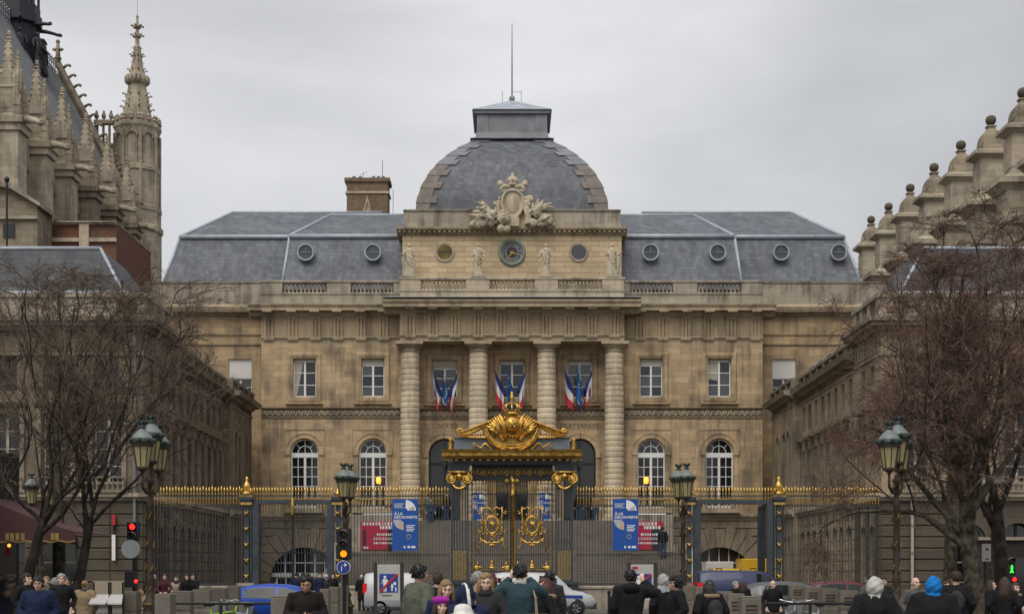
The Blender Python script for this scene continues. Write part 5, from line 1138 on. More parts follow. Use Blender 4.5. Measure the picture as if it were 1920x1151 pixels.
railing(gx(276), gx(452), 'gilded iron railing at the far left, against the dark wing'); railing(gx(645), gx(843), 'gilded iron railing between the left twin lantern and the great gate, blue banner on it')
railing(gx(1080), gx(1281), 'gilded iron railing between the great gate and the right twin lantern, blue banner on it'); railing(gx(1471), gx(1650), 'gilded iron railing at the far right, behind the reddish twigs')
for s, a, b in (('left', 474, 624), ('right', 1302, 1449)):                # side gates under a plain header
    xa, xb = gx(a), gx(b); t = thing('side_gate', 'blue iron %s side gate with gilded spears, %s' % (s, 'closed' if s == 'left' else 'standing open'), 'gate', ((xa+xb)/2, GD, 0), 0, 'side gates in the railing')
    f = MB(); f.box(xa, xa+.26, -.1+GD, GD+.1, 0, gz(938)); f.box(xb-.26, xb, -.1+GD, GD+.1, 0, gz(938)); f.box(xa, xb, GD-.09, GD+.09, gz(944), gz(938)+.02); f.box(xa, xb, GD-.02, GD+.02, ZT1-.05+.14, ZT1+.14); f.box(xa, xb, GD-.02, GD+.02, ZT2-.04, ZT2); f.build('gate_frame', 'gate_blue', t)
    n = round((xb-xa)/.13)
    for i in range(n):
        x = xa+(xb-xa)*(i+.5)/n; put(me_spear, 'spearhead', t, (x, GD, ZT2)); put(me_knob, 'bar_knob', t, (x, GD, ZT1+.02))
        if s == 'left': put(me_bar, 'bar', t, (x, GD, .1), sc=(1, 1, gz(944)-.1))
    if s == 'left':
        q = MB()
        for z in (.25, 2.4): q.box(xa+.26, xb-.26, GD-.02, GD+.02, z, z+.05)
        q.box((xa+xb)/2-.05, (xa+xb)/2+.05, GD-.06, GD+.06, .05, gz(940)); q.build('gate_rail', 'iron_dark', t)
        MB().lathe([(.03, 0), (.09, .1), (.05, .3), (.1, .5), (.04, .75), (.02, .8)], 8, ((xa+xb)/2, GD-.08, gz(968))).build('gold_latch', 'gold', t, True)
    else:
        for xx in (xa+.3, xb-.3):                                    # leaves swung back into the court
            for k in range(12): put(me_bar, 'bar', t, (xx, GD+.25+k*.13, .1), sc=(1, 1, gz(944)-.1))
            MB().box(xx-.03, xx+.03, GD+.1, GD+1.8, .1, .16).box(xx-.03, xx+.03, GD+.1, GD+1.8, gz(946)-.06, gz(946)).box(xx-.04, xx+.04, GD+1.75, GD+1.85, .1, gz(946)).build('open_leaf', 'gate_blue', t)
blue_banner((gx(761), GD-.5, gz(1032)), (785-737)*K, 96*K, 'blue exhibition banner hung on the railing left of the great gate'); blue_banner((gx(1171), GD-.5, gz(1032)), (1195-1147)*K, 96*K, 'blue exhibition banner hung on the railing right of the great gate')
# ------------------------------------------------------------------ the great gate
gate = thing('ceremonial_gate', 'tall blue and gilded wrought-iron gate crowned by a golden globe and scrolls', 'gate', (0, GD, 0), 0, None)
def G(zx, zy): return ((zx/5.231+800-960-1.5)*K, CZ+(HZ-(zy/5.231+720))*K)     # from the enlarged view of the crest
for s in (-1, 1):
    cx = s*gx(1058); b = MB(); b.box(cx-.62, cx+.62, GD-.6, GD+.6, 0, .35); b.box(cx-.55, cx+.55, GD-.55, GD+.55, .35, gz(1095)); b.box(cx-.6, cx+.6, GD-.6, GD+.6, gz(1095), gz(1090)); po = b.build('gate_pillar', 'iron_blue', gate)
    c = MB()
    for dx in (-.34, .34):
        for dy in (-.34, .34): c.box(cx+dx-.03, cx+dx+.03, GD+dy-.03, GD+dy+.03, gz(1090), gz(905))
    for z in (gz(1088), gz(1029), gz(914)): c.box(cx-.36, cx+.36, GD-.36, GD-.3, z-.05, z); c.box(cx-.36, cx+.36, GD+.3, GD+.36, z-.05, z)
    c.build('pillar_frame', 'gate_blue', po)
    fl = MB()
    for k in range(5): x = cx-.24+k*.12; fl.box(x-.026, x+.026, GD-.375, GD-.33, gz(1086), gz(1031))
    fl.build('gilded_flute', 'gold_dull', po); f2 = MB()
    for k in range(5):
        for dy in (-.33, .33): x = cx-.24+k*.12; f2.box(x-.013, x+.013, GD+dy-.013, GD+dy+.013, gz(1088), gz(914))
    f2.build('pillar_bars', 'iron_blue', po)
    v = MB(); zc_ = gz(899)
    v.box(cx-.5, cx+.5, GD-.48, GD+.48, gz(888), gz(884)); v.box(cx-.36, cx+.36, GD-.4, GD+.4, gz(900), gz(888))
    for q in (-1, 1):
        pts = []
        for i in range(22): t = i/21; a = R(90)-q*t*2.2*2*PI*.8; r = .23*(1-.8*t); pts.append((cx+q*.33+r*math.cos(a), GD-.44-.05*t, zc_+r*math.sin(a)))
        v.tube(pts, [.06-.02*i/21 for i in range(22)], 7); v.ball((cx+q*.33, GD-.42, zc_), (.15, .1, .15), 10, 7)
    v.tube([(cx-.33, GD-.44, zc_-.2), (cx-.15, GD-.46, zc_-.38), (cx, GD-.46, zc_-.42), (cx+.15, GD-.46, zc_-.38), (cx+.33, GD-.44, zc_-.2)], [.04, .06, .07, .06, .04], 7); v.ball((cx, GD-.46, zc_+.12), (.13, .08, .13), 8, 6)
    v.build('gilded_capital', 'gold', po, True)
hw = gx(1070)
mat('gate_iron', (.028, .03, .034), .45, .3, var=.3, scale=5)
en = MB(); en.box(-hw, hw, GD-.4, GD+.4, gz(872), gz(860)); en.box(gx(885), gx(1036), GD-.15, GD+.15, gz(899), gz(895)); en.box(gx(885), gx(1036), GD-.12, GD+.12, gz(876), gz(872)); en.box(gx(885), gx(1036), GD-.02, GD+.02, gz(896), gz(874))
for s in (-1, 1): en.box(s*gx(1058)-.4, s*gx(1058)+.4, GD-.42, GD+.42, gz(884), gz(872))
eo = en.build('lintel', 'gate_iron', gate)
fz = MB()
for i in range(14):                                                 # running scrolls of the lintel
    cx = gx(890)+(gx(1031)-gx(890))*i/13; pts = []; q = 1 if i % 2 else -1
    for k in range(16): t = k/15; a = R(-90)+q*t*3.6*PI/1.2; r = .2*(1-.78*t); pts.append((cx+r*math.cos(a), GD-.06, gz(885)+r*math.sin(a)))
    fz.tube(pts, .026, 5); fz.ball((cx, GD-.07, gz(885)), .05, 6, 5)
fz.build('scroll_frieze', 'gold_dull', eo, True)
cn = MB(); profile_x(cn, -gx(1090), gx(1090), [(GD+.7, gz(861)), (GD-.55, gz(861)), (GD-.6, gz(859)), (GD-.78, gz(857)), (GD-.8, gz(851)), (GD-.86, gz(849)), (GD-.9, gz(845)), (GD+.7, gz(845))]); cno = cn.build('gilded_cornice', 'gold', gate)
dn = MB().box(-.06, .06, -.06, .06, -.09, 0).mesh('dentil', 'gold_dull')
for i in range(17): put(dn, 'dentil', cno, (-gx(1078)+i*2*gx(1078)/16, GD-.5, gz(862)))
at = MB(); at.frus(0, GD, gz(845), gz(823), gx(1069), .3, gx(1067), .28); at.build('attic_block', 'attic_blue', gate)
cp = MB(); cp.box(-gx(1068), gx(1068), GD-.32, GD+.32, gz(823), gz(821)); cp.build('attic_cap', 'iron_blue', gate)
Y0 = GD-.42
def pt(zx, zy, dy=0): x, z = G(zx, zy); return (x, Y0+dy, z)
def curl(mb, pts, rad, n=8, flat=1.0):
    """tube along a rounded-off path"""
    q = [tuple(p)+(r,) for p, r in zip(pts, rad)]
    for _ in range(3):
        o = [q[0]]
        for a, b in zip(q, q[1:]): o += [tuple(.75*x+.25*y for x, y in zip(a, b)), tuple(.25*x+.75*y for x, y in zip(a, b))]
        q = o+[q[-1]]
    mb.tube([p[:3] for p in q[::2]], [p[3] for p in q[::2]], n, flat=flat)
def mir(pts): return [(-p[0], p[1], p[2]) for p in pts]
gl = MB().ball(pt(848, 405, -.12), (.335, .3, .335), 22, 14); gl.build('golden_globe', 'gold', gate, True)
cl = MB(); c0 = pt(848, 415, -.02)
for k in range(21): a = 2*PI*k/21; cl.ball((c0[0]+.43*math.cos(a), c0[1], c0[2]+.47*math.sin(a)), (.075, .07, .075), 7, 5)
cl.tube([(c0[0]+.38*math.cos(2*PI*k/24), c0[1]+.03, c0[2]+.42*math.sin(2*PI*k/24)) for k in range(25)], .05, 6, caps=False)
for k in range(5): a = 2*PI*k/5+.3; cl.ball((c0[0]+.16*math.cos(a), c0[1]-.37, c0[2]+.05+.16*math.sin(a)), (.05, .03, .05), 6, 4)
cl.build('globe_collar', 'gold', gate, True)
for s in (0, 1):
    mm = mir if s else (lambda p: p)
    w = MB()
    curl(w, mm([pt(760, 560), pt(715, 470), pt(668, 405), pt(610, 392), pt(545, 428), pt(470, 472), pt(400, 498), pt(340, 498), pt(310, 478), pt(322, 452), pt(350, 448), pt(364, 466), pt(350, 478)]), [.11, .14, .155, .15, .135, .12, .1, .08, .07, .065, .06, .05, .045], 10, flat=.75)
    for i in range(16):                                              # overlapping leaf scales along the scroll
        t = i/15; zx = 650-t*300; zy = 398+(t*110 if t < .9 else 99); p = mm([pt(zx, zy-10, -.1), pt(zx-14, zy-26, -.13), pt(zx-30, zy-12, -.1)]); w.tube(p, [.05, .06*(1-.5*t), .02], 6)
    for k, (ax, ay_, bx, by) in enumerate(((740, 520, 702, 318), (728, 500, 730, 300), (720, 500, 662, 345), (715, 490, 628, 365), (750, 540, 600, 395))):
        w.tube(mm([pt(ax, ay_, -.02), pt((ax+bx)/2+14, (ay_+by)/2, -.1), pt(bx, by, -.03)]), [.08, .1, .03], 7, flat=.5)
    for k, (bx, by) in enumerate(((742, 322), (722, 306), (700, 322), (678, 332), (655, 348), (632, 362), (612, 382), (596, 410), (618, 440), (650, 470))):
        ax, ay_ = 792-9*k, 560-6*k; mx_, my_ = (ax+bx)/2+22-3*k, (ay_+by)/2-14           # acanthus leaves fanning out beside the globe
        w.tube(mm([pt(ax, ay_, -.03), pt(mx_, my_, -.12-.03*(k % 3)), pt(bx+4, by+10, -.1), pt(bx-8, by+2, -.02), pt(bx-14, by+14, -.04)]), [.05, .085, .06, .035, .012], 7, flat=.6)
        if k < 8: w.tube(mm([pt((ax+mx_)/2, (ay_+my_)/2, -.12), pt(mx_-10, my_-8, -.18), pt(bx+10, by+24, -.14)]), [.02, .03, .01], 5)
    w.tube(mm([pt(640, 470), pt(600, 440), pt(566, 455), pt(570, 490), pt(600, 500), pt(612, 480)]), [.07, .07, .06, .06, .05, .04], 7)
    for k in range(9): x = 350+k*27; w.tube(mm([pt(x, 525-k*1.5), pt(x+10, 506-k*3, -.04), pt(x+24, 526-k*1.5)]), .03, 5); 
    w.tube(mm([pt(330, 512), pt(450, 530), pt(580, 532), pt(690, 520)]), .035, 6)
    w.build('gilded_scroll', 'gold', gate, True)
    lw = MB()                                                       # laurel wreath half with leaves
    path = [(590, 470), (612, 525), (650, 575), (705, 610), (775, 628), (846, 634)]
    lw.tube(mm([pt(x, y, -.1) for x, y in path]), [.07, .1, .12, .125, .12, .1], 9)
    for i in range(26):
        t = i/26*5; j = int(t); u = t-j; x = path[j][0]+(path[j+1][0]-path[j][0])*u; y = path[j][1]+(path[j+1][1]-path[j][1])*u
        for e in (-22, 0, 22): lw.tube(mm([pt(x+e*.5, y+e, -.18), pt(x+e*.6+16, y+e*1.2+4, -.23), pt(x+e*.6+30, y+e*1.1+8, -.17)]), [.02, .045, .01], 5, flat=.6)
    lw.build('laurel_wreath', 'gold', gate, True)
    rb = MB(); curl(rb, mm([pt(660, 655), pt(620, 612), pt(585, 580), pt(555, 610), pt(545, 632), pt(500, 606), pt(472, 580), pt(450, 612), pt(490, 625), pt(470, 572)]), [.06, .06, .05, .05, .05, .05, .045, .04, .03, .02], 6, flat=.45)
    rb.tube(mm([pt(640, 660), pt(720, 650), pt(800, 640)]), [.04, .06, .05], 6); rb.build('gilded_ribbon', 'gold', gate, True)
    en_ = MB().lathe([(.1, 0), (.13, .05), (.07, .15), (.12, .26), (.06, .4), (.1, .46), (.001, .56)], 8, ((-1 if s == 0 else 1)*gx(1075), GD-.3, gz(845))); en_.build('gilded_corner_ornament', 'gold', gate, True)
cbk = MB().prism([G(zx, zy) for zx, zy in ((640, 540), (700, 600), (848, 622), (996, 600), (1056, 540), (1086, 440), (1050, 400), (990, 345), (930, 320), (766, 320), (706, 345), (646, 400), (610, 440))], Y0+.05, Y0+.2); fixn(cbk.build('crest_backing', 'gold_dull', gate))
kw = MB(); kc = pt(843, 292)
kw.lathe([(.30, -.1), (.33, -.06), (.33, 0), (.30, .03)], 20, (kc[0], GD-.35, kc[2]), caps=False)
for k in range(12): a = 2*PI*k/12; kw.ball((kc[0]+.31*math.cos(a), GD-.35+.31*math.sin(a), kc[2]+.09), .055, 6, 5)
for k in range(4):
    a = PI*k/4; ca, sa = math.cos(a), math.sin(a); kw.tube([(kc[0]+r*ca, GD-.35+r*sa, kc[2]+z) for r, z in ((.3, .02), (.36, .2), (.3, .33), (.12, .40), (0, .42), (-.12, .40), (-.3, .33), (-.36, .2), (-.3, .02))], .042, 6)
kw.lathe([(.05, .40), (.1, .46), (.06, .55), (.1, .63), (.08, .72), (.05, .78), (.07, .86), (.001, .95)], 10, (kc[0], GD-.35, kc[2])); kw.build('gilded_crown', 'gold', gate, True)
# leaves
def Q(zx, zy): return ((zx/5.755+870-961.5)*K, CZ+(HZ-(zy/5.755+890))*K)
for s in (-1, 1):
    mm = (lambda p: p) if s < 0 else mir
    q = lambda zx, zy, dy=-.03: (Q(zx, zy)[0], GD+dy, Q(zx, zy)[1])
    lf = MB(); xa, xb = Q(88, 0)[0], Q(518, 0)[0]; za, zb_ = gz(1096), gz(899)
    B = [(xa, xa+.05, za, zb_), (Q(124, 0)[0], Q(124, 0)[0]+.03, za, zb_), (xb-.05, xb, za, zb_), (Q(476, 0)[0], Q(476, 0)[0]+.03, za, zb_), (xa, xb, za, za+.08), (xa, xb, Q(0, 1045)[1], Q(0, 1045)[1]+.04), (xa, xb, Q(0, 212)[1], Q(0, 212)[1]+.04), (xa, xb, zb_-.05, zb_), (xa, xb, Q(0, 865)[1], Q(0, 865)[1]+.03)]
    for a, b, c, d in B: lf.box(*( (a, b) if s < 0 else (-b, -a)), GD-.03, GD+.03, c, d)
    lo = lf.build('gate_leaf', 'gate_iron', gate)
    n = 14
    for i in range(n): x = Q(135, 0)[0]+(Q(472, 0)[0]-Q(135, 0)[0])*(i+.5)/n; put(me_bar, 'bar', lo, (x*-s, GD, za), sc=(1, 1, zb_-za), m='gate_iron')
    bd = MB()
    for x in (105, 497):
        for k in range(40): bd.box(*[v for v in sorted(((Q(x, 0)[0]-.025)*-s, (Q(x, 0)[0]+.025)*-s))], GD-.05, GD-.02, za+.05+k*(zb_-za-.1)/40, za+.10+k*(zb_-za-.1)/40)
    for k in range(16): x = (Q(130+k*22, 0)[0])*-s; bd.ball((x, GD-.03, Q(0, 1025)[1]), .028, 6, 4)
    bd.build('beaded_border', 'gold_dull', lo)
    ky = MB()
    for k in range(9):                                               # key and ring pattern along the top
        x = 140+k*40; pts = mm([q(x, 200), q(x, 120), q(x+26, 120), q(x+26, 175), q(x+13, 175), q(x+13, 150)]); ky.tube(pts, .018, 4)
        ky.ring((mm([q(x+12, 78)])[0][0], GD-.02, q(x, 78)[2]), .07, .1, -.02, .02, 10)
    ky.build('key_pattern', 'gold_dull', lo)
    c = MB(); cx, cz = Q(310, 542); cx *= -s
    c.tube([(cx+.265*math.cos(2*PI*k/28), GD-.07, cz+.36*math.sin(2*PI*k/28)) for k in range(29)], .05, 8, caps=False)
    c.tube([(cx+.33*math.cos(2*PI*k/28), GD-.04, cz+.43*math.sin(2*PI*k/28)) for k in range(29)], .022, 6, caps=False)
    for a, b in (((-.12, -.16), (.12, .16)), ((.12, -.16), (-.12, .16)), ((0, -.2), (0, .2))): c.tube([(cx+a[0], GD-.06, cz+a[1]), (cx+.05, GD-.07, cz), (cx+b[0], GD-.06, cz+b[1])], .025, 5)
    c.ball((cx, GD-.06, cz+.06), (.12, .03, .1), 8, 5); c.build('gilded_cartouche', 'gold', lo, True)
    o = MB()
    for mxx in (0, 1):
        h = (lambda x: x) if not mxx else (lambda x: 620-x)
        o.tube(mm([q(h(200), 340), q(h(200), 420), q(h(215), 520), q(h(200), 600), q(h(215), 690)]), [.03, .045, .03, .045, .05], 6)
        o.tube(mm([q(h(200), 345), q(h(225), 370), q(h(260), 345), q(h(300), 375), q(h(310), 430)]), [.03, .035, .03, .035, .03], 6)
        o.tube(mm([q(h(215), 690), q(h(180), 720), q(h(190), 760), q(h(155), 780), q(h(165), 830)]), [.055, .045, .04, .035, .02], 6)
        o.tube(mm([q(h(215), 700), q(h(250), 735), q(h(290), 725), q(h(310), 745)]), [.04, .045, .05, .05], 6)
        o.tube(mm([q(h(240), 600), q(h(270), 650), q(h(300), 690), q(h(310), 720)]), [.03, .035, .03, .03], 6)
        for x_, y_ in ((200, 520), (200, 575), (190, 690), (215, 640), (300, 650), (250, 430)): o.ball(mm([q(h(x_), y_, -.06)])[0], .055, 7, 5)
        ro = MB(); ro.ball(mm([q(h(145), 1010, -.05)])[0], (.14, .04, .14), 10, 6); ro.tube(mm([q(h(145), 1005), q(h(160), 960), q(h(150), 930)]), [.05, .04, .02], 6); ro.tube(mm([q(h(150), 990), q(h(190), 995), q(h(215), 1005)]), [.05, .04, .02], 6); ro.build('gilded_rosette', 'gold', lo, True)
    o.tube(mm([q(310, 745), q(300, 765)]), .06, 6); o.tube(mm([q(290, 745), q(290, 775)]), .03, 5); o.tube(mm([q(330, 745), q(330, 775)]), .03, 5)
    kn = MB()
    for y_, r in ((1000, .15), (975, .11), (950, .08), (932, .06)): kn.ball(mm([q(310, y_, -.05)])[0], (r, .05, .07), 9, 6)
    kn.build('gilded_knob', 'gold', lo, True)
    for x_, y_, sg in ((165, 400, 1), (455, 400, -1), (165, 600, 1), (455, 600, -1)):
        o.tube(mm([q(x_+sg*18*(1-k/10)*math.cos(k*.9), y_+26*(1-k/10)*math.sin(k*.9)) for k in range(9)]), .022, 5)
    o.build('gilded_ornament', 'gold', lo, True)
pl = MB().lathe([(.06, za), (.06, gz(930)), (.12, gz(928)), (.09, gz(924)), (.07, gz(905)), (.12, gz(898))], 10, (gx(961.5), GD-.1, 0)); plo = pl.build('closing_pole', 'gold', gate, True)
cpv = MB()
for q_ in (-1, 1): cpv.ball((q_*.22, GD-.1, gz(902)), (.13, .08, .13), 10, 6)
cpv.ball((0, GD-.12, gz(900)), (.1, .08, .2), 8, 6); cpv.build('pole_volute', 'gold_dull', plo, True)
thr = MB().box(gx(885), gx(1038), GD-.4, GD+.4, 0, gz(1097)-.0); thr.build('threshold', 'stone_grey', gate)
# ================================================================== street furniture
mat('lamp_iron', (.045, .03, .022), .55, .3, var=.35, scale=5); mat('lamp_green', (.03, .045, .04), .45, .2, var=.3, scale=5); mat('lamp_glass', (.33, .28, .14), .35, 0, var=.15, scale=3, sp=.6); mat('zinc_cap', (.16, .185, .18), .5, .1, var=.2, scale=5)
lg = MB().lathe([(.125, 0), (.2, .46)], 8, caps=True); ME_LG = lg.mesh('lantern_glass', 'lamp_glass')
lf = MB()
for k in range(8): a = 2*PI*k/8; lf.tube([(.128*math.cos(a), .128*math.sin(a), 0), (.204*math.cos(a), .204*math.sin(a), .46)], .012, 4)
lf.lathe([(.02, -.2), (.03, -.12), (.06, -.06), (.14, -.03), (.14, .015), (.12, .02)], 10); lf.lathe([(.2, .44), (.235, .455), (.235, .49), (.215, .52)], 16, caps=False); ME_LF = lf.mesh('lantern_frame', 'lamp_iron')
lc = MB().lathe([(.2, .47), (.25, .5), (.265, .54), (.24, .6), (.21, .62)], 16, caps=False)
for k in range(8): a = 2*PI*k/8; lc.ball((.25*math.cos(a), .25*math.sin(a), .57), (.05, .05, .05), 6, 4)
ME_LC = lc.mesh('lantern_gallery', 'lamp_green', True)
lt = MB().lathe([(.225, .61), (.2, .66), (.13, .74), (.075, .79), (.06, .82)], 16, caps=False); ME_LT = lt.mesh('lantern_dome', 'zinc_cap', True)
lw = MB().lathe([(.06, .81), (.085, .83), (.06, .86), (.05, .9), (.1, .96), (.07, .97), (.001, .95)], 10, caps=False)
for k in range(6): a = 2*PI*k/6; lw.tube([(.07*math.cos(a), .07*math.sin(a), .92), (.12*math.cos(a), .12*math.sin(a), 1.0)], [.022, .012], 5)
ME_LW = lw.mesh('lantern_crown', 'lamp_green', True)
post = MB().lathe([(.26, 0), (.27, .12), (.22, .2), (.22, .55), (.26, .6), (.2, .68), (.14, .85), (.17, .92), (.17, .97), (.1, 1.08), (.085, 1.4), (.1, 1.46), (.075, 1.55), (.065, 3.0), (.09, 3.06), (.06, 3.14), (.055, 3.5), (.1, 3.56), (.05, 3.62), (.045, 3.7)], 14); ME_POST = post.mesh('lamp_shaft', 'lamp_iron', True)
leafy = MB()
for z in (1.15, 1.6, 2.1, 2.7, 3.3):
    for k in range(4): a = k*PI/2+z; leafy.tube([(.085*math.cos(a), .085*math.sin(a), z), (.1*math.cos(a+.5), .1*math.sin(a+.5), z+.1), (.085*math.cos(a+.9), .085*math.sin(a+.9), z+.2)], [.012, .016, .006], 5)
leafy.lathe([(.24, .6), (.275, .62), (.24, .66)], 14, caps=False); leafy.lathe([(.17, .93), (.185, .95), (.17, .975)], 14, caps=False); mat('gold_tarnished', (.16, .10, .035), .55, .6, var=.4, scale=9); ME_LEAF = leafy.mesh('gilded_relief', 'gold_tarnished', True)
def lamp(px, D, lan, lab, rz=0):
    t = thing('street_lamp', lab, 'lamp', (X(px, D), D, 0), rz, 'ornate street lamps', world=False)
    put(ME_POST, 'lamp_shaft', t); put(ME_LEAF, 'gilded_relief', t)
    for dx, dy, dz in lan:
        l = put(ME_LF, 'lantern', t, (dx, dy, 3.83+dz)); put(ME_LG, 'lantern_glass', l); put(ME_LC, 'lantern_gallery', l); put(ME_LT, 'lantern_dome', l); put(ME_LW, 'lantern_crown', l)
        if abs(dx)+abs(dy) > .02: MB().tube([(0, 0, 3.35), (dx*.5, dy*.5, 3.3), (dx, dy, 3.42), (dx, dy, 3.66+dz)], [.04, .035, .03, .03], 6).build('lamp_arm', 'lamp_iron', t, True)
lamp(282, 30, ((-.04, -.5, -.02), (.02, 0, .14), (.05, .5, 0)), 'triple-headed ornate street lamp at the left, among bare branches')
lamp(1681, 30, ((-.29, -.5, -.04), (.03, 0, .12), (.24, .5, 0)), 'triple-headed ornate street lamp at the right, among reddish twigs')
lamp(648, 42, ((-.02, -.32, 0), (.1, .32, .02)), 'twin-headed street lamp behind the amber traffic light')
lamp(1281, 42, ((.06, -.32, 0), (-.1, .32, .02)), 'twin-headed street lamp behind the two women in black')
lamp(77, 46, ((-.28, -.1, 0), (.28, .1, -.02)), 'twin-headed street lamp above the maroon awning')
lamp(1862, 45, ((-.3, 0, -.02), (.26, .1, .03)), 'twin-headed street lamp behind the right tree trunks')
# traffic signals
mat('signal_black', (.012, .012, .013), .5, 0, var=.2); mat('signal_red', (.8, .02, .02), .4, 0, var=0, emit=(1, .02, .015), es=1.4); mat('signal_amber', (.9, .4, .02), .4, 0, var=0, emit=(1, .26, .003), es=.85); mat('signal_green', (.05, .8, .1), .4, 0, var=0, emit=(.04, 1, .08), es=1.0); mat('lens_off', (.03, .025, .022), .2, 0, var=0); mat('hood_pink', (.22, .15, .15), .6, 0, var=.1); mat('sign_back', (.36, .39, .40), .45, .3, var=.1)
def hood(c, r): 
    h = MB()
    for k in range(10):
        a0, a1 = R(-10+k*20), R(-10+(k+1)*20); h.add([(c[0]+r*math.cos(a0), c[1], c[2]+r*math.sin(a0)), (c[0]+r*math.cos(a1), c[1], c[2]+r*math.sin(a1)), (c[0]+r*math.cos(a1), c[1]-.18*max(.3, math.sin(a1)), c[2]+r*math.sin(a1)-.02), (c[0]+r*math.cos(a0), c[1]-.18*max(.3, math.sin(a0)), c[2]+r*math.sin(a0)-.02)], [(0, 1, 2, 3)])
    return h
def signal(px, D, z0, lit, lab, r=.12, n=3, w=.2):
    """lens rows from the top; lit = (index, material)"""
    t = thing('traffic_light', lab, 'traffic light', (X(px, D), D, 0), 0, 'traffic lights', world=False)
    MB().tube([(0, .12, 0), (0, .12, z0+.1)], .055, 8).build('signal_pole', 'signal_black', t)
    st = r*2.35; MB().bbox(-w, w, -.12, .14, z0, z0+st*n+.04, .03).build('signal_housing', 'signal_black', t)
    for i in range(n):
        z = z0+st*(n-i-.5)+.02; on = i == lit[0]; MB().ball((0, -.12, z), (r*.82, .04, r*.82), 16, 8).build('signal_lens', lit[1] if on else 'lens_off', t, True); hood((0, -.12, z), r).build('signal_hood', 'signal_black' if on else 'hood_pink', t)
    return t
t = signal(645, 41, Z(1048, 41), (2, 'signal_amber'), 'three-lens traffic light showing amber above a blue arrow sign')
def round_plate(par, z, r, m, nm, y=-.14, x=0):
    d = MB().lathe([(.001, 0), (r-.005, 0), (r, .008), (r, .02), (.001, .02)], 28, caps=False); d.v = [(x+a, y+c, z+b) for a, b, c in d.v]; return fixn(d.build(nm, m, par, False))
zs = Z(1063, 41); round_plate(t, zs, .2, 'print_white', 'sign_rim', -.135); round_plate(t, zs, .185, 'blue_paint', 'sign_plate', -.142)
ar = MB().tube([(-.05, 0, -.11), (-.05, 0, .03), (-.02, 0, .065), (.03, 0, .07)], .022, 6, flat=.3); ar.prism([(.03, .01), (.11, .07), (.03, .13)], -.01, .01); shift(ar, (0, -.155, zs)); ar.build('sign_arrow', 'print_white', t)
t = signal(250, 38, Z(1013, 38), (0, 'signal_red'), 'traffic light showing red left of the triple street lamp', r=.1, n=2, w=.15)
MB().box(-.12, .16, -.12, -.09, Z(995, 38), Z(981, 38)).build('blue_plate', 'blue_paint', t); round_plate(t, Z(1029, 38), .25, 'sign_back', 'sign_back_plate', -.2, -.02)
MB().bbox(-.2, .05, -.14, .1, Z(1085, 38)-.22, Z(1085, 38)+.22, .02).build('pedestrian_housing', 'signal_black', t); MB().ball((.11, -.16, Z(1089, 38)), (.05, .03, .05), 10, 6).build('pedestrian_lens', 'signal_red', t, True)
t = signal(1893, 37, Z(1078, 37), (9, 'signal_green'), 'pedestrian light showing a green figure at the far right', r=.1, n=2, w=.14)
gm = MB().ball((0, 0, .07), .028, 8, 6).tube([(0, 0, .04), (0, 0, -.02)], [.035, .025], 7).tube([(0, 0, -.02), (-.035, 0, -.1)], .017, 5).tube([(0, 0, -.02), (.035, 0, -.1)], .017, 5); shift(gm, (0, -.17, Z(1066, 37))); gm.build('green_figure', 'signal_green', t, True)
t = signal(1900, 52, Z(1092, 52), (0, 'signal_red'), 'small distant red traffic light at the far right', r=.1, n=1, w=.13)
# information panels
mat('panel_white', (.42, .42, .405), .5, 0, var=.06); mat('post_brown', (.035, .028, .026), .6, 0, var=.2)
def person_icon(x, z, h): return MB().ball((x, 0, z+h*.9), (h*.09, .004, h*.1), 10, 6).prism([(x-h*.1, z+h*.42), (x+h*.1, z+h*.42), (x+h*.14, z+h*.78), (x-h*.14, z+h*.78)], -.004, .004).prism([(x-h*.1, z), (x-h*.01, z), (x-h*.01, z+h*.42), (x-h*.1, z+h*.42)], -.004, .004).prism([(x+h*.01, z), (x+h*.1, z), (x+h*.1, z+h*.42), (x+h*.01, z+h*.42)], -.004, .004).tube([(x-h*.13, 0, z+h*.75), (x-h*.22, 0, z+h*.45)], h*.035, 5, flat=.3).tube([(x+h*.13, 0, z+h*.75), (x+h*.24, 0, z+h*.5)], h*.035, 5, flat=.3)
for px, lab, red in ((729, 'white notice panel, blue pictogram crossed in red, beside the white van', 0), (1204, 'white notice panel with crossed blue pictogram beside the man in black photographing', 1)):
    D = 38; t = thing('notice_panel', lab, 'sign', (X(px, D), D, 0), 0, 'crossed-pictogram notice panels', world=False)
    for s in (-1, 1): MB().box(s*.36-.045, s*.36+.045, -.04, .04, 0, Z(1055, D)+.02).build('panel_post', 'post_brown', t)
    zb, zt_ = Z(1126, D), Z(1058, D); MB().bbox(-.31, .31, -.03, .03, zb, zt_, .01).build('panel_board', 'panel_white', t)
    z0 = zb+.23; MB().box(-.25, .25, -.036, -.029, z0, z0+.5).build('blue_field', 'blue_paint', t)
    ic = person_icon(-.1, z0+.03, .42); ic.merge(person_icon(.09, z0+.04, .2)); ic.merge(person_icon(.19, z0+.02, .13)); ic.prism([(.13, z0+.2), (.2, z0+.2), (.2, z0+.28), (.13, z0+.28)], -.004, .004); shift(ic, (0, -.041, 0)); ic.build('white_figures', 'print_white', t)
    b = MB().prism([(-.25, z0), (-.2, z0), (.25, z0+.47), (.25, z0+.5), (.2, z0+.5), (-.25, z0+.05)], -.056, -.05); fixn(b.build('red_slash', 'red_paint', t))
    glyph_row(-.18, zb+.13, .035, .26, -.031, px).build('printed_line', 'signal_black', t)
    if red: MB().box(-.27, -.12, -.036, -.029, zt_-.12, zt_-.05).build('red_mark', 'red_paint', t)
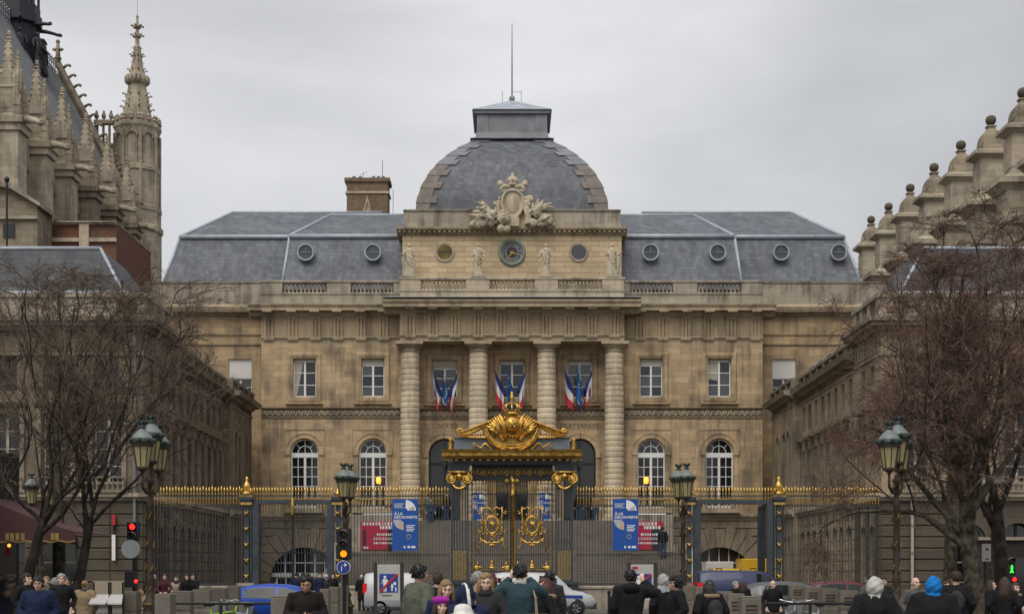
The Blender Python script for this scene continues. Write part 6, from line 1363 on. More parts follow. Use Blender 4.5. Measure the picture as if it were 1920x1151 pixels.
# stone posts
mat('post_stone', (.15, .131, .107), .8, 0, var=.2, scale=4, bump=.4, bscale=40)
pm = MB().bbox(-.5, .5, -.5, .5, 0, .62, .03); pm.bbox(-.5, .5, -.5, .5, .65, 1.0, .03); pm.box(-.47, .47, -.47, .47, .6, .66); pm.frus(0, 0, 1.0, 1.015, .5, .5, .46, .46); ME_SP = pm.mesh('stone_post', 'post_stone')
sl_ = MB().box(-.3, .3, -.52, -.49, .80, .83).box(-.3, .3, -.52, -.49, .74, .77).box(-.3, .3, -.52, -.49, .86, .89); ME_SLOT = sl_.mesh('post_slot', 'post_brown')
posts = [(290, 320, 1114, 'stone post nearest the left triple lamp, under the onlookers'), (321, 357, 1109, 'second stone post from the left triple lamp'), (360, 392, 1106, 'third stone post from the left triple lamp'), (394, 423, 1103, 'fourth stone post from the left triple lamp'), (425, 447, 1099, 'stone post touching the rear of the blue car'),
         (508, 542, 1118, 'wide stone post in front of the blue car, left of the man with the phone'), (599, 616, 1105, 'stone post right behind the man with the phone'), (617, 634, 1101, 'middle stone post of three before the amber traffic light'), (635, 652, 1098.5, 'stone post under the amber traffic light'),
         (1282, 1303, 1098.5, 'stone post just right of the woman in the black jacket'), (1304, 1326, 1101, 'stone post hidden partly by the woman with the backpack'), (1350, 1374, 1110, 'stone post right of the woman with the backpack'), (1366, 1397, 1114, 'slotted stone post in front of the two seated heads'), (1391, 1428, 1119, 'wide stone post nearest the grey car'),
         (1482, 1510, 1097, 'leftmost slotted stone post right of the bald man'), (1511, 1540, 1101, 'second slotted stone post right of the bald man'), (1542, 1572, 1104, 'third slotted stone post right of the bald man'), (1577, 1610, 1108, 'slotted stone post left of the white-hooded person'),
         (231, 256, 1110, 'stone post at the foot of the red traffic light'), (1688, 1704, 1106, 'stone post right of the right triple lamp')]
for a, b, yt, lab in posts:
    D = .48*F/(yt-HZ); t = put(ME_SP, 'stone_post', None, (X((a+b)/2, D), D+.2, 0), (0, 0, R(random.uniform(-3, 3))), ((b-a)*D/F, .4, 1.2)); tag(t, lab, 'bollard', 'stone posts along the kerb')
    if a > 1360 and a < 1610: put(ME_SLOT, 'post_slot', t)
# low black railings with crossed panels
def low_rail(px0, px1, D, lab):
    x0, x1 = X(px0, D), X(px1, D); t = thing('low_railing', lab, 'railing', ((x0+x1)/2, D, 0), 0, 'low black street railings')
    r = MB()
    for z in (.98, .62, .15): r.tube([(x0, D, z), (x1, D, z)], .028 if z > .9 else .018, 6)
    r.build('rail', 'signal_black', t); n = max(1, round((x1-x0)/1.2))
    for i in range(n+1): x = x0+(x1-x0)*i/n; MB().box(x-.028, x+.028, D-.028, D+.028, 0, 1.0).build('rail_post', 'signal_black', t)
    for i in range(n): a, b = x0+(x1-x0)*i/n, x0+(x1-x0)*(i+1)/n; MB().tube([(a, D, .15), (b, D, .62)], .014, 5).tube([(a, D, .62), (b, D, .15)], .014, 5).build('cross_bar', 'signal_black', t)
low_rail(288, 540, 29.6, 'low black railing in front of the stone posts at the left'); low_rail(1432, 1606, 29.6, 'low black railing in front of the bald man and the slotted posts'); low_rail(172, 262, 31, 'low black railing behind the menu boards')
# bollards on the far pavement
for px, lab in ((1142, 'thin black bollard left of the man photographing in black'), (1220, 'thin black bollard right of the man photographing in black')):
    D = 44.; t = tag(MB().lathe([(.05, 0), (.05, .95), (.065, .97), (.065, 1.02), (.001, 1.06)], 10).build('bollard', 'signal_black'), lab, 'bollard', 'thin black bollards'); t.location = (X(px, D), D, 0)
# bicycles behind the low railings
mat('bike_green', (.25, .42, .03), .45, 0, var=.1); mat('bike_grey', (.30, .31, .32), .4, .3, var=.15); mat('rubber', (.015, .015, .016), .8, 0, var=.2); mat('chrome', (.6, .6, .62), .25, .9, var=.1)
def bicycle(px, D, rz, m, lab):
    t = thing('bicycle', lab, 'bicycle', (X(px, D), D, 0), rz, 'parked bicycles', world=False)
    for x in (-.52, .52):
        w = MB().tube([(x+.33*math.cos(2*PI*k/24), 0, .34+.33*math.sin(2*PI*k/24)) for k in range(25)], .02, 6, caps=False); wo = w.build('wheel', 'rubber', t, True); s = MB()
        for k in range(12): a = 2*PI*k/12; s.tube([(x, 0, .34), (x+.32*math.cos(a), 0, .34+.32*math.sin(a))], .003, 3)
        s.build('spokes', 'chrome', wo)
    f = MB()
    for p, q in (((.42, .78), (-.12, .72)), ((.42, .70), (-.05, .30)), ((-.05, .30), (-.18, .88)), ((-.05, .30), (-.52, .34)), ((-.15, .72), (-.52, .34)), ((.44, .9), (.40, .66)), ((.40, .66), (.52, .34))): f.tube([(p[0], 0, p[1]), (q[0], 0, q[1])], .022, 6)
    f.build('bicycle_frame', m, t, True); MB().ball((-.2, 0, .93), (.14, .08, .04), 10, 6).build('saddle', 'rubber', t, True)
    MB().tube([(.3, -.3, 1.03), (.42, -.22, 1.0), (.44, 0, .96), (.42, .22, 1.0), (.3, .3, 1.03)], .016, 6).build('handlebar', 'chrome', t, True); MB().frus(.62, 0, .72, .98, .12, .14, .17, .18).build('basket', 'bike_grey', t); MB().tube([(-.84+.02*0, 0, .45)]+[(-.52+.37*math.cos(R(a)), 0, .34+.37*math.sin(R(a))) for a in (160, 130, 100, 70, 40)], .03, 6, flat=.4).build('mudguard', m, t, True)
bicycle(408, 30.6, R(35), 'bike_green', 'green parked bicycle behind the left low railing'); bicycle(452, 30.8, R(160), 'bike_grey', 'grey parked bicycle below the rear of the blue car'); bicycle(1478, 30.6, R(60), 'bike_grey', 'grey parked bicycle right of the bald man'); bicycle(1525, 30.7, R(120), 'bike_grey', 'grey parked bicycle before the second slotted post')
# menu boards
mat('board_tan', (.27, .23, .17), .7, 0, var=.1); mat('board_white', (.42, .41, .41), .6, 0, var=.08)
for px, lab in ((190, 'left one of two menu boards with a tilted white top'), (219, 'right one of two menu boards with a tilted white top')):
    D = 30; w = .16 if px < 200 else .13; t = thing('menu_board', lab, 'menu board', (X(px, D), D, 0), 0, 'menu boards by the cafe', world=False)
    MB().box(-w, w, 0, .04, 1.17, 1.43).box(-w-.02, w+.02, .01, .05, 1.41, 1.45).build('upright_panel', 'board_tan', t)
    tp = MB().add([(-w-.04, -.24, .98), (w+.04, -.24, .98), (w, 0, 1.165), (-w, 0, 1.165), (-w-.04, -.24, .95), (w+.04, -.24, .95), (w, 0, 1.13), (-w, 0, 1.13)], [(0, 1, 2, 3), (4, 7, 6, 5), (0, 4, 5, 1), (1, 5, 6, 2), (2, 6, 7, 3), (3, 7, 4, 0)]); tp.build('tilted_top', 'board_white', t)
    for s in (-1, 1): MB().box(s*w-.02, s*w+.02, .0, .05, 0, 1.42).build('board_leg', 'post_brown', t)
# cafe awning at the left edge
mat('awning_cloth', (.075, .035, .035), .8, 0, var=.15, scale=2); mat('awning_gold', (.32, .21, .07), .7, 0, var=.2); mat('cafe_dark', (.02, .015, .012), .7, 0, var=.3)
cf = thing('cafe_building', 'dark cafe building at the far left edge under the maroon awning', 'building', (-15, 36, 0))
MB().box(-18, -14.3, 28, 41, 0, 5).build('cafe_wall', 'cafe_dark', cf); MB().box(-14.3, -14.2, 29, 40.5, .3, 2.6).build('cafe_window', 'glass_dark', cf)
aw = thing('cafe_awning', 'maroon cafe awning with gold-edged valance, far left', 'awning', (-13, 39, 2.2))
D0, D1 = 38.0, 41.0; x1 = X(142, D0); x0 = -14.25; zt0, zt1 = Z(930, D0), Z(997, D0)
c = MB(); n = 12
for i in range(n):
    a, b = i/n, (i+1)/n; f = lambda u: (x0+(x1-x0)*u, zt0+(zt1-zt0)*u-.06*math.sin(PI*u))
    (xa, za), (xb, zb) = f(a), f(b); c.add([(xa, D0, za), (xb, D0, zb), (xb, D1, zb), (xa, D1, za), (xa, D0, za-.02), (xb, D0, zb-.02), (xb, D1, zb-.02), (xa, D1, za-.02)], [(0, 1, 2, 3), (7, 6, 5, 4)])
    c.add([(xa, D0, za), (xb, D0, zb), (xb, D0, zt1-.0), (xa, D0, zt1)], [(0, 3, 2, 1)])
c.build('canopy', 'awning_cloth', aw)
v = MB(); g = MB()
for i in range(40):
    u0, u1 = i/40, (i+1)/40; xa, xb = x0+(x1-x0)*u0, x0+(x1-x0)*u1; d0, d1 = .012*math.sin(i*1.3), .012*math.sin(i*1.3+1.3); zb0, zb1 = zt1-.27-.02*math.sin(i*.9), zt1-.27-.02*math.sin((i+1)*.9)
    v.add([(xa, D0-.02+d0, zt1), (xb, D0-.02+d1, zt1), (xb, D0-.03+d1, zb1), (xa, D0-.03+d0, zb0)], [(0, 3, 2, 1)]); g.add([(xa, D0-.034+d0, zb0), (xb, D0-.034+d1, zb1), (xb, D0-.034+d1, zb1+.04), (xa, D0-.034+d0, zb0+.04)], [(0, 1, 2, 3)])
v.build('valance', 'awning_cloth', aw); g.build('gold_edge', 'awning_gold', aw)
for px, w in ((15, .16), (24, .16), (34, .16), (44, .16), (100, .1), (108, .1)):
    x = X(px, D0); MB().box(x-.05, x+.05, D0-.055, D0-.048, zt1-.22, zt1-.03).build('gold_stripe', 'awning_gold', aw)
MB().tube([(x1-.05, D0+.1, zt1), (x0, D0+.1, 2.6)], .025, 6).build('awning_arm', 'post_brown', aw)
t = thing('cafe_lamp', 'small lit cafe lamp with red sign under the maroon awning', 'lamp', (X(17, 39), 39, 2.0)); MB().ball((X(17, 39), 39, Z(1022, 39)), .05, 10, 7).build('lamp_bulb', 'lamp_glow', t, True); MB().tube([(X(17, 39), 39, Z(1019, 39)), (X(17, 39), 39, 2.8)], .012, 5).build('lamp_cord', 'post_brown', t); MB().box(X(10, 39), X(18, 39), 39.0, 39.03, Z(1040, 39), Z(1026, 39)).build('red_sign', 'red_paint', t)
# blue street plates and a white notice at the right
t = thing('parking_sign', 'tall narrow blue sign behind the right triple street lamp', 'sign', (X(1685, 33), 33, 0)); MB().tube([(X(1685, 33), 33.05, 0), (X(1685, 33), 33.05, Z(1005, 33))], .03, 6).build('sign_pole', 'signal_black', t); MB().box(X(1682.5, 33), X(1688, 33), 33, 33.03, Z(1035, 33), Z(1007, 33)).build('blue_plate', 'blue_paint', t); MB().ball((X(1685.5, 33), 33.0, Z(1047, 33)), (.05, .02, .1), 10, 8).build('blue_plate', 'blue_paint', t, True)
t = thing('white_notice', 'white rectangular notice on a pole before the dark shopfront at right', 'sign', (X(1850, 36), 36, 0)); MB().tube([(X(1850, 36), 36.1, 0), (X(1850, 36), 36.1, Z(1014, 36))], .03, 6).build('sign_pole', 'signal_black', t); MB().box(X(1842, 36), X(1858, 36), 36, 36.04, Z(1052, 36), Z(1019, 36)).build('notice_plate', 'panel_white', t); MB().ball((X(1851, 36), 35.99, Z(1029, 36)), (.03, .008, .035), 8, 6).build('notice_mark', 'post_brown', t); MB().box(X(1848, 36), X(1854, 36), 35.985, 36, Z(1048, 36), Z(1046, 36)).build('notice_line', 'post_brown', t)
sf = thing('shopfront', 'dark shopfront with striped fascia at the far right edge', 'building', (21, 59.9, 0)); MB().box(X(1838, 60), X(2000, 60), 60.2, 62.1, 0, Z(1010, 60)).build('shop_box', 'cafe_dark', sf); MB().box(X(1836, 60), X(2000, 60), 60.05, 60.2, Z(1012, 60), Z(1006, 60)).build('shop_fascia', 'board_tan', sf); MB().box(X(1900, 60), X(1990, 60), 60.12, 60.2, .3, 2.2).build('shop_window', 'glass_dark', sf)
MB().ball((X(1876, 60), 60.0, Z(1014, 60)), .07, 8, 6).build('shop_lamp', 'lamp_glow', sf, True)

# ================================================================== vehicles
mat('car_glass', (.012, .014, .016), .05, 0, var=0, sp=.7); mat('car_glass_pale', (.03, .036, .038), .12, 0, var=0, sp=.35); mat('plastic_dark', (.03, .03, .033), .6, 0, var=.2); mat('tail_red', (.5, .01, .015), .2, 0, var=0, emit=(1, .01, .01), es=.1); mat('head_lens', (.6, .62, .65), .1, .3, var=0); mat('rim_grey', (.35, .36, .37), .35, .7, var=.1)
def paint(nm, c): return mat(nm, c, .42, .1, var=.08, scale=1.2, sp=.4, coat=.2)
paint('car_blue', (.012, .065, .40)); paint('car_white', (.45, .46, .475)); paint('car_navy', (.022, .03, .085)); paint('car_grey', (.085, .09, .095)); paint('car_maroon', (.10, .018, .028)); paint('car_yellow', (.55, .33, .01))
PROF = {  # x (0 rear .. 1 front), bottom, belt, roof as fractions of height, half-width factors at belt and roof
 'hatch': [(0, .22, .52, .54, .82, .80), (.02, .18, .60, .72, .90, .82), (.07, .16, .64, .90, .95, .80), (.16, .15, .65, .97, .98, .79), (.32, .15, .64, 1.0, 1, .80), (.48, .15, .63, .985, 1, .80), (.60, .15, .62, .91, 1, .80), (.70, .15, .61, .76, .99, .83), (.775, .15, .605, .63, .98, .90), (.88, .15, .56, .58, .95, .88), (.96, .17, .48, .50, .88, .84), (1, .22, .40, .42, .76, .74)],
 'van': [(0, .2, .55, .93, .95, .9), (.015, .16, .56, .975, .98, .9), (.1, .15, .56, 1, 1, .9), (.35, .15, .56, 1.0, 1, .9), (.55, .15, .56, .985, 1, .9), (.62, .15, .56, .93, 1, .88), (.70, .15, .55, .76, 1, .87), (.775, .15, .55, .58, .99, .9), (.88, .15, .51, .535, .96, .88), (.965, .16, .44, .46, .88, .84), (1, .2, .34, .36, .78, .76)],
}
def car(name, label, kind, L, H, W, m, loc, rz, group='cars in the street', wr=.3, wx=(.18, .81), side=((.13, .40), (.42, .60)), glass='car_glass', stripe=None, rack=False, windowless=False):
    t = thing(name, label, 'car' if 'van' not in name else 'van', loc, rz, group, world=False); st = PROF[kind]; rings = []
    for x, b, be, ro, wb, wrf in st:
        X_ = (x-.5)*L; h = W/2
        if ro-be < .06: sec = [(h*wb*.85, b*H), (h*wb, (b+.08)*H), (h*wb, be*H*.98), (h*wb*.93, be*H+.01), (h*wrf*.8, ro*H), (h*wrf*.5, ro*H+.012), (0, ro*H+.016)]
        else: sec = [(h*wb*.85, b*H), (h*wb, (b+.08)*H), (h*wb*1.0, be*H*.9), (h*wb*.985, be*H), (h*wrf, ro*H-.09), (h*wrf*.84, ro*H-.015), (0, ro*H)]
        rings.append([(X_, -y, z) for y, z in sec]+[(X_, y, z) for y, z in reversed(sec[:-1])])
    b = MB(); k = len(rings[0]); vs = [v for r in rings for v in r]; fs = []
    for i in range(len(rings)-1):
        for j in range(k): q = (j+1) % k; fs.append((i*k+j, i*k+q, (i+1)*k+q, (i+1)*k+j))
    fs += [tuple(range(k)), tuple(reversed(range((len(rings)-1)*k, len(rings)*k)))]
    b.add(vs, fs); bo = fixn(b.build('body', m, t, True))
    def at(x):
        for s0, s1 in zip(st, st[1:]):
            if s0[0] <= x <= s1[0]:
                u = (x-s0[0])/(s1[0]-s0[0]); return [s0[i]+(s1[i]-s0[i])*u for i in range(6)]
    for sy in (-1, 1):
        for x0, x1 in ([] if windowless else side):
            lo, hi = [], []
            for i in range(9):
                x = x0+(x1-x0)*i/8; _, bt, be, ro, wb, wrf = at(x); yb = W/2*wb*.985; yt = W/2*wrf; zb = be*H+.03; zt = ro*H-.12
                if zt < zb+.01: zt = zb+.01
                f = (zt-be*H)/max(.05, ro*H-.09-be*H); f0 = .03/max(.05, ro*H-.09-be*H)
                lo.append(((x-.5)*L, sy*(yb+(yt-yb)*f0+.012), zb)); hi.append(((x-.5)*L, sy*(yb+(yt-yb)*f+.012), zt))
            g = MB(); g.add(lo+hi, [(i, i+1, i+10, i+9) for i in range(8)]); g.build('side_window', glass, t)
            h = MB().box((x1-.03-.5)*L-.09, (x1-.03-.5)*L+.05, sy*W/2*.99-.012, sy*W/2*.99+.012, at(x1)[2]*H-.12, at(x1)[2]*H-.085); h.build('door_handle', m, t)
    ws = MB(); xs = [.585, .62, .66, .70, .74] if kind == 'hatch' else [.60, .63, .66, .70, .75]
    for a, c in zip(xs, xs[1:]):
        A, Cc = at(a), at(c); ya, yc = W/2*A[5]*.8, W/2*Cc[5]*.8; ws.add([((a-.5)*L, -ya, A[3]*H+.008), ((c-.5)*L, -yc, Cc[3]*H+.008), ((c-.5)*L, yc, Cc[3]*H+.008), ((a-.5)*L, ya, A[3]*H+.008)], [(0, 1, 2, 3)])
    ws.build('windscreen', glass, t)
    rw = MB(); a, c = (.008, .06) if kind == 'hatch' else (-.002, .006); z0, z1 = .62*H, .86*H; rw.add([((a-.5)*L-.02, -W*.36, z0), ((a-.5)*L-.02, W*.36, z0), ((c-.5)*L-.03, W*.33, z1), ((c-.5)*L-.03, -W*.33, z1)], [(0, 1, 2, 3)]); rw.build('rear_window', glass, t)
    for x in wx:
        for sy in (-1, 1):
            y = sy*(W/2-.1); cx = (x-.5)*L
            a = MB().lathe([(.02, -.02), (wr+.06, -.02), (wr+.06, .03), (.02, .03)], 22); a.v = [(cx+p, sy*(W/2*.985)-.01*sy+q*sy*.3, wr+r) for p, r, q in a.v]; a.build('wheel_arch', 'plastic_dark', t)
            w = MB().lathe([(wr*.62, -.1), (wr*.94, -.1), (wr, -.06), (wr, .06), (wr*.94, .1), (wr*.62, .1)], 24, caps=False); w.v = [(cx+p, y+q, wr+r) for p, r, q in w.v]; wo = fixn(w.build('wheel', 'rubber', t, True)); 
            rm = MB().lathe([(.001, .085), (wr*.16, .085), (wr*.2, .06), (wr*.55, .075), (wr*.64, .1)], 20, caps=False); rm.v = [(cx+p, y+q*sy, wr+r) for p, r, q in rm.v]
            for s_ in range(5): aa = 2*PI*s_/5; rm.tube([(cx+.15*wr*math.cos(aa), y+.095*sy, wr+.15*wr*math.sin(aa)), (cx+.58*wr*math.cos(aa), y+.1*sy, wr+.58*wr*math.sin(aa))], .035, 4)
            rm.build('rim', 'rim_grey', wo)
    for sy in (-1, 1):
        tz = (.5*H, .7*H) if kind == 'hatch' else (.5*H, .74*H); e = .004 if kind == 'hatch' else -.004
        MB().box((0+e-.5)*L-.04, (.03-.5)*L, *sorted((sy*W*.42, sy*W*.484)), *tz).build('tail_light', 'tail_red', t)
        MB().ball((.935*L-.5*L, sy*W*.39, .44*H if kind == 'hatch' else .41*H), (.16, .12, .07), 10, 6).build('headlight', 'head_lens', t, True)
        MB().ball(((.62 if kind == 'hatch' else .66)*L-.5*L, sy*(W/2+.06), .68*H if kind == 'hatch' else .6*H), (.07, .1, .07), 8, 6).build('wing_mirror', m, t, True)
    MB().box(-.5*L-.03, -.5*L+.2, -W*.42, W*.42, .17*H, .33*H).box(.5*L-.25, .5*L+.03, -W*.4, W*.4, .15*H, .28*H).build('bumper', 'plastic_dark' if kind == 'van' else m, t)
    MB().box(-.38*L, .38*L, -W*.47, W*.47, .12*H, .17*H).build('sill', 'plastic_dark', t)
    if stripe:
        for sy in (-1, 1): MB().box(*[v*L for v in (.2, .37)], sy*W*.485-.03, sy*W*.485+.03, .4*H, .47*H).build('livery_stripe', stripe, t)
        MB().box(.28*L, .42*L, -W*.3, W*.3, .50*H+.045, .50*H+.055).build('bonnet_stripe', stripe, t)
    if rack:
        for x in (-.3, 0, .2): MB().tube([(x*L, -W*.38, H+.0), (x*L, -W*.38, H+.07), (x*L, W*.38, H+.07), (x*L, W*.38, H)], .02, 5).build('roof_bar', 'signal_black', t)
    return t
car('parked_car', 'bright blue small hatchback behind the stone posts at the left', 'hatch', 3.7, 1.37, 1.65, 'car_blue', (X(545, 46), 46, -.13), 0, glass='car_glass_pale')
car('white_van', 'white van with lit red tail lights behind the left notice panel', 'van', 3.5, 1.72, 1.7, 'car_white', (X(768, 57), 57, -.13), 0, 'vans in the street', windowless=True)
car('police_van', 'white and blue patrol van in front of the great gate', 'van', 4.1, 1.72, 1.7, 'car_white', (X(1020, 57), 57, -.13), 0, 'vans in the street', side=((.45, .62),), stripe='blue_paint')
car('dark_van', 'dark navy delivery van with a roof rack at the right', 'van', 4.5, 1.80, 1.8, 'car_navy', (X(1412, 56), 56, -.13), 0, 'vans in the street', side=((.50, .66),), rack=True)
car('grey_car', 'dark grey car behind the bald man and the slotted posts', 'hatch', 4.1, 1.42, 1.75, 'car_grey', (X(1495, 49.5), 49.5, -.13), 0)
car('maroon_car', 'dark red car behind the rightmost slotted posts', 'hatch', 4.0, 1.42, 1.7, 'car_maroon', (X(1598, 53), 53, -.13), 0, glass='car_glass_pale')
yv = thing('yellow_truck', 'yellow box truck parked in the court beyond the open side gate', 'truck', (X(1412, 73), 73, 0), 0, None, world=False)
MB().bbox(-.75, 1.35, -.9, .9, .5, Z(1047, 73), .04).build('cargo_box', 'car_yellow', yv); MB().bbox(-2.2, -.8, -.85, .85, .45, 1.75, .1).build('cab', 'car_yellow', yv); MB().box(-2.1, -1.2, -.87, .87, 1.2, 1.65).build('cab_window', 'car_glass', yv)
for x in (-1.7, .8):
    for s in (-1, 1): w = MB().lathe([(.2, -.1), (.35, -.1), (.35, .1), (.2, .1)], 18); w.v = [(x+p, s*.8+q, .35+r) for p, r, q in w.v]; w.build('wheel', 'rubber', yv, True)
MB().bbox(-2.3, -.85, .95, 2.6, .6, Z(1052, 73), .04).build('white_box', 'car_white', yv)
# ================================================================== bare winter trees
def bark(name, c0, c1, sc=5):
    m, t, b = _m(name); b.inputs['Roughness'].default_value = .9; spec(b, .2)
    tcn = N(t, 'ShaderNodeTexCoord'); n = N(t, 'ShaderNodeTexNoise', ins={'Scale': sc, 'Detail': 6.0, 'Roughness': .65}); L(t, tcn.outputs['Object'], n.inputs['Vector'])
    r = N(t, 'ShaderNodeValToRGB'); r.color_ramp.elements[0].position = .42; r.color_ramp.elements[1].position = .62; r.color_ramp.elements[0].color = c0+(1,); r.color_ramp.elements[1].color = c1+(1,)
    L(t, n.outputs['Fac'], r.inputs[0]); L(t, r.outputs[0], b.inputs['Base Color']); bp = N(t, 'ShaderNodeBump', ins={'Strength': .5, 'Distance': .03}); L(t, n.outputs['Fac'], bp.inputs['Height']); L(t, bp.outputs[0], b.inputs['Normal'])
bark('bark_dark', (.018, .014, .011), (.05, .041, .034)); bark('bark_plane', (.028, .023, .018), (.11, .095, .066), 5); bark('twig_brown', (.085, .063, .048), (.17, .13, .10), 3); bark('twig_red', (.095, .055, .043), (.175, .115, .092), 3)
def tubes_np(P_, r, ns):
    """P_: (n, k, 3) polylines, r: (n, k) radii -> verts, faces"""
    n, k, _ = P_.shape; T = np.gradient(P_, axis=1); T /= np.linalg.norm(T, axis=2, keepdims=True)+1e-9
    ref = np.where(np.abs(T[:, :1, 2:3]) < .8, np.array([0, 0, 1.]), np.array([1., 0, 0])); U = np.cross(T, np.broadcast_to(ref, T.shape)); U /= np.linalg.norm(U, axis=2, keepdims=True)+1e-9; V = np.cross(T, U)
    a = np.arange(ns)*2*PI/ns; vs = P_[:, :, None, :]+r[:, :, None, None]*(U[:, :, None, :]*np.cos(a)[None, None, :, None]+V[:, :, None, :]*np.sin(a)[None, None, :, None])
    idx = np.arange(n*k*ns).reshape(n, k, ns); A = idx[:, :-1, :]; Bq = idx[:, 1:, :]; f = np.stack([A, np.roll(A, -1, 2), np.roll(Bq, -1, 2), Bq], -1).reshape(-1, 4)
    return vs.reshape(-1, 3), f
def np_mesh(name, parts, m, parent, smooth=False):
    vs, fs, o = [], [], 0
    for v, f in parts: vs.append(v); fs.append(f+o); o += len(v)
    vs = np.concatenate(vs); fs = np.concatenate(fs); off = np.array(ORG.get(parent.name, (0, 0, 0))); vs = vs-off
    me = bpy.data.meshes.new(name); me.vertices.add(len(vs)); me.vertices.foreach_set('co', vs.astype(np.float32).ravel()); me.loops.add(fs.size); me.loops.foreach_set('vertex_index', fs.astype(np.int32).ravel()); me.polygons.add(len(fs)); me.polygons.foreach_set('loop_start', np.arange(0, fs.size, 4, dtype=np.int32)); me.polygons.foreach_set('loop_total', np.full(len(fs), 4, dtype=np.int32))
    me.update(calc_edges=True); me.materials.append(M[m]); me.polygons.foreach_set('use_smooth', np.full(len(fs), smooth)); o = bpy.data.objects.new(name, me); COL.objects.link(o); o.parent = parent; return o
def resample(pts, k):
    p = np.array(pts, float); d = np.r_[0, np.cumsum(np.linalg.norm(np.diff(p, axis=0), axis=1))]; s = np.linspace(0, d[-1], k*6)
    q = np.stack([np.interp(s, d, p[:, i]) for i in range(3)], 1)
    ker = np.ones(7)/7; qq = q.copy()
    for i in range(3): qq[3:-3, i] = np.convolve(q[:, i], ker, 'valid')
    return qq[np.linspace(0, len(qq)-1, k).astype(int)]
def sprout(rg, P_, r, n_each, lr, ang, up, wob, k, rr, tmin=.15, droop=0, minlen=.15, cone=None):
    """children of a set of polylines"""
    n, kk, _ = P_.shape; N_ = n*n_each; par = np.repeat(np.arange(n), n_each); t = tmin+(1-tmin)*((np.tile(np.arange(n_each), n)+rg.random(N_))/n_each)
    f = t*(kk-1); i = np.minimum(f.astype(int), kk-2); u = (f-i)[:, None]; base = P_[par, i]*(1-u)+P_[par, i+1]*u; tan = P_[par, i+1]-P_[par, i]; tan /= np.linalg.norm(tan, axis=1, keepdims=True)+1e-9
    rad = (r[par, i]*(1-u[:, 0])+r[par, i+1]*u[:, 0])*rr; ln = np.linalg.norm(np.diff(P_, axis=1), axis=2).sum(1)[par]*lr*(.55+.9*rg.random(N_))*(1.15-.6*t); ln = np.maximum(ln, minlen)
    rv = rg.normal(size=(N_, 3)); pe = rv-tan*(rv*tan).sum(1, keepdims=True); pe /= np.linalg.norm(pe, axis=1, keepdims=True)+1e-9
    a = np.radians(ang)*(.7+.6*rg.random(N_))[:, None]; d = tan*np.cos(a)+pe*np.sin(a); d[:, 2] += up; d /= np.linalg.norm(d, axis=1, keepdims=True)
    out = np.zeros((N_, k, 3)); out[:, 0] = base
    for q in range(1, k):
        d = d+rg.normal(size=(N_, 3))*wob; d[:, 2] += up*.35-droop*q/k; d /= np.linalg.norm(d, axis=1, keepdims=True); out[:, q] = out[:, q-1]+d*(ln/(k-1))[:, None]
    rd = rad[:, None]*np.linspace(1, .45, k)[None]; return out, rd
def tree(label, D, trunk, limbs, r0, seed, mt='bark_dark', mw='twig_brown', counts=(4, 5, 7, 3), lens=(.66, .58, .5, .6), droop=.0, twig_r=.0048, extra=6, exlen=3.5, spread=42, exz=.35, ysq=520):
    """trunk and limbs as (px, py[, distance offset]) traced at distance D; every finer order is grown"""
    rg = np.random.default_rng(seed)
    T3 = lambda l: [((q[0]-960)*(D+(q[2] if len(q) > 2 else 0))/F, D+(q[2] if len(q) > 2 else 0), CZ+(HZ-q[1])*D/F) for q in l]
    tp = T3(trunk); root = thing('bare_tree', label, 'tree', (tp[0][0], tp[0][1], 0), 0, 'bare winter trees'); tp[0] = (tp[0][0], tp[0][1], -.05)
    tk = resample(tp, 14)[None]; rt = (r0*np.linspace(1.12, .62, 14)**1)[None]; rt[0, 0] *= 1.25; rt[0, 1] *= 1.08
    wood = [tubes_np(tk, rt, 10)]
    lp = np.stack([resample(T3(l), 14)+np.cumsum(rg.normal(size=(14, 3)), 0)*.012 for l in limbs]); lr_ = np.linspace(.4, .07, 14)[None]*r0*rg.uniform(.75, 1.0, (len(limbs), 1))
    if extra:
        e, er = sprout(rg, tk, rt, extra, .01, spread, exz, .12, 14, .5, .72, minlen=exlen); lp = np.concatenate([lp, e]); lr_ = np.concatenate([lr_, r0*.42*np.linspace(1, .15, 14)[None]*np.ones((len(e), 1))])
    zc = CZ+(HZ-ysq)*D/F
    def sq(a): a = a.copy(); z = a[..., 2]; a[..., 2] = np.where(z > zc, zc+(z-zc)*.38, z); return a
    l2, r2 = sprout(rg, lp, lr_, counts[0], lens[0], 48, .16, .16, 9, .5, .15); wood += [tubes_np(sq(lp), lr_, 7), tubes_np(sq(l2), np.maximum(r2, .012), 5)]
    l3, r3 = sprout(rg, l2, r2, counts[1], lens[1], 45, .12, .18, 6, .6, .12, droop, minlen=.5); l4, r4 = sprout(rg, l3, np.maximum(r3, .011), counts[2], lens[2], 42, .10, .2, 4, .62, .12, droop*1.4, minlen=.34); l5, r5 = sprout(rg, l4, np.maximum(r4, .008), counts[3], lens[3], 40, .06, .155, 3, .65, .15, droop*1.8, minlen=.24)
    np_mesh('trunk', wood, mt, root, True)
    np_mesh('crown', [tubes_np(sq(l3), np.maximum(r3*.8, .0085), 4), tubes_np(sq(l4), np.maximum(r4*.8, .006), 3), tubes_np(sq(l5), np.maximum(r5, twig_r), 3)], mw, root)
tree('leaning bare tree with forked dark trunk in front of the maroon awning', 33, [(30, 1260), (38, 1151), (55, 1070), (80, 978)], [[(80, 980), (52, 952), (22, 925), (18, 900), (40, 860), (60, 800), (40, 720)], [(80, 978), (110, 935), (150, 905), (200, 880), (215, 820), (260, 700), (280, 600)], [(80, 978), (100, 900), (90, 800), (120, 690), (110, 560)], [(150, 905), (140, 840), (170, 740), (190, 620)]], .155, 3, counts=(4, 5, 7, 3), extra=3, exlen=3.6, ysq=600)
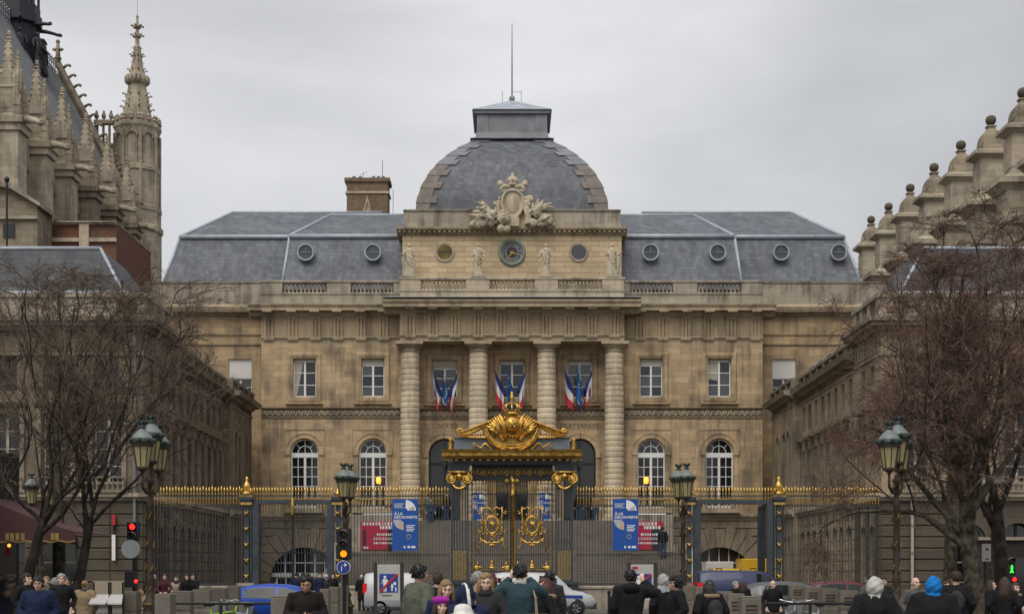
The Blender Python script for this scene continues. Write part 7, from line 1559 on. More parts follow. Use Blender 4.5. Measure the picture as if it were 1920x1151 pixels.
tree('bare tree with slender dark trunk between the awning and the menu boards', 34, [(118, 1260), (135, 1151), (150, 1080), (168, 985)], [[(168, 985), (185, 920), (215, 855), (235, 770), (250, 680), (240, 590)], [(168, 985), (200, 950), (250, 905), (270, 880), (310, 850), (345, 800)], [(175, 950), (165, 860), (150, 760), (130, 640), (140, 540)], [(215, 855), (250, 800), (300, 740), (310, 660)]], .15, 5, counts=(4, 5, 7, 3), extra=2, exlen=3.6, ysq=580)
tree('taller pale-barked bare tree behind the twin-headed lamp at the left', 40, [(112, 1200), (112, 1100), (108, 900), (105, 780)], [[(105, 790), (60, 700), (40, 600), (60, 480)], [(105, 780), (120, 680), (150, 580), (140, 470)], [(106, 820), (170, 730), (220, 640), (250, 560)], [(106, 850), (40, 780), (-20, 700)], [(108, 800), (190, 760), (260, 700), (290, 620)]], .19, 9, mt='bark_plane', counts=(4, 5, 7, 3), extra=4, exlen=3.6, ysq=540)
tree('thick-trunked bare tree with reddish drooping twigs and a pale limb at the right', 32, [(1830, 1280), (1830, 1151), (1826, 1080), (1812, 1000), (1812, 940)], [[(1822, 1030), (1790, 985), (1762, 950), (1735, 920), (1700, 880), (1690, 800), (1700, 700)], [(1825, 1040), (1780, 1000), (1730, 965), (1660, 955), (1590, 960), (1540, 990)], [(1812, 950), (1830, 850), (1870, 740), (1880, 600), (1860, 480)], [(1812, 950), (1790, 840), (1760, 720), (1770, 600), (1790, 470)], [(1820, 960), (1870, 890), (1920, 830), (1960, 740)], [(1800, 880), (1760, 790), (1740, 690), (1740, 590)]], .25, 12, mt='bark_plane', mw='twig_red', counts=(5, 7, 8, 3), lens=(.56, .52, .46, .6), droop=.22, extra=3, exlen=4)
tree('dark leaning bare tree at the far right edge before the shopfront', 35, [(1900, 1260), (1888, 1151), (1876, 1050), (1870, 960)], [[(1870, 960), (1850, 860), (1830, 740), (1850, 600), (1845, 460)], [(1870, 965), (1900, 880), (1930, 760), (1920, 620)], [(1872, 980), (1810, 900), (1750, 850), (1680, 830), (1620, 800)], [(1870, 940), (1820, 800), (1770, 700), (1730, 640)]], .22, 15, mw='twig_red', counts=(5, 7, 8, 3), lens=(.56, .52, .46, .6), droop=.22, extra=2, exlen=4)
tree('tall bare tree with fine reddish twigs in front of the right pavilion roof', 40, [(1780, 1200), (1782, 1060), (1786, 900), (1790, 760)], [[(1790, 780), (1760, 680), (1750, 560), (1770, 430)], [(1790, 760), (1830, 640), (1840, 500), (1820, 360)], [(1788, 800), (1870, 700), (1910, 560), (1900, 400)], [(1786, 850), (1720, 770), (1690, 690), (1690, 610)], [(1786, 880), (1720, 840), (1640, 830), (1580, 860)]], .19, 19, mt='bark_plane', mw='twig_red', counts=(5, 7, 8, 3), lens=(.54, .5, .46, .6), droop=.12, extra=4, exlen=3.6, ysq=470)
# ================================================================== people
# poses: joints for a 1.72 m figure that faces -y; each arm is (elbow, wrist, finger direction)
POSE = {
 'down': dict(L=((-.25, .02, 1.15), (-.26, -.05, .90), (0, -.2, -1)), R=((.25, .02, 1.15), (.26, -.05, .90), (0, -.2, -1))),
 'phone': dict(L=((-.27, -.02, 1.16), (-.08, -.26, 1.14), (.7, -.6, .2)), R=((.27, -.02, 1.16), (.07, -.26, 1.15), (-.7, -.6, .2))),
 'camera': dict(L=((-.33, -.14, 1.33), (-.11, -.22, 1.54), (.3, -.2, .9)), R=((.33, -.14, 1.33), (.11, -.22, 1.54), (-.3, -.2, .9))),
 'one_up': dict(L=((-.36, -.10, 1.36), (-.22, -.22, 1.55), (.2, -.3, .9)), R=((.26, .0, 1.15), (.22, -.14, .94), (-.2, -.4, -.8))),
 'pocket': dict(L=((-.29, .06, 1.17), (-.21, -.07, .98), (.2, -.2, -1)), R=((.29, .06, 1.17), (.21, -.07, .98), (-.2, -.2, -1))),
 'hug': dict(L=((-.26, -.1, 1.2), (-.06, -.28, 1.08), (.8, -.3, 0)), R=((.28, -.04, 1.18), (.12, -.22, .98), (-.7, -.3, -.3))),
 'lean': dict(L=((-.26, -.16, 1.14), (-.12, -.36, 1.02), (.6, -.6, 0)), R=((.26, -.16, 1.14), (.12, -.36, 1.02), (-.6, -.6, 0))),
}
def head_mtx(yaw, pitch, lean): return Matrix.Translation((0, -.02-lean*.55, 1.50-lean*.05)) @ Matrix.Rotation(R(yaw), 4, 'Z') @ Matrix.Rotation(R(pitch), 4, 'X') @ Matrix.Translation((0, 0, .105))
def arm_pts(p, s, lean): sh = Vector((s*.175, -lean*.42, 1.41)); el, wr, fd = (Vector(v) for v in p); el.y -= lean*.3; wr.y -= lean*.3; return sh, el, wr, fd.normalized()
def add_hand(mb, wr, fd, s, k=1.0):
    """palm, four curled fingers of unequal length and a thumb from the side of the palm"""
    side = fd.cross(Vector((0, -1, .3))); side = side.normalized() if side.length > .1 else Vector((1, 0, 0)); nrm = side.cross(fd).normalized()
    pc = wr+fd*.055; mb.tube([wr-fd*.02, wr+fd*.03, wr+fd*.095], [.027, .037, .037], 9, flat=.62)
    for i, (o, ln) in enumerate(((-.030, .062), (-.010, .075), (.011, .071), (.031, .054))):
        b = wr+fd*.085+side*o; m1 = b+fd*ln*.55+nrm*.008; e = m1+fd*ln*.3+nrm*.032; mb.tube([b, m1, e], [.0105, .0095, .008], 6)
    b = wr+fd*.035+side*(-s*.03); mb.tube([b, b+fd*.03-side*s*.028, b+fd*.062-side*s*.024+nrm*.02], [.013, .011, .009], 6)
def body_mesh(pose, yaw, pitch, lean):
    b = MB(); H = head_mtx(yaw, pitch, lean); h = MB()
    h.ball((0, .012, .025), (.077, .096, .095), 18, 14); h.ball((0, -.022, -.045), (.058, .07, .075), 16, 12); h.ball((0, -.058, -.085), (.032, .03, .03), 10, 8); h.tube([(0, -.086, .02), (0, -.104, -.012), (0, -.114, -.03), (0, -.092, -.036)], [.009, .012, .016, .012], 8)
    h.ball((0, -.082, .034), (.056, .02, .014), 12, 6); h.ball((0, -.083, -.062), (.026, .016, .014), 10, 6)
    for s in (-1, 1): h.ball((s*.046, -.068, -.02), (.024, .02, .02), 8, 6); h.ball((s*.078, .01, -.012), (.012, .02, .032), 8, 6)
    b.merge(h, H); hc = H @ Vector((0, .02, -.05))
    b.tube([(0, .01-lean*.4, 1.38), (0, .0-lean*.45, 1.46), tuple(hc)], [.075, .056, .056], 12)
    ch = lambda y, z: (0, y-lean*max(0, (z-.95))/.5*.42, z)
    rings = [(.86, .15, .105), (.95, .16, .11), (1.08, .135, .095), (1.2, .15, .105), (1.32, .17, .11), (1.40, .165, .095), (1.45, .07, .06)]
    n = 18; vs = []; fs = []
    for z, rx, ry in rings:
        c = ch(0, z); vs += [(c[0]+rx*math.cos(2*PI*i/n), c[1]+ry*math.sin(2*PI*i/n), z) for i in range(n)]
    for q in range(len(rings)-1): fs += [(q*n+i, q*n+(i+1) % n, q*n+n+(i+1) % n, q*n+n+i) for i in range(n)]
    fs += [tuple(reversed(range(n))), tuple(range((len(rings)-1)*n, len(rings)*n))]; b.add(vs, fs)
    for s, k in ((-1, 'L'), (1, 'R')):
        sh, el, wr, fd = arm_pts(POSE[pose][k], s, lean); b.tube([sh-Vector((s*.06, 0, 0)), sh, sh.lerp(el, .4), el, el.lerp(wr, .35), wr], [.05, .06, .05, .042, .042, .027], 10); add_hand(b, wr, fd, s)
        b.tube([(s*.085, 0, .9), (s*.09, 0, .82), (s*.092, -.005, .65), (s*.095, 0, .49), (s*.096, .015, .34), (s*.097, .02, .12), (s*.097, .02, .06)], [.08, .088, .075, .056, .056, .036, .038], 12)
        b.tube([(s*.098, .05, .035), (s*.1, -.06, .04), (s*.105, -.15, .025)], [.034, .038, .022], 10)
    return remesh(b, .0115, 1)
def jacket_mesh(pose, lean, ln, bulk, seed):
    """ln: hem height; one garment with sleeves that end at the wrist and a collar"""
    b = MB(); ch = lambda z: -lean*max(0, (z-.95))/.5*.42; g = bulk
    lv = [(ln, .20, .15), (ln+.04, .205, .155), ((ln+1.08)/2, .19, .145), (1.08, .17, .13), (1.2, .185, .14), (1.32, .205, .145), (1.39, .195, .125), (1.44, .125, .1), (1.475, .082, .085), (1.50, .075, .08)] if ln < 1.0 else []
    n = 20; vs = []; fs = []
    for z, rx, ry in lv: vs += [((rx+g)*math.cos(2*PI*i/n), ch(z)+(ry+g)*math.sin(2*PI*i/n), z) for i in range(n)]
    for q in range(len(lv)-1): fs += [(q*n+i, q*n+(i+1) % n, q*n+n+(i+1) % n, q*n+n+i) for i in range(n)]
    fs += [tuple(reversed(range(n))), tuple(range((len(lv)-1)*n, len(lv)*n))]; b.add(vs, fs)
    for s, k in ((-1, 'L'), (1, 'R')):
        sh, el, wr, fd = arm_pts(POSE[pose][k], s, lean); w2 = wr-(wr-el).normalized()*.005
        b.tube([sh-Vector((s*.07, 0, .0)), sh, sh.lerp(el, .4), el, el.lerp(w2, .5), w2], [.08+g, .088+g, .072+g, .064+g, .058+g, .046+g], 12)
    me = remesh(b, .017, 2); wrinkle(me, .011, 9, seed); return me
def trouser_mesh(seed):
    b = MB(); b.ball((0, .0, .93), (.175, .135, .12), 16, 10)
    for s in (-1, 1): b.tube([(s*.085, 0, .92), (s*.09, 0, .8), (s*.094, -.005, .62), (s*.096, .0, .46), (s*.097, .012, .3), (s*.097, .018, .09)], [.1, .108, .092, .076, .072, .07], 12)
    me = remesh(b, .017, 2); wrinkle(me, .008, 10, seed); return me
def shoe_mesh():
    b = MB()
    for s in (-1, 1): b.tube([(s*.098, .07, .045), (s*.098, .02, .055), (s*.1, -.07, .045), (s*.106, -.165, .035)], [.045, .052, .048, .03], 10); b.box(s*.1-.045, s*.1+.045, -.17, .09, 0, .03)
    return remesh(b, .014, 2)
def hair_mb(style, seed=0):
    rg = random.Random(seed); h = MB(); c = (0, .016, .036)
    def shell(rx, ry, rz, line=.045, back=-.09, nn=22, mm=16, lump=.004):
        o = MB().ball((0, 0, 0), 1, nn, mm)
        for x, y, z in o.v:
            p = Vector((x*rx, y*ry, z*rz)); k = 1+lump*20*mnoise.noise(Vector((x*3+seed, y*3, z*1.5))); p = Vector(c)+p*k
            if (p.y < -.035 and p.z < line+.02*math.sin(x*4+seed)) or p.z < back+.0: p = Vector(c)+(p-Vector(c))*.72
            h.v.append(tuple(p))
        h.f += [tuple(i+len(h.v)-len(o.v) for i in f) for f in o.f]
    def tufts(n, ln, rr=.012, zmin=-.07):
        for k in range(n):
            z = rg.uniform(-.6, 1); a = rg.uniform(0, 2*PI); q = math.sqrt(1-z*z); d = Vector((q*math.cos(a), q*math.sin(a), z)); p = Vector(c)+Vector((d.x*.083, d.y*.104, d.z*.1))
            if (p.y < -.03 and p.z < .075) or p.z < zmin: continue
            dn = Vector((d.x*.35+rg.uniform(-.3, .3), d.y*.35+rg.uniform(-.2, .4), -.7+d.z*.6)).normalized(); h.tube([p, p+d*.008+dn*ln*.5, p+d*.004+dn*ln], [rr, rr*.9, .002], 4)
    if style in ('short', 'buzz'):
        shell(.087, .108, .105, .055, -.075, lump=.006 if style == 'short' else .001)
        if style == 'short': tufts(110, .035)
    elif style == 'messy':
        shell(.09, .112, .112, .06, -.07, lump=.008)
        for k in range(40): a = rg.uniform(0, 6.3); e = rg.uniform(.2, 1.3); d = Vector((math.cos(a)*math.cos(e), math.sin(a)*math.cos(e), math.sin(e))); p = Vector(c)+Vector((d.x*.083, d.y*.1, d.z*.1)); h.tube([p, p+d*.02+Vector((rg.uniform(-.02, .02), rg.uniform(-.02, .02), .0))], [.014, .003], 5) if not (p.y < -.07 and p.z < .07) else None
    elif style in ('long', 'bob'):
        shell(.09, .112, .108, .07, -.08, lump=.005); ln = .30 if style == 'long' else .17
        for k in range(46):
            a = R(-24+228*k/45+rg.uniform(-4, 4)); x, y = .078*math.cos(a), .015+.09*math.sin(a); l = ln*rg.uniform(.85, 1.1); w = rg.uniform(1.15, 1.4)
            h.tube([(x, y, .06), (x*1.14, y*1.1, -.03), (x*w, y*w+.01, -.03-l*.5), (x*(w+.05), y*(w+.1)+.01, -.03-l)], [.022, .026, .024, .008], 6)
    elif style == 'bun':
        shell(.086, .106, .103, .06, -.06); h.ball((0, .13, .06), (.05, .045, .045), 10, 8)
    elif style == 'pony':
        shell(.086, .106, .103, .065, -.06); h.tube([(0, .11, .06), (0, .16, .03), (0, .17, -.06), (0, .15, -.18)], [.03, .042, .036, .012], 8)
    elif style == 'afro':
        shell(.108, .12, .12, .06, -.10, lump=.01)
        for k in range(150):
            z = rg.uniform(-.7, 1); a = rg.uniform(0, 2*PI); q = math.sqrt(1-z*z); p = Vector(c)+Vector((q*math.cos(a)*.112, q*math.sin(a)*.124, z*.122))
            if not (p.y < -.03 and p.z < .07): h.ball(p, rg.uniform(.012, .022), 5, 4)
    elif style == 'fringe':                                          # bald crown, hair round the sides
        for k in range(30): a = R(-20+220*k/29); h.ball((.078*math.cos(a), .02+.092*math.sin(a), -.01), (.016, .016, .036), 6, 5)
    return h
def hat_mb(kind):
    h = MB()
    if kind == 'beret':
        h.lathe([(.085, .035), (.1, .045), (.128, .085), (.12, .118), (.07, .14), (.001, .146)], 22, (0, .015, 0), sy=1.08); h.lathe([(.088, .03), (.094, .034), (.09, .052)], 22, (0, .012, 0), sy=1.15, caps=False); h.ball((0, .015, .148), (.012, .012, .015), 6, 5)
    elif kind == 'cap': h.lathe([(.09, .03), (.095, .06), (.085, .11), (.05, .138), (.001, .146)], 20, (0, .012, 0), sy=1.16); h.ball((0, -.11, .042), (.07, .07, .012), 14, 6)
    elif kind in ('hood', 'scarf'):
        o = MB().ball((0, 0, 0), 1, 24, 18); f = 1.0 if kind == 'hood' else .88
        for x, y, z in o.v:
            p = Vector((x*.118*f, .03+y*.14*f, .015+z*.155*f)); k = 1+.09*mnoise.noise(Vector((x*2.5, y*2.5, z*2.5)))+.11*mnoise.noise(Vector((x*5+3, y*5, z*7)))+.04*math.sin(z*9+x*5); p = Vector((p.x*k, p.y*k, p.z*(1+.04*math.sin(x*6+y*4))))
            if p.y < -.05: p.y = -.05+(p.y+.05)*.1; 
            if y < -.45 and abs(p.x) < .07 and p.z < .1: p = Vector((p.x*1.05, .0, p.z))
            h.v.append(tuple(p))
        h.f += o.f; lt_ = MB().lathe([(.12, -.19), (.122, -.17), (.112, -.14), (.1, -.1), (.085, -.06)], 24, (0, .035, 0), sy=1.05, caps=False)
        h.add([(x*(1+.1*math.sin(math.atan2(y, x)*7)), y*(1+.1*math.sin(math.atan2(y, x)*7)), z+.012*math.sin(math.atan2(y, x)*5)) for x, y, z in lt_.v], lt_.f)
        if kind == 'hood': h.tube([(-.075, -.045, -.1), (-.088, -.06, .02), (-.06, -.06, .11), (0, -.06, .138), (.06, -.06, .11), (.088, -.06, .02), (.075, -.045, -.1)], .018, 7)
    elif kind == 'sunhat': h.lathe([(.19, .03), (.185, .045), (.1, .06), (.098, .1), (.085, .14), (.04, .16), (.001, .165)], 26, (0, .012, 0), sy=1.08)
    elif kind == 'knit': h.lathe([(.094, .02), (.1, .05), (.096, .1), (.06, .145), (.001, .155)], 20, (0, .014, 0), sy=1.15)
    return h
SKIN = [mat('skin_light', (.60, .40, .31), .55, 0, var=.08, scale=12), mat('skin_mid', (.40, .24, .17), .55, 0, var=.08, scale=12), mat('skin_dark', (.12, .065, .045), .5, 0, var=.1, scale=12)]
mat('hair_black', (.010, .009, .009), .5, 0, var=.3, scale=30, sp=.5); mat('hair_brown', (.045, .025, .016), .55, 0, var=.5, scale=60, bump=.6, bscale=80); mat('hair_auburn', (.07, .022, .014), .55, 0, var=.3, scale=30); mat('hair_blonde', (.25, .155, .07), .55, 0, var=.5, scale=60, bump=.6, bscale=80); mat('hair_grey', (.30, .29, .28), .6, 0, var=.2, scale=30)
mat('eye_dark', (.02, .015, .012), .2, 0, var=0); mat('lip_red', (.36, .13, .11), .5, 0, var=0); mat('teeth', (.6, .58, .54), .4, 0, var=0)
CLOTH = dict(brown_black=(.016, .012, .011), green=(.105, .115, .085), black=(.011, .011, .012), navy=(.012, .02, .055), teal=(.028, .058, .072), tan=(.26, .19, .115), grey=(.10, .095, .09), charcoal=(.03, .03, .033), maroon=(.07, .02, .03), olive=(.10, .085, .06), jeans=(.04, .06, .11), white=(.46, .45, .43), bright=(.68, .67, .63), magenta=(.33, .025, .30), sky=(.01, .17, .5), dark_teal=(.03, .14, .14), beige=(.33, .27, .19), pale_grey=(.33, .33, .33))
for k, v in CLOTH.items(): mat('cloth_'+k, v, .85, 0, var=.18, scale=7, bump=.3, bscale=90, sp=.2)
CACHE = {}
def cached(key, fn):
    if key not in CACHE: CACHE[key] = fn()
    return CACHE[key]
def person(px, ytop, D, rz, lab, pose='down', yaw=0, pitch=0, lean=0, hair='short', hm='hair_brown', top='black', hem=.86, legs='jeans', skin=0, hat=None, hatm=None, z0=0, h=None, bulk=.0, extras=(), tz=None, grp='people in the street'):
    """ytop: the top of the head in the photograph; the figure stands on z0 unless it is given a height"""
    zt = Z(ytop, D); hh = h or max(1.2, zt-z0); sc = hh/1.735
    if h and tz is None: z0 = zt-hh
    t = thing('person', lab, 'person', (X(px, D), D, z0), R(rz), grp, world=False); t.scale = (sc, sc, sc)
    yq, pq = round(yaw/15)*15, round(pitch/8)*8
    b = put(cached(('b', pose, yq, pq, lean), lambda: _skin(body_mesh(pose, yq, pq, lean))), 'body', t, m=SKIN[skin])
    put(cached(('j', pose, lean, hem, bulk), lambda: _one(jacket_mesh(pose, lean, hem, bulk, len(CACHE)*3.1))), 'jacket' if hem > .7 else 'coat', t, m='cloth_'+top)
    put(cached(('t',), lambda: _one(trouser_mesh(1))), 'trousers', t, m='cloth_'+legs); put(cached(('s',), lambda: _one(shoe_mesh())), 'shoes', t, m='cloth_black')
    H = head_mtx(yq, pq, lean)
    def headpart(mb, nm, m, smooth=True):
        o = MB().merge(mb, H); return o.build(nm, m, t, smooth)
    if hair != 'none': headpart(hair_mb(hair, px), 'hair', hm)
    e = MB()
    for s in (-1, 1): e.ball((s*.031, -.086, .012), (.0095, .006, .0048), 8, 6); e.tube([(s*.016, -.098, .033), (s*.032, -.1, .039), (s*.05, -.088, .032)], .0034, 5)
    headpart(e, 'eyes', 'eye_dark'); headpart(MB().ball((0, -.095, -.062), (.026, .010, .0095), 10, 6), 'mouth', 'lip_red')
    if 'smile' in extras: headpart(MB().ball((0, -.0985, -.0615), (.017, .008, .0042), 10, 6), 'teeth', 'teeth')
    if hat: headpart(hat_mb(hat), {'beret': 'beret', 'cap': 'cap', 'hood': 'hood', 'scarf': 'headscarf', 'sunhat': 'hat', 'knit': 'knit_cap'}[hat], hatm)
    if 'phone' in extras: MB().box(-.035, .035, -.37, -.355, 1.14, 1.22).build('mobile_phone', 'signal_black', t)
    if 'camera' in extras: MB().bbox(-.07, .07, -.31-lean, -.24-lean, 1.55, 1.64, .01).build('camera_body', 'signal_black', t)
    if 'strap' in extras: MB().tube([(-.17, .02, 1.46), (-.1, -.17, 1.3), (.02, -.19, 1.12), (.16, -.14, .95)], .014, 6, flat=.4).build('bag_strap', 'cloth_tan', t)
    if 'backpack' in extras:
        bp = MB().ball((0, .2, 1.2), (.15, .1, .2), 14, 10).ball((0, .27, 1.12), (.11, .06, .1), 12, 8).tube([(-.1, .14, 1.38), (-.12, -.1, 1.43), (-.13, -.17, 1.25)], .022, 6).tube([(.1, .14, 1.38), (.12, -.1, 1.43), (.13, -.17, 1.25)], .022, 6); bp.build('backpack', 'cloth_charcoal', t, True)
    if 'tote' in extras:
        MB().tube([(-.16, .0, 1.47), (-.19, .16, 1.3), (-.2, .17, 1.08)], .014, 6, flat=.5).tube([(-.15, -.06, 1.46), (-.2, .1, 1.3), (-.22, .14, 1.08)], .012, 6).build('bag_strap', 'cloth_beige', t); MB().frus(-.22, .17, .66, 1.08, .13, .04, .14, .02).build('tote_bag', 'cloth_beige', t)
    if 'fur' in extras:
        f = MB()
        for k in range(26): a = 2*PI*k/26; f.ball((.13*math.cos(a), .02-lean*.4+.12*math.sin(a), 1.455), (.045, .045, .04), 7, 5)
        f.build('fur_collar', 'cloth_tan', t, True)
    if 'knitscarf' in extras: MB().lathe([(.08, 1.42), (.115, 1.43), (.12, 1.47), (.10, 1.52), (.075, 1.53)], 18, (0, .0-lean*.4, 0), caps=False).build('neck_scarf', 'cloth_charcoal', t, True)
    if 'collar' in extras: MB().lathe([(.09, 1.46), (.092, 1.5), (.084, 1.53)], 18, (0, .005, 0), caps=False).build('shirt_collar', 'cloth_white', t)
    if 'stripe' in extras: MB().tube([(0, .182, 1.0), (0, .187, 1.2), (0, .185, 1.34), (0, .135, 1.44)], .035, 6, flat=.3).build('white_stripe', 'cloth_white', t, True)
    if 'hoodstripe' in extras: headpart(MB().tube([(0, -.04, .172), (0, .03, .18), (0, .12, .135), (0, .178, .03), (0, .17, -.1), (0, .16, -.2)], .032, 6, flat=.35), 'hood_stripe', 'cloth_bright')
    if 'hoodback' in extras: MB().ball((0, .13, 1.46), (.13, .08, .085), 14, 8).build('lowered_hood', 'cloth_'+top, t, True)
    if 'pinkbag' in extras: MB().frus(-.24, -.1, .7, .92, .15, .05, .13, .03).build('hand_bag', 'cloth_maroon', t)
    return t
def _one(me):
    me.materials.clear(); me.materials.append(None); return me
_skin = _one
NR = 'people near the camera'
# the near group, centre
person(573, 1075, 20, 8, 'dark-haired man in a brown-black jacket looking down at his phone', 'phone', pitch=26, hair='messy', hm='hair_black', top='brown_black', legs='charcoal', h=1.74, skin=1, extras=('phone',), grp=NR)
person(786, 1057, 18, 125, 'man in an olive-green jacket seen from behind, head turned right', 'down', yaw=0, hair='short', hm='hair_black', top='green', legs='jeans', skin=1, bulk=.02, grp=NR)
person(821, 1074, 22.5, 180, 'brown-haired person in black seen from behind between the green jacket and the blonde', 'down', hair='messy', hm='hair_brown', top='black', grp=NR)
person(836, 1087, 17, 12, 'blonde woman facing the camera right of the man in green', 'down', yaw=0, pitch=5, hair='long', hm='hair_blonde', top='navy', grp=NR, extras=('smile',))
person(826, 1119, 15.5, 20, 'girl in a bright magenta beret in front of the blonde woman', 'down', hair='bob', hm='hair_brown', top='navy', hat='beret', hatm='cloth_magenta', grp=NR)
person(880, 1098, 16.6, 195, 'stooping person in a navy jacket with a broad white stripe, seen from behind', 'lean', lean=.25, pitch=32, hair='none', top='navy', bulk=.03, hat='hood', hatm='cloth_navy', extras=('stripe', 'hoodstripe'), h=1.66, grp=NR)
person(868, 1137, 12, 180, 'person in a round white hat at the bottom edge, seen from behind', 'down', hair='none', hm='hair_brown', top='charcoal', hat='sunhat', hatm='cloth_bright', grp=NR)
person(911, 1074, 18, -12, 'laughing blonde woman in a dark jacket facing the camera', 'hug', yaw=15, pitch=5, hair='long', hm='hair_blonde', top='charcoal', extras=('strap', 'smile', 'knitscarf'), grp=NR)
person(896, 1071, 21.5, 150, 'grey-haired person in a tan jacket behind the laughing blonde', 'down', hair='short', hm='hair_grey', top='tan', grp=NR)
person(921, 1074, 25, 140, 'woman with dark red hair taking a photograph, behind the laughing blonde', 'camera', hair='long', hm='hair_auburn', top='black', extras=('camera',), grp=NR)
person(975, 1057, 19, 183, 'black-haired man in a teal jacket with a tote bag photographing the gate', 'camera', hair='short', hm='hair_black', top='teal', legs='jeans', extras=('camera', 'tote', 'collar'), grp=NR, bulk=.01)
person(1022, 1084, 20, -75, 'dark-haired woman in profile with a fur-edged black jacket', 'pocket', hair='long', hm='hair_auburn', top='black', extras=('fur',), grp=NR, legs='black')
person(1031, 1070, 25, 175, 'dark figure in a black coat behind the woman in profile', 'down', hair='short', hm='hair_black', top='charcoal', grp=NR, skin=2)
# right of the gate
person(1182, 1067, 21, 180, 'man in a black jacket and jeans photographing, seen from behind', 'one_up', hair='short', hm='hair_black', top='black', legs='jeans', extras=('hoodback',), bulk=.02, grp=NR)
person(1243, 1077, 24, -150, 'person in a pale headscarf and long black coat left of the woman in black', 'pocket', hair='none', top='black', hem=.45, legs='black', hat='scarf', hatm='cloth_pale_grey', skin=1, grp=NR)
person(1268, 1080, 22, -80, 'woman with full black hair in a black jacket, in profile to the left', 'pocket', hair='afro', hm='hair_black', top='black', legs='grey', skin=1, bulk=.02, grp=NR)
person(1331, 1087, 22, -160, 'dark-haired woman in a black jacket with a backpack, seen from behind', 'pocket', yaw=-15, hair='long', hm='hair_black', top='black', legs='black', extras=('backpack', 'fur'), bulk=.02, grp=NR)
person(1379, 1089, 38, 40, 'white-haired person in black beside the woman with brown hair', 'down', hair='short', hm='hair_grey', top='black')
person(1393, 1089, 38, 170, 'brown-haired woman in black right of the white-haired person', 'down', hair='long', hm='hair_brown', top='black')
person(1449, 1087, 33, 12, 'bald man in a black coat in front of the grey car', 'pocket', hair='fringe', hm='hair_grey', top='black', legs='olive')
person(1640, 1085, 18, 170, 'person in a white hood and black coat at the right, seen from behind', 'pocket', hair='none', top='black', hem=.5, legs='black', hat='hood', hatm='cloth_white', bulk=.05, grp=NR)
person(1629, 1079, 31, 30, 'person in a grey cap behind the white hood', 'down', hair='short', hm='hair_grey', top='grey', hat='cap', hatm='cloth_charcoal')
person(1657, 1081, 33, 10, 'man in dark grey left of the right triple street lamp', 'hug', hair='buzz', hm='hair_brown', top='charcoal')
person(1716, 1081, 26, 15, 'grey-haired man in a grey jacket carrying a dark red bag', 'pocket', hair='fringe', hm='hair_grey', top='grey', extras=('pinkbag',))
person(1750, 1082, 17, 170, 'person in a bright blue headscarf and black coat, seen from behind', 'down', hair='none', top='black', hem=.45, legs='black', hat='scarf', hatm='cloth_sky', bulk=.07, grp=NR)
person(1773, 1088, 28, 10, 'woman in a dark jacket with folded arms right of the blue headscarf', 'hug', hair='bun', hm='hair_brown', top='charcoal', extras=('knitscarf',))
person(1792, 1071, 24, 165, 'tall man in black with a backpack left of the right tree', 'pocket', yaw=30, hair='short', hm='hair_brown', top='black', extras=('backpack',), bulk=.02)
person(1884, 1082, 25, 150, 'woman in a black coat with brown hair right of the right tree', 'pocket', hair='long', hm='hair_brown', top='black', hem=.5)
person(1903, 1092, 27, 20, 'person in a fur-collared black coat at the far right edge', 'phone', hair='bob', hm='hair_brown', top='black', extras=('fur',))
person(1858, 1087, 30, 60, 'dark-clad person partly hidden behind the right tree trunk', 'down', hair='long', hm='hair_brown', top='black')
# left
person(72, 1081, 22, 8, 'man in a navy jacket at the far left, facing the camera', 'pocket', hair='short', hm='hair_black', top='navy', legs='black', skin=1, bulk=.03, grp=NR)
person(50, 1074, 27, 60, 'dark-clad person turned right behind the man in navy', 'pocket', hair='short', hm='hair_brown', top='black')
person(87, 1080, 32, -20, 'fair-skinned person behind the right shoulder of the man in navy', 'down', hair='buzz', hm='hair_blonde', top='olive')
person(103, 1083, 30, 160, 'white-haired person in grey left of the slender tree', 'down', hair='short', hm='hair_grey', top='grey', legs='beige')
person(115, 1075, 29, 20, 'dark-coated man standing against the slender tree', 'pocket', hair='short', hm='hair_grey', top='black', legs='jeans')
person(127, 1080, 33, -25, 'person in navy half hidden by the slender tree trunk', 'down', hair='short', hm='hair_black', top='navy')
person(159, 1088, 30, 178, 'fair-haired woman in a tan coat seen from behind, left of the menu boards', 'pocket', hair='bun', hm='hair_blonde', top='tan', hem=.72, legs='black', bulk=.03, extras=('knitscarf',))
person(264, 1104, 34, 10, 'person in a furry tan coat behind the left triple street lamp', 'hug', hair='long', hm='hair_blonde', top='tan', hem=.6, bulk=.05, extras=('fur',))
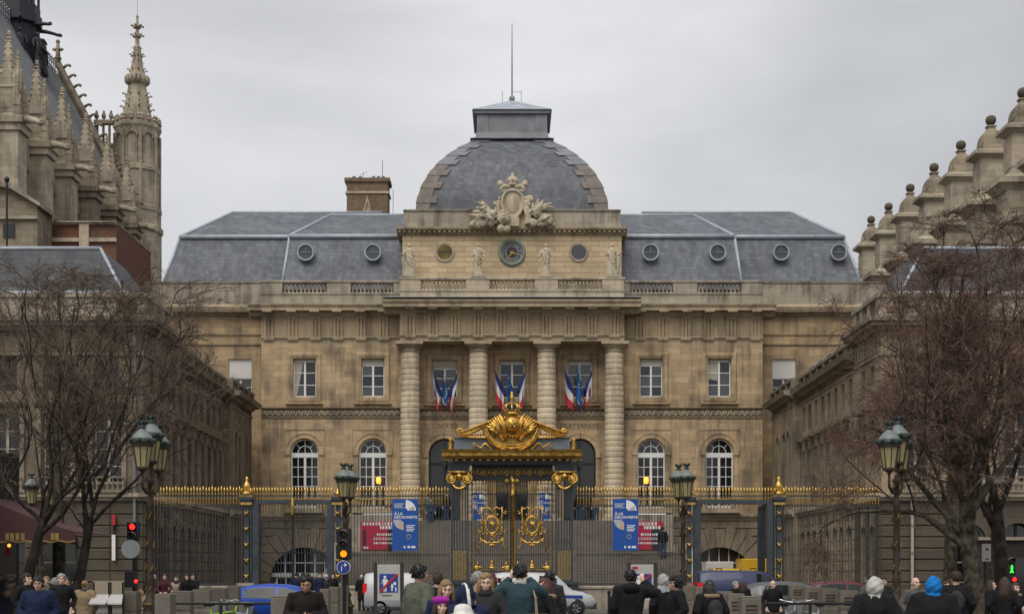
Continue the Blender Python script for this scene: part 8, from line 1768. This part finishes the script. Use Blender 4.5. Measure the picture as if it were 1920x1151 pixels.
for px, yt, rz, pose, hair, hm, top, lab in ((282, 1081, 10, 'hug', 'bun', 'hair_brown', 'black', 'woman in black at the left end of the row of onlookers'), (289, 1077, 0, 'down', 'short', 'hair_grey', 'charcoal', 'grey-haired man behind the woman at the end of the row of onlookers'), (309, 1075, 5, 'lean', 'messy', 'hair_auburn', 'maroon', 'red-haired man in a maroon jacket in the row of onlookers'), (331, 1079, 0, 'hug', 'bun', 'hair_brown', 'beige', 'woman in beige with a dark scarf in the row of onlookers'), (350, 1076, 20, 'lean', 'long', 'hair_black', 'black', 'long-haired person in black in the row of onlookers'), (363, 1075, -20, 'lean', 'short', 'hair_black', 'black', 'person in black at the right end of the row of onlookers')):
    person(px, yt, 48, rz, lab, pose, hair=hair, hm=hm, top=top, extras=('knitscarf',) if top == 'beige' else (), grp='onlookers at the stone posts')
for px, yt, rz, pose, hair, hm, top, hat, lab in ((556, 1074, -10, 'pocket', 'short', 'hair_black', 'navy', 'cap', 'officer in a navy cap left of the man with the phone'), (600, 1073, 15, 'down', 'short', 'hair_brown', 'navy', None, 'man in navy just right of the man with the phone'), (612, 1077, 160, 'down', 'short', 'hair_grey', 'charcoal', 'knit', 'person in a pale knit cap behind the stone posts'), (624, 1075, 20, 'down', 'long', 'hair_black', 'black', None, 'dark figure left of the amber traffic light'), (678, 1076, 178, 'down', 'fringe', 'hair_grey', 'black', None, 'bald man in a long black coat left of the white van'), (686, 1073, 170, 'pocket', 'short', 'hair_brown', 'charcoal', None, 'dark figure touching the tail of the white van')):
    person(px, yt, 58.4, rz, lab, pose, hair=hair, hm=hm, top=top, hem=.86 if px != 678 else .5, hat=hat, hatm='cloth_navy' if hat == 'cap' else 'cloth_white', legs='charcoal', grp='people by the railings')
# visitors on the stairs
for px, yt, D, zf, rz, top, lab in ((808, 947, 85.0, 4.3, 5, 'jeans', 'visitor in denim coming down the stairs left of the gate'), (837, 940, 86.4, LAND, 20, 'black', 'visitor in dark clothes at the top of the stairs left of the gate'), (803, 936, 87.0, LAND, 200, 'dark_teal', 'visitor in a teal jacket at the top of the stairs'), (1118, 936, 87.0, LAND, -15, 'tan', 'visitor in a tan coat at the top of the stairs right of the gate'), (1085, 938, 87.2, LAND, 170, 'black', 'visitor in black at the top of the stairs right of the gate'), (1243, 985, 78.5, 2.37, 185, 'black', 'visitor in black beside the right red banner')):
    person(px, yt, D, rz, lab, 'down', hair='short', hm='hair_brown', top=top, z0=zf, h=1.7, tz=1, grp='visitors on the stairs')
